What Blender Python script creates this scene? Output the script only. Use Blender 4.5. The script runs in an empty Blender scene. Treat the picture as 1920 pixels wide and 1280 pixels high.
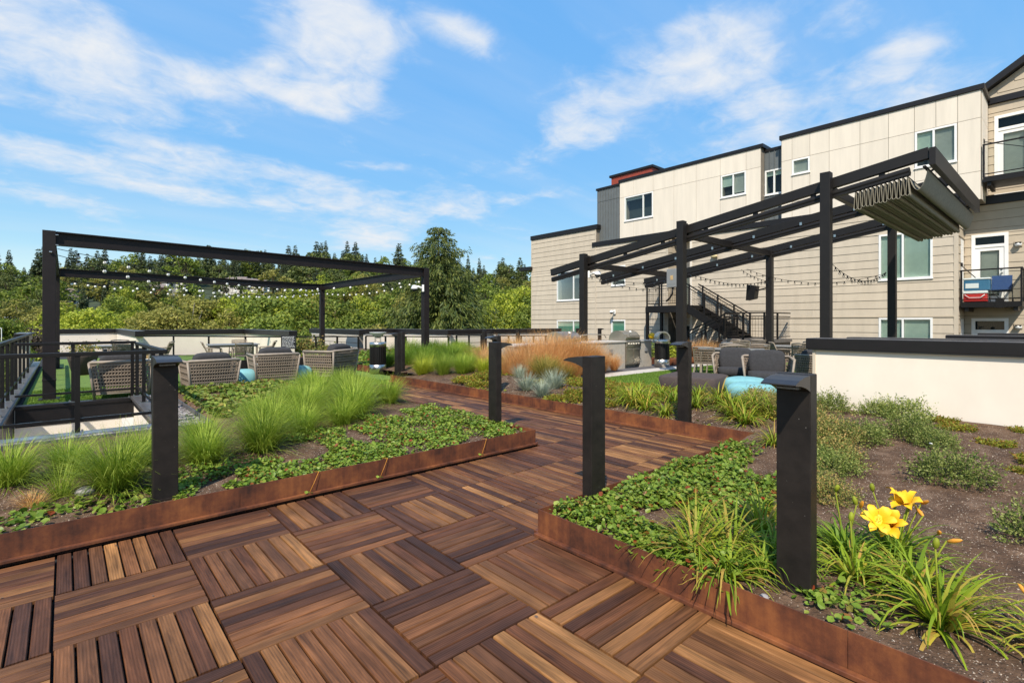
import bpy, math, random
import numpy as np
from mathutils import Vector, Matrix, Euler
from math import sin, cos, pi, radians, sqrt

random.seed(11)
RNG = np.random.default_rng(11)
S = bpy.context.scene
COL = S.collection

# ------------------------------------------------------------------ camera
CAM_H = 1.46
YAW = radians(41.6)
cam_data = bpy.data.cameras.new("camera")
cam = bpy.data.objects.new("camera", cam_data)
COL.objects.link(cam)
cam.location = (0, 0, CAM_H)
cam.rotation_euler = (radians(90), 0, -YAW)
cam_data.sensor_width = 36.0
cam_data.lens = 36.0 * 946.0 / 1920.0
cam_data.shift_y = -35.0 / 1920.0
cam_data.clip_start = 0.05
cam_data.clip_end = 5000
S.camera = cam

# ------------------------------------------------------------------ light
SUN_EL = radians(49)
SUN_H = Vector((-0.80, -0.60, 0)).normalized()
SUN_DIR = Vector((SUN_H.x * cos(SUN_EL), SUN_H.y * cos(SUN_EL), sin(SUN_EL)))
sd = bpy.data.lights.new("sun", "SUN")
sd.energy = 3.15
sd.angle = radians(0.6)
sd.color = (1.0, 0.915, 0.79)
sun = bpy.data.objects.new("sun", sd)
COL.objects.link(sun)
sun.rotation_euler = SUN_DIR.to_track_quat('Z', 'Y').to_euler()
sun.location = (0, 0, 40)

world = bpy.data.worlds.new("World")
S.world = world
world.use_nodes = True


def build_world():
    nt = world.node_tree
    N, L = nt.nodes, nt.links
    N.clear()
    out = N.new("ShaderNodeOutputWorld")
    bg = N.new("ShaderNodeBackground")
    bg.inputs[1].default_value = 0.115
    sky = N.new("ShaderNodeTexSky")
    sky.sky_type = 'NISHITA'
    sky.sun_disc = False
    sky.sun_elevation = SUN_EL
    sky.sun_rotation = math.atan2(SUN_H.x, SUN_H.y)
    sky.altitude = 60
    sky.air_density = 1.0
    sky.dust_density = 0.35
    sky.ozone_density = 2.2
    tc = N.new("ShaderNodeTexCoord")
    sep = N.new("ShaderNodeSeparateXYZ")
    L.new(tc.outputs["Generated"], sep.inputs[0])

    def m(op, a, b=None, c=None, clamp=False):
        n = N.new("ShaderNodeMath")
        n.operation = op
        n.use_clamp = clamp
        for i, v in enumerate((a, b, c)):
            if v is None:
                continue
            if isinstance(v, (int, float)):
                n.inputs[i].default_value = v
            else:
                L.new(v, n.inputs[i])
        return n.outputs[0]
    # azimuth (clockwise from +Y) and elevation of the view direction, both in radians
    az = m('ARCTAN2', sep.outputs[0], sep.outputs[1])
    horiz = m('SQRT', m('ADD', m('MULTIPLY', sep.outputs[0], sep.outputs[0]), m('MULTIPLY', sep.outputs[1], sep.outputs[1])))
    el = m('ARCTAN2', sep.outputs[2], horiz)
    comb = N.new("ShaderNodeCombineXYZ")
    L.new(az, comb.inputs[0])
    L.new(el, comb.inputs[1])
    # cloud banks: (azimuth deg, elevation deg, half width deg, half height deg, tilt deg, weight)
    banks = CLOUDS
    cov = None
    for a, e, w, h, tilt, wt in banks:
        mp = N.new("ShaderNodeMapping")
        mp.vector_type = 'TEXTURE'
        mp.inputs[1].default_value = (radians(a), radians(e), 0)
        mp.inputs[2].default_value = (0, 0, radians(tilt))
        mp.inputs[3].default_value = (radians(w), radians(h), 1)
        L.new(comb.outputs[0], mp.inputs[0])
        g = N.new("ShaderNodeTexGradient")
        g.gradient_type = 'SPHERICAL'
        L.new(mp.outputs[0], g.inputs[0])
        v = m('MULTIPLY', m('POWER', g.outputs[1], 0.75), wt)
        cov = v if cov is None else m('ADD', cov, v)
    cov = m('MINIMUM', cov, 0.74)
    # cloud layer coordinates: direction projected on a flat layer, so clouds shrink towards the horizon
    zc = m('ADD', m('MAXIMUM', sep.outputs[2], 0.0), 0.16)
    cx = m('DIVIDE', sep.outputs[0], zc)
    cy = m('DIVIDE', sep.outputs[1], zc)
    cc = N.new("ShaderNodeCombineXYZ")
    L.new(cx, cc.inputs[0])
    L.new(cy, cc.inputs[1])
    n1 = N.new("ShaderNodeTexNoise")
    n1.inputs["Scale"].default_value = 2.6
    n1.inputs["Detail"].default_value = 9
    n1.inputs["Roughness"].default_value = 0.58
    n1.inputs["Distortion"].default_value = 0.35
    L.new(cc.outputs[0], n1.inputs["Vector"])
    mp2 = N.new("ShaderNodeMapping")
    mp2.inputs[2].default_value = (0, 0, radians(25))
    mp2.inputs[3].default_value = (0.35, 1.6, 1)
    L.new(cc.outputs[0], mp2.inputs[0])
    n2 = N.new("ShaderNodeTexNoise")
    n2.inputs["Scale"].default_value = 1.5
    n2.inputs["Detail"].default_value = 7
    n2.inputs["Roughness"].default_value = 0.55
    L.new(mp2.outputs[0], n2.inputs["Vector"])
    # thin veils everywhere, denser banks where listed
    n3 = N.new("ShaderNodeTexNoise")
    n3.inputs["Scale"].default_value = 9.0
    n3.inputs["Detail"].default_value = 8
    n3.inputs["Roughness"].default_value = 0.62
    n3.inputs["Distortion"].default_value = 0.6
    L.new(cc.outputs[0], n3.inputs["Vector"])
    nsum = m('ADD', m('MULTIPLY', m('SUBTRACT', n1.outputs[0], 0.5), 2.0), m('MULTIPLY', m('SUBTRACT', n2.outputs[0], 0.5), 1.1))
    nsum = m('ADD', nsum, m('MULTIPLY', m('SUBTRACT', n3.outputs[0], 0.5), 1.0))
    dens = m('ADD', nsum, m('SUBTRACT', m('MULTIPLY', cov, 0.95), 0.30))
    sm = N.new("ShaderNodeMapRange")
    sm.interpolation_type = 'SMOOTHSTEP'
    L.new(dens, sm.inputs[0])
    sm.inputs[1].default_value = -0.18
    sm.inputs[2].default_value = 0.95
    sm.inputs[3].default_value = 0.0
    sm.inputs[4].default_value = 0.90
    veil = m('MULTIPLY', m('MAXIMUM', m('SUBTRACT', n2.outputs[0], 0.42), 0.0), 0.55)
    hz = m('MULTIPLY', m('POWER', m('SUBTRACT', 1.0, m('MAXIMUM', sep.outputs[2], 0.0)), 9.0), 0.10)
    fac = m('ADD', m('ADD', sm.outputs[0], veil), hz, clamp=True)
    above = m('GREATER_THAN', sep.outputs[2], -0.02)
    fac = m('MULTIPLY', fac, above)
    hsv = N.new("ShaderNodeHueSaturation")
    hsv.inputs["Hue"].default_value = 0.490
    hsv.inputs["Saturation"].default_value = SKY_SAT
    hsv.inputs["Value"].default_value = 1.0
    gam = N.new("ShaderNodeGamma")
    gam.inputs[1].default_value = SKY_GAMMA
    # even out the brightness from horizon to zenith, keep the hue of the sky model
    sc3 = N.new("ShaderNodeSeparateColor")
    L.new(sky.outputs[0], sc3.inputs[0])
    k = m('MULTIPLY', m('POWER', m('MAXIMUM', sc3.outputs[2], 0.05), -SKY_FLAT), SKY_VAL)
    vsc = N.new("ShaderNodeVectorMath")
    vsc.operation = 'SCALE'
    L.new(sky.outputs[0], vsc.inputs[0])
    L.new(k, vsc.inputs["Scale"])
    L.new(vsc.outputs[0], gam.inputs[0])
    L.new(gam.outputs[0], hsv.inputs["Color"])
    mix = N.new("ShaderNodeMix")
    mix.data_type = 'RGBA'
    L.new(fac, mix.inputs[0])
    L.new(hsv.outputs[0], mix.inputs[6])
    mix.inputs[7].default_value = CLOUD_COL
    L.new(mix.outputs[2], bg.inputs[0])
    L.new(bg.outputs[0], out.inputs[0])


def pix_dir(px, py):
    """azimuth / elevation in degrees of a direction, used only to list where the clouds stand"""
    u, v = (px - 960) / 946.0, (605 - py) / 946.0
    x = sin(YAW) + u * cos(YAW)
    y = cos(YAW) - u * sin(YAW)
    return math.degrees(math.atan2(x, y)), math.degrees(math.atan2(v, sqrt(x * x + y * y)))


SKY_SAT, SKY_VAL, SKY_GAMMA, SKY_FLAT = 1.2, 3.75, 1.0, 0.9
CLOUD_COL = (3.9, 4.03, 4.2, 1)
CLOUDS = []
for (px, py, w, h, tilt, wt) in [
    (60, 80, 11, 5.5, -8, 1.0), (200, 90, 9, 3.5, -12, .65), (50, 185, 10, 2.2, -10, .8),
    (600, 105, 8.5, 6.5, 8, .9), (680, 60, 9, 4, -25, .6), (610, 172, 12, 2.6, -6, .9), (330, 145, 10, 1.8, 6, .55),
    (870, 60, 7, 2.4, -14, .75), (310, 218, 9, 1.7, 0, .7), (430, 195, 4, 2, 0, .5),
    (210, 318, 18, 2.0, -8, 1.05), (560, 352, 18, 2.7, -7, 1.2), (860, 380, 10, 2.1, -4, 1.0), (60, 370, 8, 1.3, -4, .5),
    (715, 430, 6.5, 2.6, 8, 1.1), (700, 312, 5, .7, 3, .6),
    (1130, 210, 9, 4.2, -16, .85), (1060, 260, 7, 4, 25, .75), (1300, 145, 11, 5.5, -16, .9), (1345, 50, 7, 4.0, -18, .8),
    (1580, 35, 3.5, 2.2, 0, .55), (1690, 100, 5, 2.2, 12, .7), (1570, 205, 14, 4.5, 4, .75), (1010, 365, 6, 1.2, 2, .6),
    (1480, 250, 14, 3, 0, .5), (1430, 130, 6, 1.5, 0, .4),
]:
    a, e = pix_dir(px, py)
    CLOUDS.append((a, e, w, h, tilt, wt))
build_world()

S.view_settings.view_transform = 'Standard'
S.view_settings.look = 'None'
S.view_settings.gamma = 1.0
S.view_settings.use_curve_mapping = False
S.view_settings.exposure = 0.92
S.cycles.max_bounces = 8
S.cycles.transparent_max_bounces = 12
S.cycles.caustics_reflective = False
S.cycles.caustics_refractive = False


# ------------------------------------------------------------------ helpers
class MB:
    """collects shapes and links them as one mesh object"""

    def __init__(self):
        self.v, self.f, self.m, self.s = [], [], [], []

    def add(self, vs, fs, m=0, s=False):
        o = len(self.v)
        self.v.extend([tuple(p) for p in vs])
        for f in fs:
            self.f.append(tuple(i + o for i in f))
            self.m.append(m)
            self.s.append(s)
        return self

    def box(self, x0, y0, z0, x1, y1, z1, m=0):
        v = [(x0, y0, z0), (x1, y0, z0), (x1, y1, z0), (x0, y1, z0), (x0, y0, z1), (x1, y0, z1), (x1, y1, z1), (x0, y1, z1)]
        f = [(0, 3, 2, 1), (4, 5, 6, 7), (0, 1, 5, 4), (1, 2, 6, 5), (2, 3, 7, 6), (3, 0, 4, 7)]
        return self.add(v, f, m)

    def bar(self, p0, p1, w, h, m=0, up=(0, 0, 1)):
        p0, p1 = Vector(p0), Vector(p1)
        d = (p1 - p0)
        if d.length < 1e-6:
            return self
        d.normalize()
        up = Vector(up)
        if abs(d.dot(up)) > 0.995:
            up = Vector((1, 0, 0))
        a = d.cross(up).normalized()
        b = a.cross(d).normalized()
        a, b = a * w / 2, b * h / 2
        v = [p0 - a - b, p0 + a - b, p0 + a + b, p0 - a + b, p1 - a - b, p1 + a - b, p1 + a + b, p1 - a + b]
        f = [(0, 1, 2, 3), (7, 6, 5, 4), (0, 4, 5, 1), (1, 5, 6, 2), (2, 6, 7, 3), (3, 7, 4, 0)]
        return self.add(v, f, m)

    def cyl(self, p0, p1, r0, r1=None, n=10, m=0, s=True, cap=True):
        r1 = r0 if r1 is None else r1
        p0, p1 = Vector(p0), Vector(p1)
        d = (p1 - p0).normalized()
        a = d.cross(Vector((0, 0, 1)))
        a = Vector((1, 0, 0)) if a.length < 1e-4 else a.normalized()
        b = d.cross(a).normalized()
        v, f = [], []
        for i in range(n):
            t = 2 * pi * i / n
            q = a * cos(t) + b * sin(t)
            v.append(p0 + q * r0)
            v.append(p1 + q * r1)
        for i in range(n):
            j = (i + 1) % n
            f.append((2 * i, 2 * i + 1, 2 * j + 1, 2 * j))
        self.add(v, f, m, s)
        if cap:
            o = len(self.v)
            c0 = [p for p in v[0::2]]
            c1 = [p for p in v[1::2]]
            self.add(c0, [tuple(range(n))], m)
            self.add(c1, [tuple(reversed(range(n)))], m)
        return self

    def tube(self, pts, r, n=6, m=0, r_end=None):
        pts = [Vector(p) for p in pts]
        rings = []
        k = len(pts)
        for i, p in enumerate(pts):
            d = (pts[min(i + 1, k - 1)] - pts[max(i - 1, 0)]).normalized()
            a = d.cross(Vector((0, 0, 1)))
            a = Vector((1, 0, 0)) if a.length < 1e-3 else a.normalized()
            b = d.cross(a).normalized()
            rr = r if r_end is None else r + (r_end - r) * i / (k - 1)
            rings.append([p + (a * cos(2 * pi * j / n) + b * sin(2 * pi * j / n)) * rr for j in range(n)])
        v = [q for ring in rings for q in ring]
        f = []
        for i in range(k - 1):
            for j in range(n):
                jj = (j + 1) % n
                f.append((i * n + j, (i + 1) * n + j, (i + 1) * n + jj, i * n + jj))
        f.append(tuple(range(n)))
        f.append(tuple((k - 1) * n + j for j in reversed(range(n))))
        return self.add(v, f, m, True)

    def prism(self, prof, origin, U, V, W, m=0, s=False):
        """profile (u,v) extruded along vector W"""
        O, U, V, W = Vector(origin), Vector(U), Vector(V), Vector(W)
        n = len(prof)
        v = [O + U * a + V * b for a, b in prof] + [O + U * a + V * b + W for a, b in prof]
        f = [(i, (i + 1) % n, n + (i + 1) % n, n + i) for i in range(n)]
        self.add(v, f, m, s)
        self.add(v[:n], [tuple(reversed(range(n)))], m)
        self.add(v[n:], [tuple(range(n))], m)
        return self

    def lathe(self, prof, c=(0, 0, 0), n=20, m=0, s=True):
        v, f = [], []
        for r, z in prof:
            for i in range(n):
                t = 2 * pi * i / n
                v.append((c[0] + r * cos(t), c[1] + r * sin(t), c[2] + z))
        for k in range(len(prof) - 1):
            for i in range(n):
                j = (i + 1) % n
                f.append((k * n + i, k * n + j, (k + 1) * n + j, (k + 1) * n + i))
        return self.add(v, f, m, s)

    def ball(self, c, rx, ry=None, rz=None, n=8, k=6, m=0, e=1.0):
        ry = rx if ry is None else ry
        rz = rx if rz is None else rz

        def sp(x):
            return math.copysign(abs(x) ** e, x)
        v, f = [], []
        for i in range(k + 1):
            p = -pi / 2 + pi * i / k
            for j in range(n):
                t = 2 * pi * j / n
                v.append((c[0] + rx * sp(cos(p)) * sp(cos(t)), c[1] + ry * sp(cos(p)) * sp(sin(t)), c[2] + rz * sp(sin(p))))
        for i in range(k):
            for j in range(n):
                jj = (j + 1) % n
                f.append((i * n + j, i * n + jj, (i + 1) * n + jj, (i + 1) * n + j))
        return self.add(v, f, m, True)

    def mesh(self, name, mats):
        me = bpy.data.meshes.new(name)
        me.from_pydata([tuple(p) for p in self.v], [], self.f)
        for mt in (mats if isinstance(mats, (list, tuple)) else [mats]):
            me.materials.append(mt)
        me.polygons.foreach_set("material_index", self.m)
        me.polygons.foreach_set("use_smooth", self.s)
        me.update()
        return me

    def build(self, name, mats, parent=None, bevel=0.0, world=True):
        me = self.mesh(name, mats)
        return link(name, me, parent, bevel, world)


def link(name, me, parent=None, bevel=0.0, world=True):
    o = bpy.data.objects.new(name, me)
    COL.objects.link(o)
    if parent is not None:
        o.parent = parent
        if world and parent.parent is None:
            o.location = -Vector(parent.location)
    if bevel:
        b = o.modifiers.new("edge", 'BEVEL')
        b.width = bevel
        b.segments = 2
        b.limit_method = 'ANGLE'
        b.angle_limit = radians(40)
    return o


def np_mesh(name, verts, faces, mats, smooth=False, mat_idx=None):
    """verts (N,3), faces (M,k) with k = 3 or 4"""
    me = bpy.data.meshes.new(name)
    verts = np.asarray(verts, dtype=np.float32)
    faces = np.asarray(faces, dtype=np.int32)
    k = faces.shape[1]
    me.vertices.add(len(verts))
    me.vertices.foreach_set("co", verts.ravel())
    me.loops.add(faces.size)
    me.loops.foreach_set("vertex_index", faces.ravel())
    me.polygons.add(len(faces))
    me.polygons.foreach_set("loop_start", np.arange(0, faces.size, k, dtype=np.int32))
    me.polygons.foreach_set("loop_total", np.full(len(faces), k, dtype=np.int32))
    for mt in (mats if isinstance(mats, (list, tuple)) else [mats]):
        me.materials.append(mt)
    if mat_idx is not None:
        me.polygons.foreach_set("material_index", np.asarray(mat_idx, dtype=np.int32))
    me.polygons.foreach_set("use_smooth", np.full(len(faces), smooth))
    me.update(calc_edges=True)
    return me


def tag(o, label=None, cat=None, group=None, kind=None):
    if label:
        o["label"] = label
    if cat:
        o["category"] = cat
    if group:
        o["group"] = group
    if kind:
        o["kind"] = kind
    return o


def thing(name, label, cat, loc=(0, 0, 0), group=None):
    o = bpy.data.objects.new(name, None)
    COL.objects.link(o)
    o.location = loc
    o.empty_display_size = 0.2
    return tag(o, label, cat, group)


def copy_tree(o, parent=None, loc=None, rz=None, scale=None, label=None, group=None):
    c = o.copy()
    COL.objects.link(c)
    if parent is not None:
        c.parent = parent
    if loc is not None:
        c.location = loc
    if rz is not None:
        c.rotation_euler = (0, 0, rz)
    if scale is not None:
        c.scale = scale if not isinstance(scale, (int, float)) else (scale,) * 3
    if label:
        c["label"] = label
    if group:
        c["group"] = group
    for ch in list(o.children):
        copy_tree(ch, c)
    return c


def place(o, loc, rz=0.0, scale=1.0, label=None):
    o.location = loc
    o.rotation_euler = (0, 0, rz)
    o.scale = (scale,) * 3 if isinstance(scale, (int, float)) else scale
    if label:
        o["label"] = label
    return o


class Maker:
    """first call gives the original, later calls give copies"""

    def __init__(self, fn):
        self.fn, self.o = fn, None

    def __call__(self, loc, rz=0.0, scale=1.0, label=None, group=None):
        if self.o is None:
            self.o = self.fn()
            place(self.o, loc, rz, scale, label)
            if group:
                self.o["group"] = group
            return self.o
        return copy_tree(self.o, None, loc, rz, scale, label, group)


# ------------------------------------------------------------------ materials
def new_mat(name):
    m = bpy.data.materials.new(name)
    m.use_nodes = True
    nt = m.node_tree
    nt.nodes.clear()
    return m, nt.nodes, nt.links


def pbr(name, col, rough=0.6, metal=0.0, var=0.12, scale=6.0, bump=0.0, bscale=60.0, spec=0.5, stretch=None, col2=None, detail=5, coords="Object", rnd=0.0, specks=None):
    m, N, L = new_mat(name)
    out = N.new("ShaderNodeOutputMaterial")
    b = N.new("ShaderNodeBsdfPrincipled")
    L.new(b.outputs[0], out.inputs[0])
    b.inputs["Roughness"].default_value = rough
    b.inputs["Metallic"].default_value = metal
    b.inputs["Specular IOR Level"].default_value = spec
    tc = N.new("ShaderNodeTexCoord")
    vec = tc.outputs[coords]
    if stretch:
        mp = N.new("ShaderNodeMapping")
        mp.inputs[3].default_value = stretch
        L.new(vec, mp.inputs[0])
        vec = mp.outputs[0]
    n = N.new("ShaderNodeTexNoise")
    n.inputs["Scale"].default_value = scale
    n.inputs["Detail"].default_value = detail
    n.inputs["Roughness"].default_value = 0.6
    L.new(vec, n.inputs["Vector"])
    ramp = N.new("ShaderNodeValToRGB")
    c2 = col2 or tuple(c * (1 - var) for c in col)
    c1 = tuple(min(1, c * (1 + var)) for c in col) if not col2 else col
    ramp.color_ramp.elements[0].position = 0.32
    ramp.color_ramp.elements[1].position = 0.68
    ramp.color_ramp.elements[0].color = (*c2, 1)
    ramp.color_ramp.elements[1].color = (*c1, 1)
    L.new(n.outputs[0], ramp.inputs[0])
    col_out = ramp.outputs[0]
    if rnd:
        oi = N.new("ShaderNodeObjectInfo")
        h = N.new("ShaderNodeHueSaturation")
        mr = N.new("ShaderNodeMapRange")
        mr.inputs[3].default_value = 1 - rnd
        mr.inputs[4].default_value = 1 + rnd
        L.new(oi.outputs["Random"], mr.inputs[0])
        L.new(mr.outputs[0], h.inputs["Value"])
        L.new(col_out, h.inputs["Color"])
        col_out = h.outputs[0]
    if specks:
        vo = N.new("ShaderNodeTexVoronoi")
        vo.inputs["Scale"].default_value = 34
        L.new(tc.outputs["Object"], vo.inputs["Vector"])
        sp = N.new("ShaderNodeSeparateColor")
        L.new(vo.outputs["Color"], sp.inputs[0])
        a1 = N.new("ShaderNodeMath")
        a1.operation = 'LESS_THAN'
        a1.inputs[1].default_value = 0.10
        L.new(vo.outputs["Distance"], a1.inputs[0])
        a2 = N.new("ShaderNodeMath")
        a2.operation = 'GREATER_THAN'
        a2.inputs[1].default_value = 0.80
        L.new(sp.outputs[0], a2.inputs[0])
        a3 = N.new("ShaderNodeMath")
        a3.operation = 'MULTIPLY'
        L.new(a1.outputs[0], a3.inputs[0])
        L.new(a2.outputs[0], a3.inputs[1])
        mxs = N.new("ShaderNodeMix")
        mxs.data_type = 'RGBA'
        L.new(a3.outputs[0], mxs.inputs[0])
        L.new(col_out, mxs.inputs[6])
        mxs.inputs[7].default_value = (*specks, 1)
        col_out = mxs.outputs[2]
    L.new(col_out, b.inputs["Base Color"])
    if bump:
        n2 = N.new("ShaderNodeTexNoise")
        n2.inputs["Scale"].default_value = bscale
        n2.inputs["Detail"].default_value = 4
        L.new(vec, n2.inputs["Vector"])
        bp = N.new("ShaderNodeBump")
        bp.inputs["Strength"].default_value = bump
        bp.inputs["Distance"].default_value = 0.01
        L.new(n2.outputs[0], bp.inputs["Height"])
        L.new(bp.outputs[0], b.inputs["Normal"])
    return m


def leaf_mat(name, c_lo, c_hi, trans=0.3, rough=0.55, obj_var=0.15, extra=None, c_mid=None):
    """leaf colour picked per leaf (mesh island) with a shift per plant"""
    m, N, L = new_mat(name)
    out = N.new("ShaderNodeOutputMaterial")
    lift = 1.14
    c_lo, c_hi = [tuple(min(.85, q * lift) for q in c) for c in (c_lo, c_hi)]
    c_mid = tuple(min(.85, q * lift) for q in c_mid) if c_mid else None
    geo = N.new("ShaderNodeNewGeometry")
    ramp = N.new("ShaderNodeValToRGB")
    ramp.color_ramp.elements[0].color = (*c_lo, 1)
    ramp.color_ramp.elements[1].color = (*c_hi, 1)
    if c_mid:
        e = ramp.color_ramp.elements.new(0.5)
        e.color = (*c_mid, 1)
    if extra:
        for p, c in extra:
            e = ramp.color_ramp.elements.new(p)
            e.color = (*c, 1)
    L.new(geo.outputs["Random Per Island"], ramp.inputs[0])
    oi = N.new("ShaderNodeObjectInfo")
    mr = N.new("ShaderNodeMapRange")
    mr.inputs[3].default_value = 1 - obj_var
    mr.inputs[4].default_value = 1 + obj_var
    L.new(oi.outputs["Random"], mr.inputs[0])
    h = N.new("ShaderNodeHueSaturation")
    L.new(mr.outputs[0], h.inputs["Value"])
    L.new(ramp.outputs[0], h.inputs["Color"])
    b = N.new("ShaderNodeBsdfPrincipled")
    b.inputs["Roughness"].default_value = rough
    b.inputs["Specular IOR Level"].default_value = 0.25
    L.new(h.outputs[0], b.inputs["Base Color"])
    t = N.new("ShaderNodeBsdfTranslucent")
    L.new(h.outputs[0], t.inputs[0])
    mx = N.new("ShaderNodeMixShader")
    mx.inputs[0].default_value = trans
    L.new(b.outputs[0], mx.inputs[1])
    L.new(t.outputs[0], mx.inputs[2])
    L.new(mx.outputs[0], out.inputs[0])
    return m


def glass_mat(name, tint=(0.9, 0.95, 0.93), ior=1.5, boost=1.0, opac=0.0, ocol=(0.1, 0.2, 0.18)):
    m, N, L = new_mat(name)
    out = N.new("ShaderNodeOutputMaterial")
    tr = N.new("ShaderNodeBsdfTransparent")
    tr.inputs[0].default_value = (*tint, 1)
    gl = N.new("ShaderNodeBsdfGlossy")
    gl.inputs["Roughness"].default_value = 0.01
    fr = N.new("ShaderNodeFresnel")
    fr.inputs[0].default_value = ior
    mu = N.new("ShaderNodeMath")
    mu.operation = 'MULTIPLY'
    mu.use_clamp = True
    mu.inputs[1].default_value = boost
    L.new(fr.outputs[0], mu.inputs[0])
    mx = N.new("ShaderNodeMixShader")
    L.new(mu.outputs[0], mx.inputs[0])
    L.new(tr.outputs[0], mx.inputs[1])
    L.new(gl.outputs[0], mx.inputs[2])
    res = mx.outputs[0]
    if opac:
        df = N.new("ShaderNodeBsdfDiffuse")
        df.inputs[0].default_value = (*ocol, 1)
        m2 = N.new("ShaderNodeMixShader")
        m2.inputs[0].default_value = opac
        L.new(res, m2.inputs[1])
        L.new(df.outputs[0], m2.inputs[2])
        res = m2.outputs[0]
    L.new(res, out.inputs[0])
    return m


def wood_mat(name, per_island=False):
    m, N, L = new_mat(name)
    out = N.new("ShaderNodeOutputMaterial")
    b = N.new("ShaderNodeBsdfPrincipled")
    L.new(b.outputs[0], out.inputs[0])
    tc = N.new("ShaderNodeTexCoord")
    if per_island:
        g = N.new("ShaderNodeNewGeometry")
        rnd = g.outputs["Random Per Island"]
    else:
        oi = N.new("ShaderNodeObjectInfo")
        # half of the tone belongs to the board, half to its tile
        sc_ = N.new("ShaderNodeSeparateColor")
        L.new(oi.outputs["Color"], sc_.inputs[0])
        mixr = N.new("ShaderNodeMix")
        mixr.inputs[0].default_value = 0.17
        L.new(oi.outputs["Random"], mixr.inputs[2])
        L.new(sc_.outputs[0], mixr.inputs[3])
        rnd = mixr.outputs[0]
    ramp = N.new("ShaderNodeValToRGB")
    r = ramp.color_ramp
    r.interpolation = 'LINEAR'
    cols = [(0.0, (0.043, 0.0190, 0.0118)), (0.22, (0.074, 0.030, 0.0150)), (0.4, (0.114, 0.043, 0.0175)), (0.55, (0.150, 0.061, 0.0235)),
            (0.68, (0.096, 0.041, 0.0185)), (0.85, (0.200, 0.088, 0.031)), (1.0, (0.295, 0.140, 0.049))]
    r.elements[0].position, r.elements[0].color = cols[0][0], (*cols[0][1], 1)
    r.elements[1].position, r.elements[1].color = cols[-1][0], (*cols[-1][1], 1)
    for p, c in cols[1:-1]:
        e = r.elements.new(p)
        e.color = (*c, 1)
    L.new(rnd, ramp.inputs[0])
    off = N.new("ShaderNodeVectorMath")
    off.operation = 'ADD'
    sc = N.new("ShaderNodeVectorMath")
    sc.operation = 'SCALE'
    sc.inputs[0].default_value = (17.3, 9.1, 5.7)
    L.new(rnd, sc.inputs["Scale"])
    L.new(tc.outputs["Object"], off.inputs[0])
    L.new(sc.outputs[0], off.inputs[1])
    mp = N.new("ShaderNodeMapping")
    mp.inputs[3].default_value = (38, 2.4, 38) if per_island else (2.4, 38, 38)
    L.new(off.outputs[0], mp.inputs[0])
    n = N.new("ShaderNodeTexNoise")
    n.inputs["Scale"].default_value = 1.0
    n.inputs["Detail"].default_value = 6
    n.inputs["Roughness"].default_value = 0.62
    n.inputs["Distortion"].default_value = 0.9
    L.new(mp.outputs[0], n.inputs["Vector"])
    mr = N.new("ShaderNodeMapRange")
    mr.inputs[1].default_value = 0.25
    mr.inputs[2].default_value = 0.75
    mr.inputs[3].default_value = 0.38
    mr.inputs[4].default_value = 1.7
    L.new(n.outputs[0], mr.inputs[0])
    big = N.new("ShaderNodeTexNoise")
    big.inputs["Scale"].default_value = 3.2
    big.inputs["Detail"].default_value = 3
    L.new(off.outputs[0], big.inputs["Vector"])
    mr2 = N.new("ShaderNodeMapRange")
    mr2.inputs[1].default_value = 0.3
    mr2.inputs[2].default_value = 0.7
    mr2.inputs[3].default_value = 0.72
    mr2.inputs[4].default_value = 1.28
    L.new(big.outputs[0], mr2.inputs[0])
    mu = N.new("ShaderNodeMath")
    mu.operation = 'MULTIPLY'
    L.new(mr.outputs[0], mu.inputs[0])
    L.new(mr2.outputs[0], mu.inputs[1])
    h = N.new("ShaderNodeHueSaturation")
    L.new(mu.outputs[0], h.inputs["Value"])
    L.new(ramp.outputs[0], h.inputs["Color"])
    L.new(h.outputs[0], b.inputs["Base Color"])
    b.inputs["Roughness"].default_value = 0.55
    b.inputs["Specular IOR Level"].default_value = 0.22
    # fine milled grooves along the board
    w = N.new("ShaderNodeTexWave")
    w.wave_type = 'BANDS'
    w.bands_direction = 'X' if per_island else 'Y'
    w.inputs["Scale"].default_value = 26
    w.inputs["Distortion"].default_value = 0.0
    L.new(tc.outputs["Object"], w.inputs["Vector"])
    ad = N.new("ShaderNodeMath")
    ad.operation = 'ADD'
    L.new(w.outputs["Fac"], ad.inputs[0])
    L.new(n.outputs[0], ad.inputs[1])
    bp = N.new("ShaderNodeBump")
    bp.inputs["Strength"].default_value = 0.35
    bp.inputs["Distance"].default_value = 0.003
    L.new(ad.outputs[0], bp.inputs["Height"])
    L.new(bp.outputs[0], b.inputs["Normal"])
    return m


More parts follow.
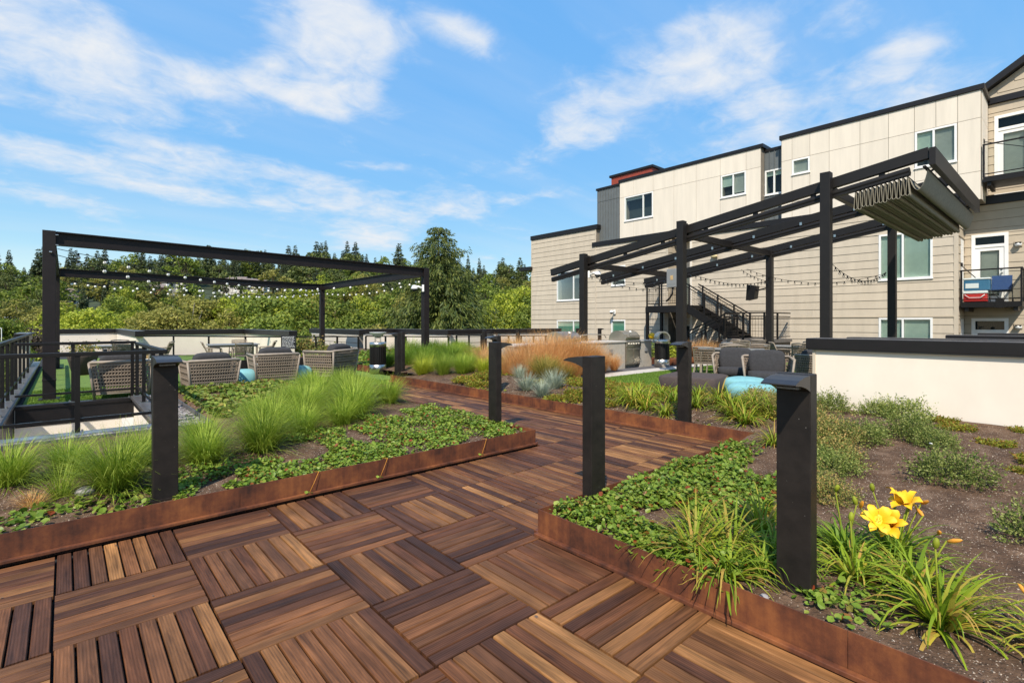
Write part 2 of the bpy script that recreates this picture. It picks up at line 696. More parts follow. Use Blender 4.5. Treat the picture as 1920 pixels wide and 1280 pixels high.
def corten_mat(name):
    m, N, L = new_mat(name)
    out = N.new("ShaderNodeOutputMaterial")
    b = N.new("ShaderNodeBsdfPrincipled")
    L.new(b.outputs[0], out.inputs[0])
    b.inputs["Roughness"].default_value = 0.62
    b.inputs["Specular IOR Level"].default_value = 0.35
    tc = N.new("ShaderNodeTexCoord")
    n = N.new("ShaderNodeTexNoise")
    n.inputs["Scale"].default_value = 3.4
    n.inputs["Detail"].default_value = 8
    n.inputs["Roughness"].default_value = 0.68
    L.new(tc.outputs["Object"], n.inputs["Vector"])
    ramp = N.new("ShaderNodeValToRGB")
    r = ramp.color_ramp
    r.elements[0].position, r.elements[0].color = 0.34, (0.034, 0.015, 0.011, 1)
    r.elements[1].position, r.elements[1].color = 0.68, (0.265, 0.092, 0.030, 1)
    e = r.elements.new(0.5)
    e.color = (0.130, 0.042, 0.019, 1)
    mp = N.new("ShaderNodeMapping")
    mp.inputs[3].default_value = (30, 30, 2.2)
    L.new(tc.outputs["Object"], mp.inputs[0])
    st = N.new("ShaderNodeTexNoise")
    st.inputs["Scale"].default_value = 1.0
    st.inputs["Detail"].default_value = 4
    L.new(mp.outputs[0], st.inputs["Vector"])
    mixf = N.new("ShaderNodeMath")
    mixf.operation = 'MULTIPLY_ADD'
    mixf.inputs[1].default_value = 0.20
    L.new(st.outputs[0], mixf.inputs[0])
    mu = N.new("ShaderNodeMath")
    mu.operation = 'MULTIPLY'
    mu.inputs[1].default_value = 0.82
    L.new(n.outputs[0], mu.inputs[0])
    L.new(mu.outputs[0], mixf.inputs[2])
    L.new(mixf.outputs[0], ramp.inputs[0])
    L.new(ramp.outputs[0], b.inputs["Base Color"])
    bp = N.new("ShaderNodeBump")
    bp.inputs["Strength"].default_value = 0.15
    bp.inputs["Distance"].default_value = 0.004
    nf = N.new("ShaderNodeTexNoise")
    nf.inputs["Scale"].default_value = 90
    L.new(tc.outputs["Object"], nf.inputs["Vector"])
    L.new(nf.outputs[0], bp.inputs["Height"])
    L.new(bp.outputs[0], b.inputs["Normal"])
    return m


def soil_mat(name):
    m, N, L = new_mat(name)
    out = N.new("ShaderNodeOutputMaterial")
    b = N.new("ShaderNodeBsdfPrincipled")
    L.new(b.outputs[0], out.inputs[0])
    b.inputs["Roughness"].default_value = 0.95
    b.inputs["Specular IOR Level"].default_value = 0.15
    tc = N.new("ShaderNodeTexCoord")
    n = N.new("ShaderNodeTexNoise")
    n.inputs["Scale"].default_value = 5
    n.inputs["Detail"].default_value = 10
    n.inputs["Roughness"].default_value = 0.72
    L.new(tc.outputs["Object"], n.inputs["Vector"])
    ramp = N.new("ShaderNodeValToRGB")
    r = ramp.color_ramp
    r.elements[0].position, r.elements[0].color = 0.3, (0.045, 0.028, 0.019, 1)
    r.elements[1].position, r.elements[1].color = 0.7, (0.225, 0.146, 0.096, 1)
    e = r.elements.new(0.52)
    e.color = (0.116, 0.068, 0.041, 1)
    L.new(n.outputs[0], ramp.inputs[0])
    v = N.new("ShaderNodeTexVoronoi")
    v.feature = 'F1'
    v.inputs["Scale"].default_value = 120
    L.new(tc.outputs["Object"], v.inputs["Vector"])
    sepc = N.new("ShaderNodeSeparateColor")
    L.new(v.outputs["Color"], sepc.inputs[0])
    lt = N.new("ShaderNodeMath")
    lt.operation = 'LESS_THAN'
    lt.inputs[1].default_value = 0.36
    L.new(v.outputs["Distance"], lt.inputs[0])
    gt = N.new("ShaderNodeMath")
    gt.operation = 'GREATER_THAN'
    gt.inputs[1].default_value = 0.90
    L.new(sepc.outputs[0], gt.inputs[0])
    an = N.new("ShaderNodeMath")
    an.operation = 'MULTIPLY'
    L.new(lt.outputs[0], an.inputs[0])
    L.new(gt.outputs[0], an.inputs[1])
    mix = N.new("ShaderNodeMix")
    mix.data_type = 'RGBA'
    L.new(an.outputs[0], mix.inputs[0])
    L.new(ramp.outputs[0], mix.inputs[6])
    mix.inputs[7].default_value = (0.46, 0.37, 0.28, 1)
    L.new(mix.outputs[2], b.inputs["Base Color"])
    bp = N.new("ShaderNodeBump")
    bp.inputs["Strength"].default_value = 0.9
    bp.inputs["Distance"].default_value = 0.02
    n3 = N.new("ShaderNodeTexNoise")
    n3.inputs["Scale"].default_value = 55
    n3.inputs["Detail"].default_value = 6
    L.new(tc.outputs["Object"], n3.inputs["Vector"])
    L.new(n3.outputs[0], bp.inputs["Height"])
    L.new(bp.outputs[0], b.inputs["Normal"])
    return m


M = {}
M['wood'] = wood_mat('ipe_board')
M['wood_far'] = wood_mat('ipe_board_far', True)
M['tray'] = pbr('deck_tray', (0.012, 0.010, 0.009), 0.9)
M['corten'] = corten_mat('weathering_steel')
M['soil'] = soil_mat('planting_soil')
M['bollard'] = pbr('bronze_paint', (0.016, 0.0125, 0.0105), 0.5, 0.0, 0.35, 9, bump=0.05, bscale=300, spec=0.3, specks=(0.11, 0.10, 0.09))
M['hood'] = pbr('hood_paint', (0.024, 0.021, 0.020), 0.38, 0.0, 0.1, 20, spec=0.5)
M['black'] = pbr('black_metal', (0.009, 0.0075, 0.007), 0.45, 0.0, 0.15, 10, spec=0.3)
M['beam'] = pbr('brown_black_steel', (0.0125, 0.0088, 0.0088), 0.55, 0.0, 0.2, 5, spec=0.3)
M['perg'] = pbr('charcoal_aluminium', (0.0135, 0.0115, 0.0105), 0.48, 0.0, 0.12, 8, spec=0.3)
M['cap'] = pbr('dark_flashing', (0.011, 0.009, 0.009), 0.42, 0.0, 0.15, 6, spec=0.35)
M['capg'] = pbr('grey_flashing', (0.09, 0.085, 0.085), 0.38, 0.0, 0.2, 4)
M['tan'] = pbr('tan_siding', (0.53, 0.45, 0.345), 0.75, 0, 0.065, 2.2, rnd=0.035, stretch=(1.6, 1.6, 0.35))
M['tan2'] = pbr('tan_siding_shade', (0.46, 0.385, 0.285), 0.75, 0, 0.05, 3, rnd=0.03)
M['greige'] = pbr('pale_siding', (0.55, 0.50, 0.41), 0.75, 0, 0.05, 3, rnd=0.03)
M['cream'] = pbr('cream_panel', (0.72, 0.64, 0.53), 0.8, 0, 0.06, 1.8, rnd=0.03, stretch=(2.2, 2.2, 0.22), bump=0.05, bscale=4)
M['stucco'] = pbr('cream_stucco', (0.78, 0.69, 0.575), 0.85, 0, 0.05, 1.8, bump=0.3, bscale=4, stretch=(1, 1, .6), specks=(0.40, 0.31, 0.22))
M['trim'] = pbr('white_trim', (0.80, 0.79, 0.76), 0.5, 0, 0.03)
M['greymetal'] = pbr('grey_standing_seam', (0.125, 0.135, 0.135), 0.45, 0.0, 0.08, 3)
M['red'] = pbr('red_corrugated', (0.30, 0.055, 0.030), 0.55, 0, 0.15, 4)
M['dark'] = pbr('dark_interior', (0.018, 0.024, 0.024), 0.8)
M['joint'] = pbr('panel_joint', (0.22, 0.19, 0.15), 0.9)
M['blind'] = pbr('window_blind', (0.62, 0.70, 0.60), 0.7, 0, 0.05)
M['blindg'] = pbr('green_blind', (0.22, 0.52, 0.36), 0.7, 0, 0.05)
M['blindd'] = pbr('grey_blind', (0.50, 0.49, 0.44), 0.7, 0, 0.06)
M['pane'] = glass_mat('window_pane', (0.86, 0.94, 0.91), 1.45, 0.9)
M['glass'] = glass_mat('railing_glass', (0.90, 0.93, 0.915), 1.4, 0.55)
M['rope'] = pbr('taupe_rope', (0.215, 0.165, 0.122), 0.85, 0, 0.22, 60, bump=0.4, bscale=180)
M['chairframe'] = pbr('taupe_frame', (0.27, 0.22, 0.17), 0.6, 0, 0.1, 12)
M['cushion'] = pbr('charcoal_fabric', (0.034, 0.033, 0.035), 0.95, 0, 0.2, 30, bump=0.25, bscale=120)
M['teal'] = pbr('teal_fabric', (0.18, 0.40, 0.42), 0.9, 0, 0.08, 10, bump=0.1, bscale=90)
M['pouf'] = pbr('brown_fabric', (0.062, 0.045, 0.040), 0.95, 0, 0.15, 20)
M['turf'] = pbr('turf_base', (0.115, 0.185, 0.025), 0.95, 0, 0.25, 9, bump=0.8, bscale=160)
M['turfblade'] = leaf_mat('turf_blade', (0.085, 0.155, 0.018), (0.17, 0.27, 0.035), 0.25)
M['concrete'] = pbr('concrete_paver', (0.50, 0.46, 0.41), 0.85, 0, 0.1, 7, bump=0.1)
M['darkpave'] = pbr('dark_paver', (0.10, 0.095, 0.10), 0.85, 0, 0.15, 7)
M['stone'] = pbr('stone_counter', (0.40, 0.36, 0.30), 0.8, 0, 0.12, 10, bump=0.1)
M['steel'] = pbr('stainless', (0.55, 0.53, 0.49), 0.3, 1.0, 0.08, 3, stretch=(1, 1, 20))
M['steelw'] = pbr('warm_stainless', (0.50, 0.45, 0.37), 0.34, 0.9, 0.08, 3)
M['gravel'] = pbr('grey_stone', (0.24, 0.215, 0.21), 0.9, 0, 0.35, 20, rnd=0.0)
M['bluecap'] = pbr('metal_curb_cap', (0.34, 0.36, 0.39), 0.28, 0.7, 0.08, 3)
M['canopy'] = pbr('olive_canvas', (0.265, 0.24, 0.18), 0.85, 0, 0.12, 12)
M['bulb'] = pbr('frosted_bulb', (0.75, 0.74, 0.70), 0.2, 0, 0.02)
M['white'] = pbr('white_plastic', (0.78, 0.78, 0.76), 0.4, 0, 0.02)
M['elec'] = pbr('grey_box', (0.21, 0.215, 0.215), 0.5, 0, 0.06)
M['sign'] = pbr('black_board', (0.012, 0.012, 0.014), 0.5)
M['signtext'] = pbr('pale_print', (0.55, 0.55, 0.55), 0.6)
M['timber'] = pbr('raw_timber', (0.47, 0.31, 0.14), 0.8, 0, 0.2, 8)
M['bark'] = pbr('bark', (0.085, 0.063, 0.045), 0.95, 0, 0.3, 6)
M['palebark'] = pbr('pale_bark', (0.24, 0.21, 0.17), 0.95, 0, 0.3, 6)
M['hill'] = pbr('hill_ground', (0.035, 0.048, 0.016), 1.0, 0, 0.4, 0.15)
M['redplastic'] = pbr('red_plastic', (0.52, 0.018, 0.016), 0.4, 0, 0.03)
M['blueplastic'] = pbr('blue_plastic', (0.045, 0.16, 0.28), 0.35, 0, 0.05)
M['bluefabric'] = pbr('blue_canvas', (0.016, 0.050, 0.15), 0.9, 0, 0.1)
M['yellowsun'] = pbr('yellow_light', (0.62, 0.50, 0.26), 0.5)
M['housew'] = pbr('house_wall', (0.55, 0.51, 0.46), 0.8, 0, 0.05)
M['houseo'] = pbr('orange_house_wall', (0.40, 0.19, 0.085), 0.8, 0, 0.08)
M['roof'] = pbr('house_roof', (0.20, 0.16, 0.14), 0.9, 0, 0.15)
M['petal'] = pbr('yellow_petal', (0.88, 0.48, 0.008), 0.6, 0, 0.10, 15)
M['petal2'] = pbr('orange_petal', (0.72, 0.30, 0.03), 0.6, 0, 0.1, 15)
# foliage
M['grass'] = leaf_mat('fine_grass', (0.15, 0.225, 0.018), (0.40, 0.46, 0.075), 0.38, c_mid=(0.255, 0.345, 0.032))
M['grassdeep'] = leaf_mat('deep_grass', (0.10, 0.18, 0.016), (0.26, 0.36, 0.05), 0.38, c_mid=(0.17, 0.27, 0.026))
M['grasslime'] = leaf_mat('lime_grass', (0.24, 0.28, 0.016), (0.50, 0.50, 0.06), 0.38, c_mid=(0.36, 0.40, 0.03))
M['grassdry'] = leaf_mat('dry_grass', (0.50, 0.255, 0.085), (0.80, 0.50, 0.22), 0.4, c_mid=(0.66, 0.36, 0.135), obj_var=0.08)
M['grassgold'] = leaf_mat('gold_grass', (0.14, 0.16, 0.02), (0.50, 0.33, 0.09), 0.3, c_mid=(0.30, 0.25, 0.045))
M['fescue'] = leaf_mat('blue_fescue', (0.22, 0.26, 0.19), (0.50, 0.52, 0.38), 0.25, c_mid=(0.34, 0.39, 0.29))
M['lily'] = leaf_mat('lily_leaf', (0.13, 0.205, 0.012), (0.48, 0.47, 0.04), 0.35, c_mid=(0.25, 0.33, 0.02), extra=[(0.95, (0.50, 0.31, 0.07))])
M['lilydeep'] = leaf_mat('lily_leaf_deep', (0.085, 0.165, 0.014), (0.29, 0.36, 0.035), 0.35, c_mid=(0.16, 0.25, 0.02))
M['cover'] = leaf_mat('strawberry_leaf', (0.085, 0.15, 0.014), (0.36, 0.42, 0.09), 0.32, rough=0.4, c_mid=(0.185, 0.275, 0.032), extra=[(0.90, (0.30, 0.36, 0.06)), (0.93, (0.26, 0.085, 0.025)), (0.97, (0.27, 0.05, 0.016))])
M['covermix'] = leaf_mat('cover_mix', (0.085, 0.135, 0.016), (0.34, 0.36, 0.075), 0.28, c_mid=(0.18, 0.24, 0.034), extra=[(0.86, (0.23, 0.22, 0.05)), (0.93, (0.19, 0.065, 0.022))])
M['shrub'] = leaf_mat('heath_leaf', (0.080, 0.120, 0.022), (0.35, 0.36, 0.11), 0.28, c_mid=(0.17, 0.215, 0.045))
M['shrubrust'] = leaf_mat('heath_rust_leaf', (0.09, 0.115, 0.022), (0.42, 0.26, 0.09), 0.25, c_mid=(0.20, 0.215, 0.055))
M['creep'] = leaf_mat('creeping_leaf', (0.12, 0.145, 0.014), (0.34, 0.34, 0.045), 0.25, c_mid=(0.21, 0.235, 0.025), extra=[(0.93, (0.30, 0.13, 0.03))])
M['tlime'] = leaf_mat('lime_tree_leaf', (0.16, 0.205, 0.016), (0.42, 0.435, 0.055), 0.35, c_mid=(0.275, 0.32, 0.028))
M['tgreen'] = leaf_mat('green_tree_leaf', (0.075, 0.115, 0.014), (0.25, 0.29, 0.05), 0.35, c_mid=(0.145, 0.19, 0.026))
M['tolive'] = leaf_mat('olive_tree_leaf', (0.12, 0.125, 0.022), (0.35, 0.305, 0.075), 0.35, c_mid=(0.215, 0.21, 0.042))
M['tdark'] = leaf_mat('dark_tree_leaf', (0.045, 0.066, 0.016), (0.15, 0.165, 0.040), 0.25, c_mid=(0.085, 0.108, 0.024))
M['tplum'] = leaf_mat('plum_tree_leaf', (0.035, 0.025, 0.022), (0.10, 0.075, 0.045), 0.2)
M['spruce'] = leaf_mat('spruce_spray', (0.034, 0.056, 0.014), (0.17, 0.185, 0.042), 0.25, c_mid=(0.078, 0.105, 0.022), obj_var=0.02)
M['fir'] = leaf_mat('fir_spray', (0.028, 0.045, 0.022), (0.10, 0.115, 0.048), 0.15, c_mid=(0.055, 0.075, 0.032), obj_var=0.25)


# ------------------------------------------------------------------ roof, ground, turf
def structure(name, mb_or_me, mats=None, bevel=0.0):
    o = mb_or_me.build(name, mats, None, bevel) if isinstance(mb_or_me, MB) else link(name, mb_or_me)
    o["kind"] = "structure"
    return o


# roof slab pieces leave the light well (x -0.62..1.02, y 8.2..11.85) open
b = MB()
ZR = -0.06
for x0, y0, x1, y1 in [(-4, -4, 30, 8.2), (1.02, 8.2, 30, 11.85), (-0.70, 11.85, 15.2, 22.0), (-0.70, 22.0, 10.4, 40), (15.2, 11.85, 22.6, 19.8)]:
    b.box(x0, y0, ZR - 0.5, x1, y1, ZR)
structure('roof', b, M['tray'])


def smooth(t):
    t = max(0.0, min(1.0, t))
    return t * t * (3 - 2 * t)


# far terrain: a valley behind the roof that climbs to a wooded ridge
RIDGE = [(-2.2, 15), (-1.3, 17), (-1.015, 20), (-0.9, 23), (-0.75, 27), (-0.6, 29), (-0.45, 30.5), (-0.3, 30), (-0.2, 27), (-0.1, 23.5), (0.0, 21), (0.1, 18), (0.4, 12), (1.2, 4), (2.2, 0)]


def ridge_z(u):
    if u <= RIDGE[0][0]:
        return RIDGE[0][1]
    for (a, za), (c, zc) in zip(RIDGE, RIDGE[1:]):
        if u <= c:
            return za + (zc - za) * (u - a) / (c - a)
    return RIDGE[-1][1]


FWD = (sin(YAW), cos(YAW))
RGT = (cos(YAW), -sin(YAW))


def terrain_z(x, y):
    d = x * FWD[0] + y * FWD[1]
    l = x * RGT[0] + y * RGT[1]
    r = sqrt(x * x + y * y)
    if d < 60:
        return -10.0
    u = l / max(d, 1)
    t = (d - 95) / (335 - 95)
    t = max(0, min(1, t))
    k = t ** 0.85 * (1 + 0.06 * sin(9 * u + 2) * sin(pi * t))
    bump = 1.2 * sin(x * 0.031) * sin(y * 0.037) * min(1, t * 3)
    return -10 + (ridge_z(u) + 10) * k + bump


def at_du(d, u):
    """ground position d metres out and u*d metres across"""
    return d * FWD[0] + u * d * RGT[0], d * FWD[1] + u * d * RGT[1]


vs, fs = [], []
nx, nd = 90, 60
for i in range(nd + 1):
    d = -60 + 1700 * (i / nd) ** 1.9 if i else -900
    d = -120 + (i / nd) ** 1.6 * 1700
    for j in range(nx + 1):
        l = (j / nx - 0.5) * 2
        l = l * abs(l) ** 0.6 * 1700
        x = d * FWD[0] + l * RGT[0]
        y = d * FWD[1] + l * RGT[1]
        vs.append((x, y, terrain_z(x, y)))
for i in range(nd):
    for j in range(nx):
        a = i * (nx + 1) + j
        fs.append((a, a + 1, a + nx + 2, a + nx + 1))
terrain = structure('hillside', np_mesh('hillside', vs, fs, M['hill'], True))

# turf sheets
b = MB()
b.box(-0.55, 11.9, -0.05, 6.70, 27.0, 0.0)
b.box(1.55, 11.25, -0.055, 6.05, 11.9, -0.004)
turf_left = structure('lawn', b, M['turf'])
b = MB()
b.box(9.3, 2.6, -0.05, 20.3, 8.42, 0.0)
turf_right = structure('lawn', b, M['turf'])


def turf_blades(name, rects, dens, lab):
    vs, fs = [], []
    V, Fc = [], []
    n0 = 0
    for x0, y0, x1, y1 in rects:
        n = int((x1 - x0) * (y1 - y0) * dens)
        P = np.column_stack([RNG.uniform(x0, x1, n), RNG.uniform(y0, y1, n), np.zeros(n)])
        a = RNG.uniform(0, 2 * pi, n)
        w = 0.006
        h = RNG.uniform(0.022, 0.042, n)
        dx, dy = np.cos(a) * w, np.sin(a) * w
        lean = RNG.normal(0, 0.014, (n, 2))
        v0 = P + np.column_stack([dx, dy, np.zeros(n)])
        v1 = P - np.column_stack([dx, dy, np.zeros(n)])
        v2 = P + np.column_stack([lean[:, 0], lean[:, 1], h])
        V.append(np.stack([v0, v1, v2], 1).reshape(-1, 3))
        Fc.append(np.arange(n * 3).reshape(-1, 3) + n0)
        n0 += n * 3
    me = np_mesh(name, np.concatenate(V), np.concatenate(Fc), M['turfblade'])
    o = link(name, me)
    tag(o, lab, 'grass', None, 'stuff')


turf_blades('turf_grass', [(1.6, 11.3, 6.0, 14.8), (-0.5, 12.0, 1.6, 14.8), (4.2, 14.8, 6.7, 18.0)], 2300, 'bright green short turf under the woven lounge chairs')
turf_blades('turf_grass', [(9.3, 2.9, 13.5, 8.4), (13.5, 5.5, 16.5, 8.4)], 1800, 'bright green short turf under the charcoal canopy frame')

# paving by the grills
b = MB()
b.box(9.2, 8.42, -0.05, 20.3, 9.02, 0.012)
o = structure('concrete_path', b, M['concrete'], 0.004)
b = MB()
b.box(9.2, 9.02, -0.05, 20.3, 13.0, 0.004)
structure('dark_pavement', b, M['darkpave'])

# ------------------------------------------------------------------ deck of square tiles
TX = [-0.04 + 0.613 * k for k in range(-3, 5)]         # ..., 2.41
TY = [0.60 + 0.6105 * k for k in range(-1, 7)]         # ..., 4.26
deck = MB()
deck.box(-1.95, -0.1, -0.055, 2.42, 4.32, -0.042)
deck.box(2.42, 2.49, -0.055, 6.03, 4.32, -0.042)
deck.box(4.25, 4.32, -0.055, 6.03, 11.25, -0.042)
deck = structure('deck', deck, M['tray'])


def slat_mesh(name, length, width, h=0.026, c=0.004, along='x', mat=None):
    b = MB()
    p = [(-width / 2, 0), (width / 2, 0), (width / 2, h - c), (width / 2 - c, h), (-width / 2 + c, h), (-width / 2, h - c)]
    if along == 'x':
        b.prism(p, (-length / 2, 0, 0), (0, 1, 0), (0, 0, 1), (length, 0, 0))
    return b


tiles = []
for i in range(len(TX) - 1):
    for j in range(len(TY) - 1):
        cx, cy = (TX[i] + TX[i + 1]) / 2, (TY[j] + TY[j + 1]) / 2
        k, l = i - 5, j - 2          # tile (1.19,1.82) -> X slats
        tiles.append((TX[i], TY[j], TX[i + 1], TY[j + 1], 'x' if (k + l) % 2 == 1 else 'y'))
PXL = [2.412, 3.022, 3.635, 4.248, 4.86, 5.473, 6.02]
PYL = [2.50, 3.042, 3.6525, 4.263]
for i in range(6):
    for j in range(3):
        tiles.append((PXL[i], PYL[j], PXL[i + 1], PYL[j + 1], 'y'))
for i in range(3, 6):
    for j in range(11):
        tiles.append((PXL[i], 4.263 + 0.6105 * j, PXL[i + 1], 4.263 + 0.6105 * (j + 1), 'y'))


def cam_uvd(x, y, z):
    d = x * FWD[0] + y * FWD[1]
    l = x * RGT[0] + y * RGT[1]
    return (960 + 946 * l / d if d > 0.2 else -9999), (605 - 946 * (z - CAM_H) / d if d > 0.2 else 9999), d


slat_cache = {}
all_slats = []
for (x0, y0, x1, y1, o) in tiles:
    vis = any(-150 < cam_uvd(x, y, 0)[0] < 2070 and cam_uvd(x, y, 0)[1] < 1500 and cam_uvd(x, y, 0)[2] > 0.5 for x in (x0, x1) for y in (y0, y1))
    if not vis:
        continue
    g = 0.0035
    w, h = x1 - x0 - 2 * g, y1 - y0 - 2 * g
    n = 8
    pitch = (h if o == 'x' else w) / n
    for s in range(n):
        if o == 'x':
            cx, cy, ln, rz = (x0 + x1) / 2, y0 + g + pitch * (s + .5), w, 0
        else:
            cx, cy, ln, rz = x0 + g + pitch * (s + .5), (y0 + y1) / 2, h, pi / 2
        d = sqrt(cx * cx + cy * cy)
        all_slats.append((d, cx, cy, ln, pitch - 0.0080, rz, (x0, y0, x1, y1)))
# nearest boards are objects of their own, grouped by tile
tile_d = {}
for s in all_slats:
    tile_d.setdefault(s[6], []).append(s)
order = sorted(tile_d, key=lambda t: min(s[0] for s in tile_d[t]))
count = 0
far_v = MB()
rs = random.Random(5)
tray_cache = {}
for t in order:
    sl = tile_d[t]
    near = count + len(sl) <= 300
    if near:
        count += len(sl)
        x0, y0, x1, y1 = t
        kx = (round(x1 - x0, 3), round(y1 - y0, 3))
        if kx not in tray_cache:
            tb = MB()
            for fx in (-.42, -.14, .14, .42):
                tb.box(fx * kx[0] - .012, -kx[1] / 2 + .01, -0.042, fx * kx[0] + .012, kx[1] / 2 - .01, -0.0275)
            for fy in (-.42, .42):
                tb.box(-kx[0] / 2 + .01, fy * kx[1] - .012, -0.0425, kx[0] / 2 - .01, fy * kx[1] + .012, -0.0278)
            tray_cache[kx] = tb.mesh('deck_tile', M['tray'])
        tile = bpy.data.objects.new('deck_tile', tray_cache[kx])
        COL.objects.link(tile)
        tile.parent = deck
        tile.location = ((x0 + x1) / 2, (y0 + y1) / 2, rs.uniform(-.0015, .0015))
        tone = rs.random()
    for (d, cx, cy, ln, wd, rz, tt) in sl:
        if near:
            key = (round(ln, 3), round(wd, 4))
            if key not in slat_cache:
                slat_cache[key] = slat_mesh('slat', ln, wd).mesh('slat', M['wood'])
            so = bpy.data.objects.new('slat', slat_cache[key])
            COL.objects.link(so)
            so.parent = tile
            so.color = (tone, tone, tone, 1)
            so.location = (cx - tile.location.x, cy - tile.location.y, -0.026 + rs.uniform(-.0012, .0012))
            so.rotation_euler = (0, 0, rz + (pi if rs.random() < .5 else 0) + rs.uniform(-.002, .002))
        else:
            wx, wy = (ln / 2, wd / 2) if rz == 0 else (wd / 2, ln / 2)
            zz = rs.uniform(-.0015, .0015)
            far_v.box(cx - wx, cy - wy, -0.026 + zz, cx + wx, cy + wy, 0.0 + zz)
fo = far_v.build('slat', M['wood_far'], deck)
fo["kind"] = "stuff"


# ------------------------------------------------------------------ weathering steel planter edges
def edging(label, pts, top, inner, loc, cuts=1.83):
    """steel strip along a polyline; inner = side the soil is on (+1 left of travel, -1 right)"""
    root = thing('steel_edging', label, 'planter edging', loc, 'rusty steel planter edges')
    for (xa, ya), (xb, yb) in zip(pts, pts[1:]):
        L = sqrt((xb - xa) ** 2 + (yb - ya) ** 2)
        ux, uy = (xb - xa) / L, (yb - ya) / L
        nx_, ny_ = -uy * inner, ux * inner
        n = max(1, round(L / cuts))
        for i in range(n):
            a, c = L * i / n + 0.0012, L * (i + 1) / n - 0.0012
            q = MB()
            t = 0.006
            p0 = (xa + ux * a + nx_ * t / 2, ya + uy * a + ny_ * t / 2, 0)
            p1 = (xa + ux * c + nx_ * t / 2, ya + uy * c + ny_ * t / 2, 0)
            zc = (top + -0.03) / 2
            q.bar((p0[0], p0[1], zc), (p1[0], p1[1], zc), t, top + 0.03)
            q.build('steel_panel', M['corten'], root)
        f = MB()
        # foot strip that stands proud of the deck
        e = 0.0
        p0 = (xa - nx_ * 0.022, ya - ny_ * 0.022, 0.007)
        p1 = (xb - nx_ * 0.022, yb - ny_ * 0.022, 0.007)
        f.bar(p0, p1, 0.036, 0.022)
        f.build('foot_strip', M['corten'], root, 0.003)
    return root


edging('rusty steel edge of the grass bed left of the deck, turning along the path', [(-2.2, 4.37), (4.262, 4.37), (4.262, 11.25)], 0.172, 1, (1, 4.37, 0))
edging('rusty steel edge around the daylily bed right of the deck', [(2.452, -1.2), (2.452, 2.492), (6.03, 2.492)], 0.172, -1, (2.45, 1, 0))
edging('long rusty steel edge on the far side of the wooden path', [(6.045, 2.492), (6.045, 11.35), (6.75, 11.75)], 0.172, -1, (6.045, 6, 0), 2.4)
edging('low rusty steel edge behind the turf next to the slatted bin', [(6.82, 14.1), (6.82, 26.5)], 0.17, -1, (6.82, 18, 0), 3)
edging('thin dark rusty steel edge between creeping plants and the right turf', [(9.28, 2.7), (9.28, 8.4)], 0.05, 1, (9.28, 5, 0), 2.8)


# ------------------------------------------------------------------ soil
def soil_h(x, y):
    z = 0.115 + 0.014 * sin(3.1 * x + 1) * sin(2.7 * y) + 0.010 * sin(7.3 * x) * sin(6.1 * y + 2) + 0.004 * sin(19 * x + y) * sin(17 * y)
    if x > 2.46 and y < 2.5:      # right bed climbs to the white wall
        z += 0.15 * smooth((x - 4.2) / 3.6)
    elif x > 6.04 and y < 11:
        z += 0.10 * smooth((x - 6.2) / 1.2) * smooth((8.9 - x) / 1.6) + 0.03 * smooth((x - 6.1) / .6)
        z -= 0.10 * smooth((x - 8.2) / 1.05) * smooth((8.5 - y) / .4)
    elif x > 6.5 and y >= 11:
        z += 0.16 * smooth((x - 6.8) / 2.2)
    elif x < 4.25 and y > 4.4:
        z += 0.07 * smooth((y - 4.4) / 1.5)
        if x < 1.5:
            z -= 0.07 * smooth((y - 6.2) / 1.2)
    return z


def grid_sheet(name, regions, step, mat):
    vs, fs = [], []
    for x0, y0, x1, y1 in regions:
        nx = max(1, int(round((x1 - x0) / step)))
        ny = max(1, int(round((y1 - y0) / step)))
        o = len(vs)
        for j in range(ny + 1):
            for i in range(nx + 1):
                x, y = x0 + (x1 - x0) * i / nx, y0 + (y1 - y0) * j / ny
                vs.append((x, y, soil_h(x, y)))
        for j in range(ny):
            for i in range(nx):
                a = o + j * (nx + 1) + i
                fs.append((a, a + 1, a + nx + 2, a + nx + 1))
    o = link(name, np_mesh(name, vs, fs, mat, True))
    o["kind"] = "structure"
    return o


grid_sheet('soil_ground', [(-2.6, 4.376, 4.256, 7.56), (1.45, 7.56, 4.256, 11.3)], 0.07, M['soil'])
grid_sheet('soil_ground', [(2.458, -1.4, 6.045, 2.486), (6.045, -1.4, 8.09, 2.6)], 0.07, M['soil'])
grid_sheet('soil_ground', [(6.051, 2.6, 9.27, 8.42), (6.051, 8.42, 8.6, 11.4), (8.6, 8.42, 9.2, 11.4), (9.2, 9.9, 11.2, 11.4), (6.83, 11.4, 15.0, 20.2), (6.83, 20.2, 10.3, 26)], 0.16, M['soil'])

# gravel strip with a pale metal edge round the light well
b = MB()
b.box(-2.6, 7.56, 0.0, 1.45, 8.06, 0.075)
b.box(1.06, 8.06, 0.0, 1.45, 11.9, 0.075)
structure('gravel_ground', b, M['gravel'])
b = MB()
b.bar((-2.6, 7.57, 0.1), (1.455, 7.57, 0.1), 0.02, 0.12)
b.bar((1.455, 7.57, 0.1), (1.455, 11.3, 0.1), 0.02, 0.12)
o = b.build('metal_edge', M['capg'])
tag(o, 'thin pale metal edge between grey gravel and the strawberry bed', 'edging')


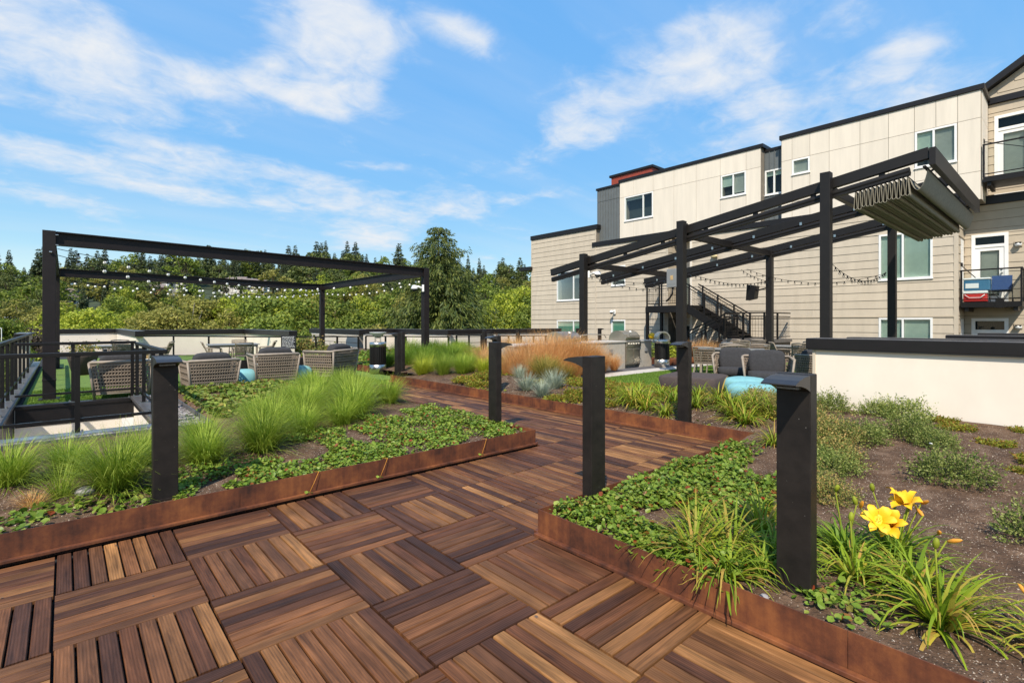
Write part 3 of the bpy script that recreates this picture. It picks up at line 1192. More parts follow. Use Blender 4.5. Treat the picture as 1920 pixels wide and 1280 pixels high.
def stones(name, n, regions, rmin, rmax, mats, zf, label, cat='gravel'):
    base = [(1, 0, 0), (-.5, .87, 0), (-.5, -.87, 0), (0, 0, 1), (0, 0, -1)]
    bf = [(0, 1, 3), (1, 2, 3), (2, 0, 3), (1, 0, 4), (2, 1, 4), (0, 2, 4)]
    base = np.array(base)
    V, Fc = [], []
    areas = np.array([(x1 - x0) * (y1 - y0) for x0, y0, x1, y1 in regions])
    pick = RNG.choice(len(regions), n, p=areas / areas.sum())
    for i in range(n):
        x0, y0, x1, y1 = regions[pick[i]]
        x, y = RNG.uniform(x0, x1), RNG.uniform(y0, y1)
        r = RNG.uniform(rmin, rmax)
        e = Euler((RNG.uniform(-.5, .5), RNG.uniform(-.5, .5), RNG.uniform(0, 6.28))).to_matrix()
        q = (base * [r * RNG.uniform(.7, 1.3), r * RNG.uniform(.6, 1.1), r * RNG.uniform(.35, .7)]) @ np.array(e).T
        V.append(q + [x, y, zf(x, y) + r * .2])
        Fc.append(np.array(bf) + 5 * i)
    o = link(name, np_mesh(name, np.concatenate(V), np.concatenate(Fc), mats, False, RNG.integers(0, len(mats), n).repeat(6) if len(mats) > 1 else None))
    tag(o, label, cat, None, 'stuff')
    return o


M['g1'] = pbr('stone_grey', (0.30, 0.275, 0.27), 0.9, 0, 0.2, 15)
M['g2'] = pbr('stone_dark', (0.17, 0.15, 0.15), 0.9, 0, 0.2, 15)
M['perl'] = pbr('perlite', (0.42, 0.34, 0.26), 0.95, 0, 0.1, 30)
M['chip'] = pbr('bark_chip', (0.13, 0.085, 0.062), 0.95, 0, 0.3, 30)
stones('gravel', 2600, [(1.07, 8.1, 1.44, 11.3), (-1.0, 7.6, 1.44, 8.04)], 0.018, 0.042, [M['g1'], M['g2']], lambda x, y: 0.08, 'grey slate gravel beside the light well curb')
stones('soil_gravel', 16000, [(2.47, -.8, 4.8, 2.45), (4.0, -.8, 7.9, 2.45)], 0.0025, 0.008, [M['perl'], M['chip'], M['chip'], M['chip']], soil_h, 'pale perlite and bark crumbs on the daylily bed soil')
stones('soil_gravel', 5200, [(-1.0, 4.4, 4.2, 5.6)], 0.003, 0.009, [M['perl'], M['chip'], M['chip']], soil_h, 'pale crumbs on the soil of the grass bed')
stones('soil_gravel', 6000, [(6.08, 2.6, 8.5, 9.0)], 0.005, 0.014, [M['perl'], M['chip'], M['chip']], soil_h, 'pale crumbs on the soil past the wooden path')

# ------------------------------------------------------------------ light well: curb, inner walls, glass railing
b = MB()
b.box(-0.62, 11.80, -3.2, 1.02, 11.86, 0.02)
b.box(0.98, 8.2, -3.2, 1.04, 11.80, 0.02)
b.box(-3.0, 8.14, -3.2, 1.04, 8.2, 0.02)
w = structure('well_wall', b, M['stucco'])
b = MB()
b.box(-3.0, 8.2, -3.25, 1.0, 11.85, -3.2)
structure('well_floor', b, M['concrete'])
b = MB()
b.box(0.80, 11.74, -0.62, 0.975, 11.795, -0.31)


def glass_rail(label, a, c, z0, top, panels, posts, inset=0.0, glass=True, gtop=None):
    """glass guard rail from a to c; posts = fractions"""
    ax, ay = a
    bx, by = c
    root = thing('glass_railing', label, 'railing', ((ax + bx) / 2, (ay + by) / 2, z0), 'black glass railings round the light well')
    q = MB()
    q.bar((ax, ay, top - .025), (bx, by, top - .025), .065, .05)
    q.build('top_rail', M['black'], root, .006)
    q = MB()
    q.bar((ax, ay, z0 + .16), (bx, by, z0 + .16), .03, .035)
    q.build('bottom_rail', M['black'], root)
    for f in posts:
        x, y = ax + (bx - ax) * f, ay + (by - ay) * f
        q = MB()
        q.box(x - .025, y - .025, z0, x + .025, y + .025, top - .05)
        q.build('post', M['black'], root)
        q = MB()
        q.box(x - .06, y - .06, z0, x + .06, y + .06, z0 + .012)
        for sx in (-1, 1):
            q.cyl((x + sx * .045, y + .04, z0 + .012), (x + sx * .045, y + .04, z0 + .03), .009, n=6)
            q.cyl((x + sx * .045, y - .04, z0 + .012), (x + sx * .045, y - .04, z0 + .03), .009, n=6)
        q.build('base_plate', M['steel'], root)
    for f0, f1 in panels:
        q = MB()
        q.bar((ax + (bx - ax) * f0, ay + (by - ay) * f0, (z0 + .18 + top - .06) / 2), (ax + (bx - ax) * f1, ay + (by - ay) * f1, (z0 + .18 + top - .06) / 2), .008, top - .24 - z0)
        q.v, q.f, q.m, q.s = [q.v[i] for i in q.f[2]], [(0, 1, 2, 3)], [0], [False]
        q.build('pane', M['glass'], root)
    return root


def curb(label, x0, y0, x1, y1, z0, z1, mat):
    root = thing('roof_curb', label, 'curb', ((x0 + x1) / 2, (y0 + y1) / 2, z0))
    q = MB()
    q.box(x0 + .01, y0 + .01, z0, x1 - .01, y1 - .01, z1 - .02)
    q.build('curb_body', M['cap'], root)
    q = MB()
    q.box(x0 - .012, y0 - .012, z1 - .06, x1 + .012, y1 + .012, z1)
    q.build('curb_cap', mat, root, .006)
    return root


curb('blue grey metal curb under the near glass railing', -3.0, 8.06, 1.10, 8.24, -.05, .115, M['bluecap'])
curb('dark metal curb on the far side of the light well', -0.62, 11.78, 1.10, 11.96, -.30, .06, M['cap'])
curb('dark metal curb on the right side of the light well', 0.94, 8.28, 1.10, 11.74, -.05, .10, M['capg'])
curb('dark metal roof edge curb along the left end of the turf', -0.82, 8.28, -0.62, 24.0, -.4, .12, M['capg'])
PF = [(8.0 - .33) / 1]
glass_rail('near black glass railing above the blue grey curb', (-3.0, 8.15), (1.03, 8.15), .115, 1.10, [(0.02, .405), (.415, .565), (.585, .765), (.785, .985)], [.565 + .0, .775, .985])
glass_rail('black glass railing on the far side of the light well', (-0.62, 11.87), (1.02, 11.87), .06, 1.12, [(.05, .45), (.5, .96)], [.45, .965])
glass_rail('short black glass railing between the light well and the gravel', (1.02, 8.22), (1.02, 11.8), .10, 1.10, [(.03, .33), (.36, .66), (.69, .97)], [.34, .675, .97])
glass_rail('black glass railing along the roof edge left of the turf', (-0.72, 8.3), (-0.72, 22.5), .12, 1.16, [(.02, .12), (.14, .26), (.28, .40), (.42, .55)], [.13, .20, .27, .34, .41, .50, .60, .72])
# outlet plate on the well wall
tag(b.build('wall_plate', M['white']), 'small white panel low on the light well wall', 'panel')


# ------------------------------------------------------------------ parapets
def parapet(label, segs, z0, ztop, cap_h=.22, cat='parapet wall', siding_mat=None, loc=None, cap_over=.05, th=.22, name='parapet_wall', wall_mat='stucco', group=None):
    """segs: list of ((x,y),(x,y),kind) kind 'stucco' or 'siding'"""
    loc = loc or (segs[0][0][0], segs[0][0][1], z0)
    root = thing(name, label, cat, loc, group)
    for (a, c, kind) in segs:
        ax, ay = a
        bx, by = c
        q = MB()
        q.bar((ax, ay, (z0 + ztop - .03) / 2), (bx, by, (z0 + ztop - .03) / 2), th, ztop - .03 - z0)
        q.build('wall_face', M[wall_mat] if kind == 'stucco' else M['joint'], root)
        if kind == 'siding':
            L = sqrt((bx - ax) ** 2 + (by - ay) ** 2)
            ux, uy = (bx - ax) / L, (by - ay) / L
            z = z0
            while z < ztop - cap_h - .02:
                zt = min(z + .285, ztop - cap_h + .02)
                for sgn in (-1, 1):
                    nx_, ny_ = -uy * sgn, ux * sgn
                    q = MB()
                    q.prism([(th / 2, 0), (th / 2 + .022, 0), (th / 2 + .006, zt - z - .012), (th / 2, zt - z - .012)], (ax, ay, z), (nx_, ny_, 0), (0, 0, 1), (bx - ax, by - ay, 0))
                    q.build('siding_board', M['greige'], root)
                z += .3
        d = Vector((bx - ax, by - ay, 0)).normalized() * (th / 2 + cap_over)
        q = MB()
        q.bar((ax - d.x, ay - d.y, ztop - cap_h / 2), (bx + d.x, by + d.y, ztop - cap_h / 2), th + 2 * cap_over, cap_h)
        q.build('wall_cap', M['cap'], root, .006)
        q = MB()
        q.bar((ax - d.x, ay - d.y, ztop + .004), (bx + d.x, by + d.y, ztop + .004), th + 2 * cap_over - .01, .012)
        q.build('cap_flashing', M['capg'], root)
    return root


parapet('cream parapet wall at the far left behind the tall post', [((-0.4, 34.9), (2.2, 34.9), 'stucco'), ((2.25, 34.6), (2.25, 24.9), 'stucco')], -.6, 1.125)
parapet('short siding clad parapet stub at the left roof edge', [((-0.95, 23.2), (-0.95, 21.0), 'stucco')], -.6, 1.13, wall_mat='tan')
parapet('long cream parapet behind the left dining tables', [((2.4, 27.6), (6.75, 27.6), 'stucco'), ((6.8, 27.3), (6.8, 20.9), 'stucco')], -.3, 1.14)
parapet('pale siding parapet stub right of the planted gap', [((10.6, 29.0), (10.6, 22.8), 'siding')], -.1, 1.13)
parapet('cream parapet behind the slatted bin and tall grass', [((10.9, 24.6), (13.3, 24.6), 'stucco'), ((13.45, 24.3), (13.45, 19.6), 'stucco')], -.1, 1.13)
parapet('pale siding parapet behind the dark bollard by the tall grass', [((13.6, 19.95), (16.5, 19.95), 'siding')], -.1, 1.13)
parapet('sunlit cream parapet behind the dry orange grass', [((16.65, 20.1), (21.4, 20.1), 'stucco')], -.1, 1.13)

# right-hand wall in front of the canopy
root = thing('garden_wall', 'broad cream wall with black cap right of the canopy posts', 'wall', (8.2, 0, 0.2))
q = MB()
q.box(8.12, -2.4, -.1, 8.34, 2.56, 1.09)
q.build('wall_face', M['stucco'], root)
q = MB()
q.box(8.105, 2.54, .0, 8.36, 2.575, 1.08)
q.build('corner_trim', M['tan'], root)
q = MB()
q.box(8.06, -2.45, 1.085, 8.50, 2.65, 1.235)
q.build('wall_cap', M['cap'], root, .006)
q = MB()
q.box(8.075, -2.45, 1.068, 8.10, 2.63, 1.086)
q.build('drip_edge', M['capg'], root)
q = MB()
for y in (-.8, .6, 1.9):
    q.box(8.07, y - .16, 1.236, 8.49, y + .16, 1.239)
q.box(8.075, -2.44, 1.235, 8.485, 2.64, 1.2375)
q.build('cap_flashing', M['capg'], root)
for k, (x, y0, y1, z) in enumerate([(9.6, -4, 2.55, 1.22), (11.4, -4, 1.55, 1.245), (13.0, -5, 1.3, 1.26), (15.6, -5, .55, 1.29)]):
    root = thing('parapet_wall', ['low dark capped parapet just behind the cream wall', 'second dark parapet cap behind the cream wall', 'third dark parapet cap under the balcony door', 'farthest thin dark parapet cap by the lower balcony door'][k], 'parapet wall', (x, y1, 0), 'dark parapet caps behind the cream wall')
    q = MB()
    q.box(x + .03, y0, -.1, x + .25, y1 - .03, z - .12)
    q.build('wall_face', M['stucco'], root)
    q = MB()
    q.box(x, y0, z - .12, x + .30, y1, z)
    q.build('wall_cap', M['cap'], root, .006)
    q = MB()
    q.box(x + .01, y0, z, x + .29, y1 - .01, z + .006)
    q.build('cap_flashing', M['capg'], root)


# ------------------------------------------------------------------ apartment building
def WP(pl, s, z, d):
    return (pl[1] - d, s, z) if pl[0] == 'x' else (s, pl[1] - d, z)


def wbox(q, pl, s0, s1, z0, z1, d0, d1, m=0):
    a, c = WP(pl, s0, z0, d0), WP(pl, s1, z1, d1)
    q.box(min(a[0], c[0]), min(a[1], c[1]), z0, max(a[0], c[0]), max(a[1], c[1]), z1, m)


def siding(parent, pl, s0, s1, z0, z1, openings, mat, expo=.30, name='siding_board', gap=.012, zoff=0.0):
    z = z0
    ns = Vector(WP(pl, 0, 0, 1)) - Vector(WP(pl, 0, 0, 0))
    us = Vector(WP(pl, 1, 0, 0)) - Vector(WP(pl, 0, 0, 0))
    while z < z1 - .01:
        zt = min(z + expo, z1)
        cuts = sorted({z, zt} | {c for o in openings for c in (o[2], o[3]) if z < c < zt})
        for za, zb in zip(cuts, cuts[1:]):
            ivs = [(s0, s1)]
            for o in openings:
                if o[2] < zb - 1e-4 and o[3] > za + 1e-4:
                    nv = []
                    for a, c in ivs:
                        if o[1] <= a or o[0] >= c:
                            nv.append((a, c))
                        else:
                            if o[0] > a:
                                nv.append((a, o[0]))
                            if o[1] < c:
                                nv.append((o[1], c))
                    ivs = nv
            for a, c in ivs:
                if c - a < .02:
                    continue
                top = zb - (gap if zb == zt else 0)
                # split long runs into staggered board lengths
                e = [a]
                k = int(z / expo)
                st = a + 1.1 + (k * 1.37) % 3.6
                while st < c - .5:
                    e.append(st)
                    st += 3.66
                e.append(c)
                for p, r in zip(e, e[1:]):
                    q = MB()
                    h = top - za
                    q.prism([(0, 0), (.024, 0), (.009, h), (0, h)], WP(pl, p + .001, za, 0), ns, (0, 0, 1), us * (r - p - .002))
                    q.build(name, mat, parent)
        z = zt


def panels(parent, pl, s0, s1, zs, ss, openings, mat, name='wall_panel', g=.007):
    """flat panels between joint lines zs and ss, cut round openings"""
    for za, zb in zip(zs, zs[1:]):
        es = [s0] + [s for s in ss if s0 < s < s1] + [s1]
        for a, c in zip(es, es[1:]):
            cz = sorted({za, zb} | {k for o in openings for k in (o[2], o[3]) if za < k < zb and o[0] < c and o[1] > a})
            for y0, y1 in zip(cz, cz[1:]):
                ivs = [(a, c)]
                for o in openings:
                    if o[2] < y1 - 1e-4 and o[3] > y0 + 1e-4:
                        nv = []
                        for p, r in ivs:
                            if o[1] <= p or o[0] >= r:
                                nv.append((p, r))
                            else:
                                if o[0] > p:
                                    nv.append((p, o[0]))
                                if o[1] < r:
                                    nv.append((o[1], r))
                        ivs = nv
                for p, r in ivs:
                    if r - p < .03:
                        continue
                    q = MB()
                    wbox(q, pl, p + (g if p == a else 0), r - (g if r == c else 0), y0 + (g if y0 == za else 0), y1 - (g if y1 == zb else 0), 0, .016)
                    q.build(name, mat, parent)


def ribs(parent, pl, s0, s1, z0, z1, pitch, mat, name='metal_panel', rib=.03):
    n = max(1, round((s1 - s0) / pitch))
    for i in range(n):
        a, c = s0 + (s1 - s0) * i / n, s0 + (s1 - s0) * (i + 1) / n
        q = MB()
        wbox(q, pl, a, c - .004, z0, z1, 0, .012)
        wbox(q, pl, c - .02, c - .004, z0, z1, .012, .012 + rib)
        q.build(name, mat, parent)


def window(parent, pl, s0, s1, z0, z1, cells, name='window', tr=.065, d=.03, sill=True):
    """cells from the left as seen: (f0, f1, blind material or None, blind drop 0..1)"""
    q = MB()
    wbox(q, pl, s0, s1, z0, z0 + tr, -.06, d)
    wbox(q, pl, s0, s1, z1 - tr, z1, -.06, d)
    wbox(q, pl, s0, s0 + tr, z0 + tr, z1 - tr, -.06, d)
    wbox(q, pl, s1 - tr, s1, z0 + tr, z1 - tr, -.06, d)
    for k, (f0, f1, bm, dr) in enumerate(cells):
        if k:
            s = s1 - f0 * (s1 - s0)
            wbox(q, pl, s - .03, s + .03, z0 + tr, z1 - tr, -.05, d - .004)
    if sill:
        wbox(q, pl, s0 - .02, s1 + .02, z0 - .03, z0 - .001, -.02, d + .03)
    fr = q.build(name, M['trim'], parent)
    q = MB()
    wbox(q, pl, s0 + .02, s1 - .02, z0 + .02, z1 - .02, -.40, -.39)
    q.build('dark_room', M['dark'], fr)
    for k, (f0, f1, bm, dr) in enumerate(cells):
        a, c = s1 - f1 * (s1 - s0), s1 - f0 * (s1 - s0)
        a += tr if k == len(cells) - 1 else .03
        c -= tr if k == 0 else .03
        q = MB()
        dd = .004 if k % 2 == 0 else -.012
        q.add([WP(pl, a, z0 + tr, dd), WP(pl, c, z0 + tr, dd), WP(pl, c, z1 - tr, dd), WP(pl, a, z1 - tr, dd)], [(0, 1, 2, 3)])
        q.build('pane', M['pane'], fr)
        if bm:
            q = MB()
            z = z1 - tr - .02
            zend = z1 - tr - dr * (z1 - z0 - 2 * tr)
            while z > zend:
                p = WP(pl, a, z, -.075)
                ns = Vector(WP(pl, 0, 0, 1)) - Vector(WP(pl, 0, 0, 0))
                us = Vector(WP(pl, 1, 0, 0)) - Vector(WP(pl, 0, 0, 0))
                q.prism([(.010, .021), (.009, .022), (-.010, -.020), (-.009, -.021)], p, ns, (0, 0, 1), us * (c - a))
                z -= .036
            o = q.build('blind', M[bm], fr)
            o["kind"] = "stuff"
    return fr


def cap(parent, pl, s0, s1, z0, z1, d0=-.30, d1=.07, name='roof_cap'):
    q = MB()
    wbox(q, pl, s0, s1, z0, z1, d0, d1)
    return q.build(name, M['cap'], parent, .008)


bld = thing('apartment_building', 'beige and cream apartment building with tan siding and black roof caps', 'building', (23.0, 12, -1.0))
XF = 22.7
FP = ('x', XF)
DEEP = 5.0


def core(x0, y0, z0, x1, y1, z1, mat='joint', ops=()):
    """wall body, set back behind its cladding; openings become holes on the front"""
    q = MB()
    ys = sorted({y0, y1} | {c for o in ops for c in (o[0], o[1])})
    for a, c in zip(ys, ys[1:]):
        holes = sorted((o[2], o[3]) for o in ops if o[0] <= a + 1e-5 and o[1] >= c - 1e-5)
        z = z0
        for h0, h1 in holes:
            if h0 > z:
                q.box(x0, a, z, x1, c, h0)
            q.box(x0 + .42, a, h0, x1, c, h1)
            z = max(z, h1)
        if z < z1:
            q.box(x0, a, z, x1, c, z1)
    q.build('wall', M[mat], bld)


ZB = -1.0
o1 = [(19.35, 21.38, 2.80, 4.58), (19.35, 21.38, .10, 1.62)]
core(XF, 18.33, ZB, XF + DEEP, 23.64, 6.80, 'joint', o1)
siding(bld, FP, 18.40, 23.60, ZB + .6, 1.66, o1, M['tan'], .30)
siding(bld, FP, 18.40, 23.60, 1.69, 6.80, o1, M['tan'], .302)
cap(bld, FP, 18.22, 23.70, 6.80, 7.06, -DEEP)
for (a, c) in ((18.33, 18.40), (23.60, 23.66)):
    q = MB()
    wbox(q, FP, a, c, ZB + .6, 6.80, 0, .03)
    q.build('corner_trim', M['tan'], bld)
o2 = [(16.32, 17.25, 3.50, 4.58), (16.32, 17.25, .30, 1.62)]
core(XF, 13.75, ZB, XF + DEEP, 18.33, 5.80, 'joint', o2)
siding(bld, FP, 13.83, 18.33, ZB + .6, 1.66, o2, M['tan'], .30)
siding(bld, FP, 13.83, 18.33, 1.69, 5.80, o2, M['tan'], .302)
cap(bld, FP, 13.70, 18.60, 5.80, 6.05, -.40)
q = MB()
wbox(q, FP, 13.74, 13.83, ZB + .6, 5.80, 0, .03)
q.build('corner_trim', M['tan'], bld)
o3 = [(3.42, 4.98, 3.03, 4.72), (3.42, 4.98, .30, 1.64)]
core(XF, 2.76, ZB, XF + DEEP, 12.55, 5.62, 'joint', o3)
siding(bld, FP, 2.86, 12.44, ZB + .6, 1.66, o3, M['tan'], .30)
siding(bld, FP, 2.86, 12.44, 1.69, 5.62, o3, M['tan'], .302)
cap(bld, FP, 2.60, 12.65, 5.62, 5.86, -.40)
for (a, c) in ((12.44, 12.56), (2.74, 2.86)):
    q = MB()
    wbox(q, FP, a, c, ZB + .6, 5.62, 0, .03)
    q.build('corner_trim', M['tan'] if a < 5 else M['cream'], bld)
# horizontal belt between the storeys
q = MB()
wbox(q, FP, 18.40, 23.60, 1.655, 1.695, 0, .034)
wbox(q, FP, 13.83, 18.33, 1.655, 1.695, 0, .034)
wbox(q, FP, 2.86, 12.44, 1.655, 1.695, 0, .034)
q.build('belt_trim', M['tan2'], bld)
window(bld, FP, 19.35, 21.38, 2.80, 4.58, [(0, .66, None, 0), (.66, 1, 'blindd', .25)])
window(bld, FP, 19.35, 21.38, .10, 1.62, [(0, .66, 'blindg', 1), (.66, 1, 'blindg', 1)])
window(bld, FP, 16.32, 17.25, 3.50, 4.58, [(0, 1, 'blindd', .8)])
window(bld, FP, 16.32, 17.25, .30, 1.62, [(0, 1, 'blindg', .6)])
window(bld, FP, 3.42, 4.98, 3.03, 4.72, [(0, .46, 'blind', 1), (.46, 1, 'blind', 1)])
window(bld, FP, 3.42, 4.98, .30, 1.64, [(0, .46, 'blind', 1), (.46, 1, 'blind', .95)])

# recess behind the stair landing
RP = ('x', 23.9)
core(23.9, 12.55, ZB, 27.7, 13.75, 5.9, 'cream')
panels(bld, RP, 12.55, 13.75, [1.7, 2.2, 4.6, 5.9], [13.1], [(12.75, 13.6, 2.2, 4.3)], M['cream'])
window(bld, RP, 12.75, 13.6, 2.25, 4.30, [(0, 1, 'blind', .5)], name='door')
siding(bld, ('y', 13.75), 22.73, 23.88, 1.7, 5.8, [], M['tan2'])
q = MB()
q.box(22.8, 12.6, 2.12, 23.88, 13.7, 2.22)
q.build('floor_slab', M['joint'], bld)
q = MB()
wbox(q, RP, 12.66, 13.64, ZB + 1, 1.30, .0, .05)
q.build('lower_door', M['dark'], bld)
q = MB()
wbox(q, RP, 12.60, 13.70, 1.30, 1.36, .0, .06)
wbox(q, RP, 12.60, 13.70, 1.62, 1.70, .0, .06)
q.build('door_frame', M['trim'], bld)

# upper cream storey, set back a little
XU = 23.0
UP = ('x', XU)
ou = [(14.80, 16.58, 7.0, 8.32), (10.0, 11.17, 7.27, 8.32)]
core(XU + .02, 16.92, 5.7, XU + DEEP, 18.49, 9.05, 'greymetal')
ribs(bld, UP, 16.95, 18.47, 8.38, 9.05, .19, M['greymetal'])
ribs(bld, UP, 16.95, 18.47, 5.9, 8.36, .19, M['greymetal'])
cap(bld, UP, 16.90, 18.55, 9.05, 9.17, -DEEP)
core(XU, 9.35, 5.7, XU + DEEP, 16.92, 9.18, 'joint', ou)
panels(bld, UP, 9.36, 16.91, [5.7, 8.335, 9.18], [10.0, 11.2, 12.4, 13.6, 14.8, 16.0], ou, M['cream'])
cap(bld, UP, 9.25, 16.98, 9.18, 9.34, -DEEP, .06)
window(bld, UP, 14.80, 16.58, 7.0, 8.32, [(0, .66, 'blindd', .12), (.66, 1, None, 0)])
window(bld, UP, 10.0, 11.17, 7.27, 8.32, [(0, .5, 'blind', .5), (.5, 1, 'blindd', .9)])
G3 = ('x', 23.35)
core(23.35, 8.51, 5.7, XU + DEEP, 9.35, 9.02, 'greymetal', [(8.54, 9.32, 7.1, 8.2)])
ribs(bld, G3, 8.52, 9.34, 8.2, 9.02, .2, M['greymetal'])
ribs(bld, G3, 8.52, 9.34, 5.7, 7.06, .2, M['greymetal'])
window(bld, G3, 8.54, 9.32, 7.1, 8.2, [(0, .5, 'blind', .2), (.5, 1, 'blind', .2)])
cap(bld, G3, 8.51, 9.35, 9.02, 9.16, -1.0, .05)
o4 = [(7.40, 8.08, 7.68, 8.32), (2.82, 3.97, 7.02, 8.33)]
core(XU, 2.2, 5.6, XU + DEEP, 8.51, 9.28, 'joint', o4)
panels(bld, UP, 2.21, 8.50, [5.6, 6.55, 8.345, 9.28], [2.80, 3.38, 3.98, 4.75, 5.65, 6.7, 7.4, 8.08], o4, M['cream'])
cap(bld, UP, 2.12, 8.58, 9.28, 9.46, -DEEP, .06)
window(bld, UP, 7.40, 8.08, 7.68, 8.32, [(0, 1, 'blindd', .9)])
window(bld, UP, 2.82, 3.97, 7.02, 8.33, [(0, .46, 'blind', .75), (.46, 1, 'blindd', 1)])
panels(bld, ('y', 2.2), 23.02, 24.6, [5.6, 6.55, 8.345, 9.28], [], [], M['cream'])
# red roof box behind
q = MB()
q.box(24.6, 15.9, 9.1, 26.6, 18.7, 10.15)
q.build('roof_box', M['red'], bld)
ribs(bld, ('x', 24.59), 15.92, 18.68, 9.1, 10.13, .12, M['red'], 'red_panel', .02)
q = MB()
q.box(24.5, 15.8, 10.15, 26.7, 18.8, 10.28)
q.build('roof_cap', M['cap'], bld)

# recessed bay with balconies on the right
XR = 24.05
BP = ('x', XR)
ob = [(1.62, 2.56, 2.15, 4.55), (1.62, 2.56, -.5, 1.62)]
core(XR, -7, ZB, XR + 4, 2.76, 5.6, 'joint', ob)
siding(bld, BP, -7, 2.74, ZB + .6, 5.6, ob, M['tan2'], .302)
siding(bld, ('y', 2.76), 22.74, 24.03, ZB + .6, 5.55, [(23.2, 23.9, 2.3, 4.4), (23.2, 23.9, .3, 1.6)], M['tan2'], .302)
q = MB()
q.box(23.2, 2.75, 2.3, 23.9, 2.77, 4.4)
q.box(23.2, 2.75, .3, 23.9, 2.77, 1.6)
q.build('side_window', M['trim'], bld)
cap(bld, BP, -7, 2.80, 5.56, 5.86, -.3, .08)


def glazed_door(pl, s0, s1, z0, z1, transom, lab):
    """white door with a blind behind its glass and a transom window over it"""
    q = MB()
    t = .10
    zt = z1 - transom
    wbox(q, pl, s0, s0 + t, z0, z1, -.05, .035)
    wbox(q, pl, s1 - t, s1, z0, z1, -.05, .035)
    wbox(q, pl, s0 + t, s1 - t, z1 - t, z1, -.05, .035)
    wbox(q, pl, s0 + t, s1 - t, zt - .05, zt + .05, -.05, .035)
    fr = q.build('door_frame', M['trim'], bld)
    q = MB()
    q.add([WP(pl, s0 + t, zt + .05, -.01), WP(pl, s1 - t, zt + .05, -.01), WP(pl, s1 - t, z1 - t, -.01), WP(pl, s0 + t, z1 - t, -.01)], [(0, 1, 2, 3)])
    q.build('transom_pane', M['pane'], fr)
    q = MB()
    wbox(q, pl, s0 + .02, s1 - .02, z0, z1, -.38, -.37)
    q.build('dark_room', M['dark'], fr)
    q = MB()
    a, c = s0 + t, s1 - t
    wbox(q, pl, a, a + .13, z0 + .02, zt - .05, -.04, .012)
    wbox(q, pl, c - .13, c, z0 + .02, zt - .05, -.04, .012)
    wbox(q, pl, a + .13, c - .13, zt - .17, zt - .05, -.04, .012)
    wbox(q, pl, a + .13, c - .13, z0 + .02, z0 + .22, -.04, .012)
    lf = q.build('door_leaf', M['trim'], bld)
    q = MB()
    q.add([WP(pl, a + .13, z0 + .22, -.012), WP(pl, c - .13, z0 + .22, -.012), WP(pl, c - .13, zt - .17, -.012), WP(pl, a + .13, zt - .17, -.012)], [(0, 1, 2, 3)])
    q.build('pane', M['pane'], lf)
    q = MB()
    z = zt - .19
    ns = Vector(WP(pl, 0, 0, 1)) - Vector(WP(pl, 0, 0, 0))
    us = Vector(WP(pl, 1, 0, 0)) - Vector(WP(pl, 0, 0, 0))
    while z > z0 + .3:
        q.prism([(.010, .021), (.009, .022), (-.010, -.020), (-.009, -.021)], WP(pl, a + .14, z, -.07), ns, (0, 0, 1), us * (c - a - .28))
        z -= .04
    o = q.build('blind', M['blindd'], lf)
    o["kind"] = "stuff"
    q = MB()
    q.cyl(WP(pl, a + .065, z0 + 1.0, .012), WP(pl, a + .065, z0 + 1.0, .06), .03)
    q.cyl(WP(pl, a + .065, z0 + 1.13, .012), WP(pl, a + .065, z0 + 1.13, .04), .028)
    q.build('handle', M['steel'], lf)


glazed_door(BP, 1.62, 2.56, 2.17, 4.55, .42, 'upper')
glazed_door(BP, 1.62, 2.56, -.6, 1.62, .45, 'lower')


def balcony(x0, x1, y0, y1, zf, rod=True, wall_x=None):
    q = MB()
    q.box(x0, y0, zf - .17, x1, y1, zf)
    q.box(x0 + .06, y0 + .1, zf - .30, x1, y0 + .2, zf - .17)
    q.box(x0 + .06, y1 - .2, zf - .30, x1, y1 - .1, zf - .17)
    q.box(x0 - .012, y0 + .42, zf - .2, x0 + .0, y0 + .62, zf + .12)
    bal = q.build('balcony', M['black'], bld)
    for x, y in ((x0 + .02, y0 + .02), (x0 + .02, y1 - .02), (x1 - .03, y0 + .02)):
        q = MB()
        q.box(x - .025, y - .025, zf, x + .025, y + .025, zf + 1.05)
        q.build('post', M['black'], bal)
    q = MB()
    q.bar((x0 + .02, y0 - .01, zf + 1.07), (x0 + .02, y1 + .01, zf + 1.07), .055, .045)
    q.bar((x0 + .05, y0 + .02, zf + 1.07), (x1, y0 + .02, zf + 1.07), .055, .045)
    q.build('rail', M['black'], bal)
    q = MB()
    q.bar((x0 + .02, y0 + .05, zf + .09), (x0 + .02, y1 - .05, zf + .09), .03, .03)
    q.build('rail', M['black'], bal)
    q = MB()
    q.add([(x0 + .02, y0 + .06, zf + .12), (x0 + .02, y1 - .06, zf + .12), (x0 + .02, y1 - .06, zf + 1.03), (x0 + .02, y0 + .06, zf + 1.03)], [(0, 1, 2, 3)])
    q.build('pane', M['glass'], bal)
    q = MB()
    q.add([(x0 + .08, y0 + .02, zf + .12), (x1 - .06, y0 + .02, zf + .12), (x1 - .06, y0 + .02, zf + 1.03), (x0 + .08, y0 + .02, zf + 1.03)], [(0, 1, 2, 3)])
    q.build('pane', M['glass'], bal)
    q = MB()
    q.cyl((x0 + .0, y0 + .52, zf + .10), (x0 + .5, y1 + .06, zf + 1.32), .014, n=6)
    q.box(x0 + .4, y1 + .0, zf + 1.26, x0 + .6, y1 + .1, zf + 1.38)
    q.build('tie_rod', M['black'], bal)


balcony(22.75, 24.0, 1.22, 2.70, 2.15)
balcony(22.95, 24.3, -.9, 2.16, 6.32)
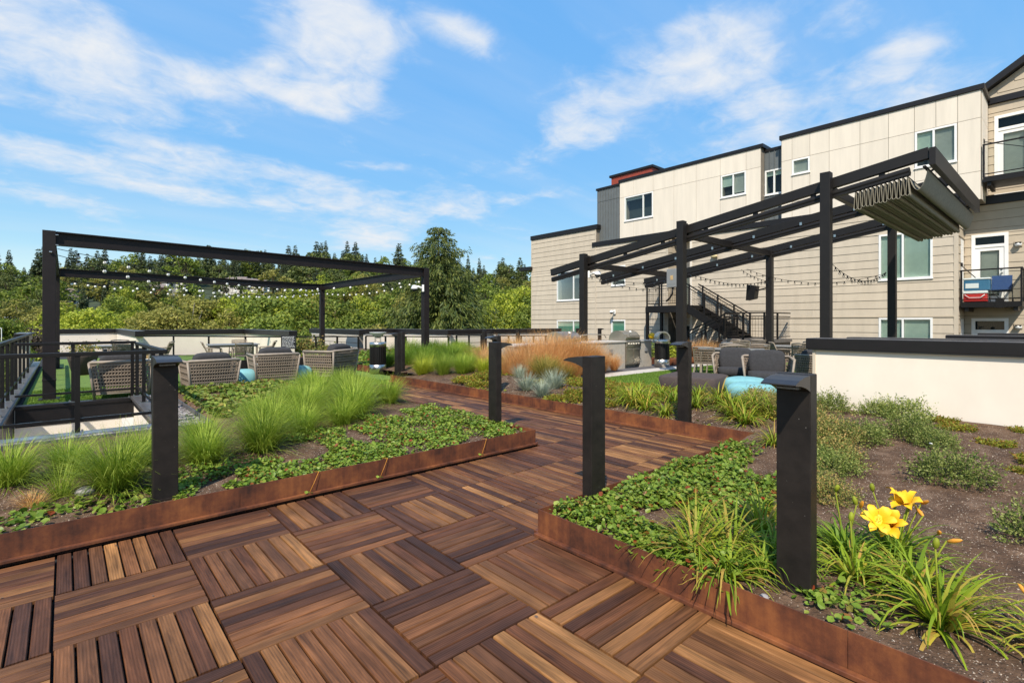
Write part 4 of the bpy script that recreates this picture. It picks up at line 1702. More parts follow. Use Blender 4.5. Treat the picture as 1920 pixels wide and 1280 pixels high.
# third storey recess
XT = 24.65
TP = ('x', XT)
ot = [(1.02, 2.02, 6.35, 8.75), (1.02, 2.02, 3.6, 6.0)]
core(XT, -7, 5.6, XT + 3, 2.2, 9.2, 'joint', ot)
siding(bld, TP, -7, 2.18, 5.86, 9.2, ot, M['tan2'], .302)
glazed_door(TP, 1.02, 2.02, 6.35, 8.75, .5, 'third')
q = MB()
wbox(q, TP, 1.02, 2.02, 5.86, 6.0, -.03, .04)
q.build('door_frame', M['trim'], bld)
cap(bld, TP, .85, 2.2, 9.2, 9.42, -.3, .10)
q = MB()
q.bar((24.4, .98, 8.62), (24.4, -3, 8.62), .5, .14)
q.build('awning', M['cap'], bld)
# sloped gable wall further back
q = MB()
q.prism([(2.5, 9.0), (2.5, 10.0), (-2.5, 13.3), (-2.5, 9.0)], (26.0, 0, 0), (0, 1, 0), (0, 0, 1), (3, 0, 0))
q.build('gable_wall', M['tan2'], bld)
for i in range(13):
    z = 9.1 + .3 * i
    y1 = 2.5 if z < 10 else 2.5 - (z + .3 - 10) * 5 / 3.3
    if y1 < -2.4:
        break
    q = MB()
    q.prism([(0, 0), (.024, 0), (.009, .288), (0, .288)], (26.0, -2.5, z), (-1, 0, 0), (0, 0, 1), (0, y1 + 2.5, 0))
    q.build('siding_board', M['tan2'], bld)
q = MB()
q.bar((26.0 + .1, 2.75, 10.0), (26.1, -2.7, 13.6), .8, .22)
q.build('roof_cap', M['cap'], bld)
# small wedge cap at the far left end
q = MB()
q.box(22.45, 23.55, 4.85, 22.95, 24.6, 5.08)
q.build('roof_cap', M['cap'], bld)


# ------------------------------------------------------------------ fixtures on the building
def wall_lamp(label, pl, s, z, group='small white wall lamps by the balcony doors'):
    root = thing('wall_lamp', label, 'wall lamp', WP(pl, s, z, .03), group)
    q = MB()
    wbox(q, pl, s - .10, s + .10, z - .02, z + .16, .026, .05)
    q.build('mount_plate', M['tan2'], root)
    q = MB()
    c = WP(pl, s, z + .06, .12)
    q.box(c[0] - .07, c[1] - .075, c[2], c[0] + .07, c[1] + .075, c[2] + .05)
    q.build('lamp_cover', M['black'], root)
    q = MB()
    q.ball((c[0], c[1], c[2] - .02), .085, .095, .075, 10, 6)
    q.build('lamp_shade', M['white'], root)


wall_lamp('white wall lamp right of the middle balcony door', BP, 1.38, 4.05)
wall_lamp('white wall lamp right of the lowest glazed door', BP, 1.38, 1.28)
wall_lamp('white wall lamp beside the top balcony door', TP, .80, 8.35)
wall_lamp('white wall lamp just above the upper dark parapet cap', TP, .80, 5.98)
root = thing('flood_light', 'flat yellowish floodlight on the siding above the stairs', 'light', (22.6, 11.3, 4.55))
q = MB()
q.ball((22.58, 11.3, 4.55), .07, .17, .08, 12, 6)
q.build('lens', M['yellowsun'], root)
q = MB()
q.box(22.60, 11.16, 4.48, 22.67, 11.44, 4.62)
q.build('mount_plate', M['tan'], root)


def camera_unit(label, p, n, box=True):
    root = thing('security_camera', label, 'security camera', p, 'white security cameras')
    n = Vector(n).normalized()
    P = Vector(p)
    q = MB()
    q.bar(P - n * .0, P + n * .06, .14, .22)
    q.build('mount_plate', M['white'], root, .008)
    q = MB()
    q.tube([P + n * .06, P + n * .18 + Vector((0, 0, .05)), P + n * .28 + Vector((0, 0, .03))], .035, 8)
    q.build('arm', M['white'], root)
    c = P + n * .30
    q = MB()
    q.lathe([(.0, .10), (.07, .09), (.10, .03), (.105, -.02)], c, 14)
    q.build('housing', M['white'], root)
    q = MB()
    q.lathe([(.09, -.02), (.085, -.06), (.05, -.10), (.0, -.115)], c, 14)
    q.build('lens_dome', M['dark'], root)


camera_unit('white dome camera on the leftmost charcoal canopy post', (12.52, 10.43, 3.0), (.45, -.9, 0))
camera_unit('white dome camera high on the right post of the brown pergola', (8.52, 13.80, 2.55), (-.9, .4, 0))
camera_unit('small white camera on the tan siding above the grills', (22.66, 17.0, 2.05), (-1, 0, 0))


# ------------------------------------------------------------------ staircase
st = thing('outdoor_staircase', 'black steel staircase with mesh railings against the tan siding', 'staircase', (21.3, 11, 0))
ZL = 2.27
q = MB()
q.box(21.2, 11.9, ZL - .06, 22.66, 14.05, ZL)
q.build('platform', M['black'], st)
q = MB()
q.box(21.15, 11.9, ZL - .32, 21.25, 14.05, ZL - .061)
q.box(21.25, 13.96, ZL - .32, 22.66, 14.06, ZL - .061)
q.build('platform_beam', M['black'], st)
for x, y in ((21.25, 14.0), (22.5, 14.0)):
    q = MB()
    q.box(x - .06, y - .06, -1, x + .06, y + .06, ZL - .32)
    q.build('column', M['black'], st)


def stair_rail(pts, h, posts, infill=True, base=.0):
    """pts: list of floor points; railing of height h"""
    q = MB()
    for a, c in zip(pts, pts[1:]):
        q.bar((a[0], a[1], a[2] + h), (c[0], c[1], c[2] + h), .05, .05)
    q.build('handrail', M['black'], st)
    for dz in (h - .14, .10):
        q = MB()
        for a, c in zip(pts, pts[1:]):
            q.bar((a[0], a[1], a[2] + dz), (c[0], c[1], c[2] + dz), .03, .035)
        q.build('rail', M['black'], st)
    for p in posts:
        q = MB()
        q.box(p[0] - .03, p[1] - .03, p[2] - .15, p[0] + .03, p[1] + .03, p[2] + h)
        q.build('post', M['black'], st)
    q = MB()
    for a, c in zip(pts, pts[1:]):
        A, C = Vector(a), Vector(c)
        L = (C - A).length
        n = int(L / .11)
        for i in range(1, n):
            p = A.lerp(C, i / n)
            q.bar((p.x, p.y, p.z + .10), (p.x, p.y, p.z + h - .14), .007, .007)
        for k in range(1, 7):
            z = .10 + (h - .24) * k / 7
            q.bar((a[0], a[1], a[2] + z), (c[0], c[1], c[2] + z), .007, .007)
    o = q.build('mesh_infill', M['black'], st)
    o["kind"] = "stuff"


stair_rail([(22.3, 14.0, ZL), (21.22, 14.0, ZL)], 1.07, [(22.3, 14.0, ZL), (21.22, 14.0, ZL)])
stair_rail([(21.22, 14.0, ZL), (21.22, 12.05, ZL)], 1.07, [(21.22, 13.2, ZL), (21.22, 12.05, ZL)])
# upper flight runs down towards -y
ZM = .80
ya, yb = 11.9, 9.55
for x in (21.22, 22.45):
    q = MB()
    q.bar((x, ya, ZL - .15), (x, yb, ZM - .10), .06, .30)
    q.build('stringer', M['black'], st)
n = 8
for i in range(n):
    f = (i + .5) / n
    q = MB()
    y = ya + (yb - ya) * f
    z = ZL + (ZM - ZL) * (i + 1) / (n + 1)
    q.box(21.26, y - .14, z - .04, 22.41, y + .14, z)
    q.build('tread', M['black'], st)
for x in (21.22, 22.45):
    stair_rail([(x, ya + .1, ZL + .0), (x, yb, ZM)], 1.02, [(x, ya - (ya - yb) * f, ZL - (ZL - ZM) * f) for f in (.05, .36, .68, .98)])
# landing and its dark base
q = MB()
q.box(19.8, 7.9, ZM - .12, 22.5, 9.55, ZM)
q.build('landing', M['capg'], st)
q = MB()
q.box(19.86, 7.95, -.2, 22.44, 9.5, ZM - .12)
q.build('landing_base', M['black'], st)
stair_rail([(21.15, 9.5, ZM), (19.85, 9.5, ZM)], 1.02, [])
stair_rail([(19.85, 9.5, ZM), (19.85, 7.95, ZM)], 1.05, [(19.85, 9.5, ZM), (19.85, 8.75, ZM), (19.85, 7.95, ZM)])
stair_rail([(19.85, 7.95, ZM), (22.4, 7.95, ZM)], 1.05, [(21.1, 7.95, ZM)])
# lower flight
for x in (19.85, 21.05):
    q = MB()
    q.bar((x, 9.55, ZM - .12), (x, 11.4, -.1), .06, .26)
    q.build('stringer', M['black'], st)
    stair_rail([(x, 9.5, ZM), (x, 11.4, -.05)], 1.0, [(x, 10.3, .43), (x, 11.1, .08)])
for i in range(5):
    q = MB()
    y = 9.55 + 1.85 * (i + .5) / 5
    z = ZM - (ZM + .05) * (i + 1) / 6
    q.box(19.9, y - .14, z - .04, 21.0, y + .14, z)
    q.build('tread', M['black'], st)


# ------------------------------------------------------------------ path bollards
def make_bollard():
    root = thing('path_light', '', 'bollard light', (0, 0, 0), 'dark bronze bollard lights along the wooden path')
    q = MB()
    q.box(-.08, -.045, -.05, .08, .045, 1.085)
    q.build('post', M['bollard'], root, .004)
    q = MB()
    prof = [(.045, 1.082), (.12, 1.077), (.19, 1.066), (.235, 1.050), (.235, 1.043), (.17, 1.038), (.11, 1.026), (.07, 1.012), (.045, 1.000)]
    q.prism(prof, (-.079, 0, 0), (0, -1, 0), (0, 0, 1), (.158, 0, 0))
    q.build('hood', M['hood'], root, .002)
    q = MB()
    q.box(-.05, -.125, 1.016, .05, -.075, 1.026)
    q.build('lens', M['elec'], root)
    q = MB()
    q.box(-.11, -.075, -.03, .11, .075, .012)
    q.build('base_plate', M['bollard'], root)
    return root


bollard = Maker(make_bollard)
BZ = .125
# local front is -y; rz turns it
bollard((.575, 4.63, BZ), 0.0, label='dark bollard light in the grass bed, leftmost, hood seen from above')
bollard((2.975, 2.425, BZ), pi, label='dark bollard light at the near corner of the strawberry bed right of the path')
bollard((2.775, .955, BZ - .005), -pi / 2, label='largest dark bollard light beside the daylilies, its hood over the deck')
bollard((4.18, 5.04, BZ), pi / 2, label='dark bollard light at the near end of the grass bed, hood pointing to the path')
bollard((6.2, 7.43, BZ), -pi / 2, label='dark bollard light just behind another one, by the blue fescue')
bollard((6.2, 3.51, BZ), -pi / 2, label='dark bollard light between bright daylily clumps past the path')
bollard((6.22, 11.30, BZ), -pi / 2, label='dark bollard light by the far end of the path near the slatted bin')
bollard((7.05, 12.55, BZ), pi / 2, label='dark bollard light half hidden behind the one near the slatted bin')
bollard((9.65, 12.15, BZ + .0), pi / 2, label='dark bollard light at the right end of the bright grass mound')
bollard((14.0, 15.4, .1), pi / 2, 1.03, label='distant dark bollard light in front of the sunlit cream parapet')
bollard((18.3, 15.9, .08), pi / 2, 1.03, label='distant dark bollard light behind the counter, next to the green blind window')
bollard((19.2, 15.3, .08), pi / 2, 1.03, label='distant dark bollard light between the two grills against the siding')


# ------------------------------------------------------------------ brown steel pergola on the left turf
pg = thing('steel_pergola', 'brown black steel pergola frame with string lights over the left lounge', 'pergola', (4, 17, 0))
PC = {'fl': (-.21, 12.98), 'fr': (8.62, 13.88), 'br': (8.72, 22.75), 'bl': (-.19, 21.7)}
ZT = 3.20
for k, (x, y) in PC.items():
    q = MB()
    w = .095 if k != 'bl' else .09
    zb = 0.0 if k in ('fl', 'bl') else .12
    q.box(x - w, y - w, zb, x + w, y + w, ZT)
    q.box(x - .15, y - .15, zb, x + .15, y + .15, zb + .03)
    if k == 'fl':
        q.box(x - .10, y - .10, .36, x + .10, y + .10, .40)
    q.build('post', M['beam'], pg, .006)


def wf_beam(a, c, z1, z0, w, name='beam'):
    q = MB()
    zc = (z0 + z1) / 2
    q.bar((a[0], a[1], z1 - .012), (c[0], c[1], z1 - .012), w, .024)
    q.bar((a[0], a[1], z0 + .012), (c[0], c[1], z0 + .012), w, .024)
    q.bar((a[0], a[1], zc), (c[0], c[1], zc), .05, z1 - z0 - .046)
    q.build(name, M['beam'], pg)


def off(a, c, t):
    d = Vector((c[0] - a[0], c[1] - a[1]))
    d.normalize()
    return (a[0] + d.x * t, a[1] + d.y * t), (c[0] - d.x * t, c[1] - d.y * t)


for a, c in (('fl', 'fr'), ('bl', 'br'), ('fl', 'bl'), ('fr', 'br')):
    A, C = off(PC[a], PC[c], .095)
    wf_beam(A, C, ZT - .005, ZT - .265, .16)
q = MB()
x, y = PC['fl']
for z in (2.93, 3.12):
    q.cyl((x + .09, y - .12, z), (x + .13, y - .12, z), .012, n=6)
q.cyl((x + .0, y - .12, 2.79), (x + .04, y - .12, 2.79), .02, n=6)
q.build('bolt', M['steel'], pg)


# ------------------------------------------------------------------ charcoal sliding canopy frame on the right
cf = thing('canopy_frame', 'charcoal canopy frame with sloping rails and folded olive fabric', 'pergola', (15, 7, 0))
SL = (4.60 - 3.30) / (2.1 - 10.5)       # rail slope along y


def rz_(y):
    return 3.30 + SL * (y - 10.5)


XA, XM, XB = 12.4, 15.3, 18.2
for x in (XA, XB):
    for y in (10.53, 7.11, 3.67):
        q = MB()
        w = .098
        zt = rz_(y) + (.36 if x == XA else .18)
        q.box(x - w, y - w, 0, x + w, y + w, zt)
        q.box(x - .14, y - .14, 0, x + .14, y + .14, .02)
        q.build('post', M['perg'], cf, .006)
Y0, Y1 = 12.12, 1.95
for x in (XA, XM, XB):
    q = MB()
    q.bar((x + (.2 if x == XA else 0), Y0, rz_(Y0) + .14), (x + (.2 if x == XA else 0), Y1, rz_(Y1) + .14), .13, .22)
    q.build('beam', M['perg'], cf, .004)
    q = MB()
    xo = x + (.2 if x == XA else 0)
    dr = -.09 if x == XA else -.05
    q.cyl((xo, Y0 - .04, rz_(Y0) + dr), (xo, Y1 + .3, rz_(Y1 + .3) + dr), .075, n=12)
    q.bar((xo, Y0 - .04, rz_(Y0) + dr - .06), (xo, Y1 + .3, rz_(Y1 + .3) + dr - .06), .12, .06)
    q.build('rail', M['perg'], cf)
    n = 8
    q = MB()
    for i in range(n):
        y = Y0 + (Y1 - Y0) * (i + .4) / n
        q.box(xo - .03, y - .05, rz_(y) - .12, xo + .03, y + .05, rz_(y) + .06)
    q.build('bracket', M['perg'], cf)["kind"] = "stuff"
    q = MB()
    for i in range(n if x != XA else 0):
        y = Y0 + (Y1 - Y0) * (i + .5) / n
        q.box(xo - .085, y - .03, rz_(y) + .02, xo - .066, y + .03, rz_(y) + .10)
    if x != XA:
        q.build('clip', M['steel'], cf)["kind"] = "stuff"
for y in (10.53, 7.11, 3.67):
    q = MB()
    z = rz_(y) + .02
    q.bar((XA + .26, y, z), (XM - .08, y, z), .12, .18)
    q.bar((XM + .08, y, z), (XB - .10, y, z), .12, .18)
    q.build('cross_beam', M['perg'], cf, .004)
    q = MB()
    q.prism([(0, .32), (.14, .32), (.30, .20), (.30, .05), (0, .05)], (XA + .098, y - .05, rz_(y)), (1, 0, 0), (0, 0, 1), (0, .1, 0))
    q.build('bracket', M['perg'], cf)
q = MB()
q.bar((XA + .1, Y1 - .06, rz_(Y1) + .05), (XB + .7, Y1 - .06, rz_(Y1) + .05), .10, .34)
q.build('end_beam', M['perg'], cf, .004)
q = MB()
q.bar((XA + .2, Y1 + .08, rz_(Y1) - .10), (XB + .7, Y1 + .08, rz_(Y1) - .10), .05, .03)
for i in range(4):
    x = XA + .8 + 1.7 * i
    q.bar((x, Y1 - .02, rz_(Y1) - .02), (x, Y1 + .1, rz_(Y1) - .10), .02, .04)
q.build('gutter', M['perg'], cf)
# folded fabric: rounded hanging pleats running across the frame
x0, x1 = XA + .12, XB + .62
npl = 13
ya, yb = 3.16, 2.28
cl = []
for i in range(npl):
    y = ya + (yb - ya) * i / (npl - 1)
    zt = rz_(y) - .22
    w = (ya - yb) / (npl - 1)
    dz = .37 + .02 * sin(i * 2.1)
    prof = []
    for k in range(9):
        a = pi * k / 8
        prof.append((cos(a) * w * .46, -dz + .04 - sin(a) * .04))
    prof = [(w * .10, 0)] + prof + [(-w * .10, 0)]
    inner = [(p[0] * .82, p[1] + .006) for p in reversed(prof[1:-1])]
    prof2 = prof[:-1] + [(-w * .10, 0), (-w * .02, 0)] + list(reversed([(p[0] * .80, p[1] + .008) for p in prof[1:-1]])) + [(w * .02, 0)]
    q = MB()
    q.prism(prof2, (x0, y, zt), (0, 1, 0), (0, 0, 1), (x1 - x0, 0, 0))
    q.build('fabric_pleat', M['canopy'], cf)
    q = MB()
    q.cyl((x0 - .02, y, zt + .01), (x1, y, zt + .01), .014, n=6)
    q.build('pleat_rod', M['black'], cf)
q = MB()
pts = []
ya2, yb2 = 2.26, 1.98
for k in range(11):
    f = k / 10
    pts.append((ya2 + (yb2 - ya2) * f, rz_(ya2) - .24 - .30 * sin(pi * f) ** .8 + .12 * f))
prof = pts + [(p[0], p[1] - .008) for p in reversed(pts)]
q.prism([(p[0], p[1]) for p in prof], (x0 + .1, 0, 0), (0, 1, 0), (0, 0, 1), (x1 - x0 + .1, 0, 0), 0, True)
q.build('front_valance', M['canopy'], cf)

root = thing('electrical_box', 'grey electrical box on the middle charcoal canopy post', 'electrical box', (12.3, 7.25, 2.6))
q = MB()
q.box(12.30, 7.20, 2.42, 12.42, 7.50, 2.92)
q.build('box_body', M['elec'], root, .01)
q = MB()
q.box(12.296, 7.24, 2.50, 12.302, 7.46, 2.84)
q.build('front_door', M['elec'], root)
q = MB()
q.box(12.29, 7.30, 2.62, 12.297, 7.38, 2.74)
q.build('label_plate', M['timber'], root)
q = MB()
q.tube([(12.36, 7.35, 2.42), (12.36, 7.36, 2.25), (12.36, 7.45, 2.12), (12.37, 7.55, 2.05)], .025, 6)
q.build('cable', M['black'], root)

root = thing('loudspeaker', 'black outdoor loudspeaker hanging beside the middle back canopy post', 'speaker', (18.05, 7.3, 2.45))
q = MB()
q.prism([(-.16, -.26), (.13, -.20), (.19, .24), (-.12, .30)], (17.85, 7.62, 2.50), (0, -1, 0), (0, 0, 1), (.3, 0, 0))
q.build('cabinet', M['black'], root, .02)
q = MB()
q.bar((18.0, 7.45, 2.58), (18.14, 7.2, 2.66), .05, .05)
q.build('bracket', M['black'], root)


# ------------------------------------------------------------------ string lights
def string_light(label, a, c, sag, n, r=.032, bulb='bulb', drop=.055, sock=True, group='festoon string lights'):
    A, C = Vector(a), Vector(c)
    root = thing('string_light', label, 'string lights', a, group)
    pts = []
    for i in range(25):
        f = i / 24
        p = A.lerp(C, f)
        p.z -= sag * 4 * f * (1 - f)
        pts.append(p)
    q = MB()
    q.tube(pts, .0065, 5)
    q.build('cable', M['black'], root)
    bm = MB()
    bm.ball((0, 0, -drop - r * .7), r, r, r * 1.05, 8, 6)
    bm = bm.mesh('bulb', M[bulb])
    sm = MB()
    sm.cyl((0, 0, .0), (0, 0, -drop), .016 if sock else .01, n=6)
    sm = sm.mesh('socket', M['black'])
    for i in range(n):
        f = (i + .7) / n
        p = A.lerp(C, f)
        p.z -= sag * 4 * f * (1 - f)
        o = bpy.data.objects.new('bulb', bm)
        COL.objects.link(o)
        o.parent = root
        o.location = p - A
        s = bpy.data.objects.new('socket', sm)
        COL.objects.link(s)
        s.parent = o
    return root


fl, fr, br, bl = PC['fl'], PC['fr'], PC['br'], PC['bl']
string_light('upper bulb string from the tall left pergola post to its far right post', (fl[0] + .12, fl[1] - .1, 2.86), (br[0] - .1, br[1], 2.98), .20, 20, .036)
string_light('lower slack bulb string from the tall left pergola post', (fl[0] + .12, fl[1] + .1, 2.76), (br[0] - .1, br[1] - .1, 2.86), .42, 20, .036)
string_light('bulb string along the far beam of the brown pergola', (bl[0] + .1, bl[1], 2.85), (br[0] - .1, br[1], 2.85), .30, 17, .036)
string_light('bulb string crossing from the far left pergola post to the near right one', (bl[0] + .1, bl[1] - .1, 2.80), (fr[0] - .1, fr[1] + .1, 2.85), .28, 22, .036)
string_light('bulb string along the right end of the brown pergola', (br[0], br[1] - .2, 2.85), (fr[0], fr[1] + .2, 2.88), .22, 14, .036)
M['clear'] = glass_mat('clear_bulb', (0.93, 0.93, 0.92), 1.45, 1.2)
sl_args = [
    ('black string of clear bulbs from the electrical box to the speaker post', (12.5, 7.0, 2.82), (18.1, 7.1, 2.92), .22, 20),
    ('black string of clear bulbs swooping along the back canopy rail', (18.1, 7.85, 3.36), (18.1, 3.78, 2.92), .38, 20),
    ('short black bulb string dropping to the speaker post', (18.1, 8.05, 3.36), (18.15, 7.2, 2.90), .05, 7),
    ('black bulb string between the near charcoal post and the right back post', (12.5, 3.75, 2.95), (18.1, 3.8, 2.95), .40, 18),
    ('black bulb string by the left charcoal post with the camera', (12.5, 10.5, 3.02), (18.1, 10.4, 2.9), .28, 14),
    ('black bulb string from the left charcoal post to the electrical box', (12.5, 10.3, 3.05), (12.6, 7.3, 2.75), .25, 9),
]
for lab, a, c, sag, n in sl_args:
    string_light(lab, a, c, sag, n, .028, 'clear', .05)


# ------------------------------------------------------------------ woven furniture
def weave_panel(q, P, nb=8, nc=17, band=.027, th=.02):
    """P(u, v) maps the panel (u across, v up, both 0..1) to a point; q gets bands and slanted ropes"""
    for i in range(nb):
        v = (i + .5) / nb
        seg = 6
        for k in range(seg):
            a, c = P(k / seg, v), P((k + 1) / seg, v)
            q.bar(a, c, th, band, up=(0, 0, 1))
    for i in range(nb - 1):
        v0, v1 = (i + .5) / nb, (i + 1.5) / nb
        for k in range(nc):
            u = (k + .5) / nc
            du = .26 / nc * (1 if i % 2 else -1)
            q.bar(P(min(1, max(0, u - du)), v0), P(min(1, max(0, u + du)), v1), .017, .017)


def make_lounge():
    """woven club chair, front towards +y"""
    root = thing('lounge_chair', '', 'lounge chair', (0, 0, 0), 'taupe woven club chairs')
    W, D, Ht, zs = .43, .40, .70, .10
    fl_ = .05      # flare at the top
    # corner posts
    for sx, sy in ((-1, -1), (1, -1), (-1, 1), (1, 1)):
        q = MB()
        q.tube([(sx * (W - .03), sy * (D - .02), 0), (sx * (W + fl_), sy * (D + (fl_ if sy < 0 else 0)), Ht)], .022, 8)
        q.build('leg', M['chairframe'], root)
    q = MB()
    top = [(W + fl_, D, Ht), (W + fl_, -D + .02, Ht), (W + fl_ - .04, -D - fl_, Ht + .02), (-W - fl_ + .04, -D - fl_, Ht + .02), (-W - fl_, -D + .02, Ht), (-W - fl_, D, Ht)]
    q.tube(top, .030, 8)
    q.build('arm_rail', M['chairframe'], root)
    q = MB()
    q.tube([(-W + .03, D - .02, zs + .02), (-W + .03, -D + .02, zs + .02), (W - .03, -D + .02, zs + .02), (W - .03, D - .02, zs + .02), (-W + .03, D - .02, zs + .02)], .018, 6)
    q.build('frame', M['chairframe'], root)

    def back(u, v):
        w = W - .03 + (fl_ + .02) * v
        return Vector((-w + 2 * w * u, -D + .02 - (fl_ + .02) * v - .05 * sin(pi * u) * v, zs + .02 + (Ht - zs - .02) * v))
    q = MB()
    weave_panel(q, back, 9, 19)
    q.build('woven_back', M['rope'], root)
    for sx in (-1, 1):
        def side(u, v):
            d = D - .02
            return Vector((sx * (W - .03 + (fl_ + .03) * v), -d + 2 * d * u, zs + .02 + (Ht - zs - .02) * v))
        q = MB()
        weave_panel(q, side, 9, 14)
        q.build('woven_side', M['rope'], root)
    q = MB()
    q.ball((0, .02, .33), W - .05, D - .04, .10, 20, 8, e=.35)
    q.build('seat_cushion', M['cushion'], root)
    q = MB()
    q.ball((0, 0, 0), W - .07, .12, .27, 20, 10, e=.42)
    o = q.build('back_cushion', M['cushion'], root)
    o.location = (0, -D + .19, .60)
    o.rotation_euler = (radians(14), 0, 0)
    return root


lounge = Maker(make_lounge)
lounge((.88, 12.55, 0), radians(-8), 1.0, 'woven club chair behind the near glass railing, its back to us')
lounge((2.25, 11.98, .0), radians(2), .98, 'woven club chair partly hidden by the leftmost bollard light')
lounge((3.72, 12.75, 0), radians(-5), 1.02, 'woven club chair in the middle of the row on the left turf, back to us')
lounge((5.15, 12.85, 0), radians(30), 1.06, 'woven club chair with a tilted pillow, right end of the left turf row')
lounge((11.75, 5.36, 0), pi / 2 + .42, 1.0, 'woven club chair with charcoal cushions left of the two behind the teal poufs')
lounge((11.25, 4.45, 0), pi / 2 + .42, 1.0, 'woven club chair with charcoal cushions nearest to the cream wall')
lounge((14.0, 4.3, 0), -pi / 2, .92, 'charcoal cushioned club chair behind the front pair on the right turf')
lounge((14.2, 3.25, 0), -pi / 2, .92, 'charcoal cushioned club chair half hidden by the cream wall corner')


def pillow(label, loc, rz, s=(.24, .09, .22), tilt=20, cat='pillow'):
    q = MB()
    q.ball((0, 0, 0), *s, 18, 8, e=.5)
    o = q.build('pillow', M['cushion'])
    o.location = loc
    o.rotation_euler = (radians(tilt), 0, rz)
    tag(o, label, cat, 'charcoal pillows on the club chairs')


pillow('charcoal pillow leaning above the back of the right end club chair', (5.22, 12.72, .75), radians(30), (.27, .08, .16), 30)
pillow('charcoal pillow peeking over the club chair hidden by the bollard', (2.3, 11.85, .70), 0, (.20, .08, .13), 30)
pillow('red pillow seen through the weave of the left club chair', (.95, 12.62, .45), 0, (.2, .1, .16), 0)
bpy.data.objects['pillow.002'].data.materials[0] = M['redplastic']
del bpy.data.objects['pillow.002']['group']


def make_dining_chair():
    """taupe rope dining chair, front towards +y"""
    root = thing('dining_chair', '', 'dining chair', (0, 0, 0), 'taupe rope dining chairs')
    for sx in (-1, 1):
        q = MB()
        q.bar((sx * .27, .26, 0), (sx * .24, .20, .64), .03, .03)
        q.build('leg', M['chairframe'], root)
        q = MB()
        q.bar((sx * .27, -.26, 0), (sx * .23, -.14, .43), .03, .03)
        q.build('leg', M['chairframe'], root)
        q = MB()
        q.bar((sx * .23, -.15, .42), (sx * .25, -.33, .84), .028, .028)
        q.build('back_post', M['chairframe'], root)
        q = MB()
        q.tube([(sx * .245, -.26, .66), (sx * .26, -.05, .66), (sx * .25, .20, .64)], .017, 6)
        q.build('armrest', M['chairframe'], root)
    q = MB()
    q.tube([(-.25, -.33, .84), (-.12, -.365, .855), (.12, -.365, .855), (.25, -.33, .84)], .02, 6)
    q.build('top_rail', M['chairframe'], root)
    for y in (-.15, .21):
        q = MB()
        q.bar((-.24, y, .425), (.24, y, .425), .03, .03)
        q.build('seat_rail', M['chairframe'], root)
    q = MB()

    def P(u, v):
        w = .23 + .02 * v
        return Vector((-w + 2 * w * u, -.155 - .175 * v - .03 * sin(pi * u) * v, .44 + .39 * v))
    weave_panel(q, P, 6, 13, .03, .014)
    q.build('woven_back', M['rope'], root)
    q = MB()
    for i in range(11):
        y = -.14 + .34 * i / 10
        q.bar((-.24, y, .435 + .006 * (i % 2)), (.24, y, .435 + .006 * (i % 2)), .03, .014)
    q.build('woven_seat', M['rope'], root)
    return root


dchair = Maker(make_dining_chair)


def table(label, loc, rz, l, w, h=.74, mat='elec', group='grey dining tables'):
    root = thing('dining_table', label, 'table', loc, group)
    root.rotation_euler = (0, 0, rz)
    q = MB()
    n = 6
    for i in range(n):
        y = -w / 2 + w * (i + .5) / n
        q.box(-l / 2, y - w / n / 2 + .004, h - .03, l / 2, y + w / n / 2 - .004, h)
    q.build('tabletop', M[mat], root, world=False)
    for sx in (-1, 1):
        for sy in (-1, 1):
            q = MB()
            q.box(sx * (l / 2 - .08) - .03, sy * (w / 2 - .08) - .03, 0, sx * (l / 2 - .08) + .03, sy * (w / 2 - .08) + .03, h - .03)
            q.build('leg', M['chairframe'], root, world=False)
    q = MB()
    q.box(-l / 2 + .06, -w / 2 + .06, h - .09, l / 2 - .06, w / 2 - .06, h - .031)
    q.build('apron', M['chairframe'], root, world=False)
    return root


def gp(px, d):
    u = (px - 960) / 946.0
    return (d * (FWD[0] + u * RGT[0]), d * (FWD[1] + u * RGT[1]))


def face(px):
    """turn so that local +y points away from the camera"""
    x, y = gp(px, 1)
    return -math.atan2(x, y)


# left dining sets near the parapet
x, y = gp(437, 17.2)
table('grey dining table among rope chairs, centre of the left turf', (x, y, 0), radians(-5), 1.5, .9)
for px, d, r, lab in ((401, 16.4, -1.5, 'rope dining chair seen edge on at the left of the centre table'), (446, 18.2, 3.0, 'rope dining chair behind the centre table on the left turf'), (455, 16.0, .15, 'rope dining chair with its back to us at the centre table'), (497, 17.3, 1.4, 'rope dining chair leaning at the right of the centre table')):
    x, y = gp(px, d)
    dchair((x, y, 0), face(px) + r, .98, lab)
x, y = gp(208, 16.2)
table('grey dining table seen above the far glass railing', (x, y, 0), radians(0), 1.2, .8)
for px, d, r, lab in ((185, 16.6, -1.2, 'reclined rope chair left of the table beyond the light well'), (228, 15.4, .1, 'rope dining chair backed by the far railing corner'), (222, 17.4, 3.0, 'rope dining chair beyond the table past the light well'), (300, 16.2, 1.3, 'rope dining chair whose top shows right of the railing corner')):
    x, y = gp(px, d)
    dchair((x, y, 0), face(px) + r, 1.0, lab)
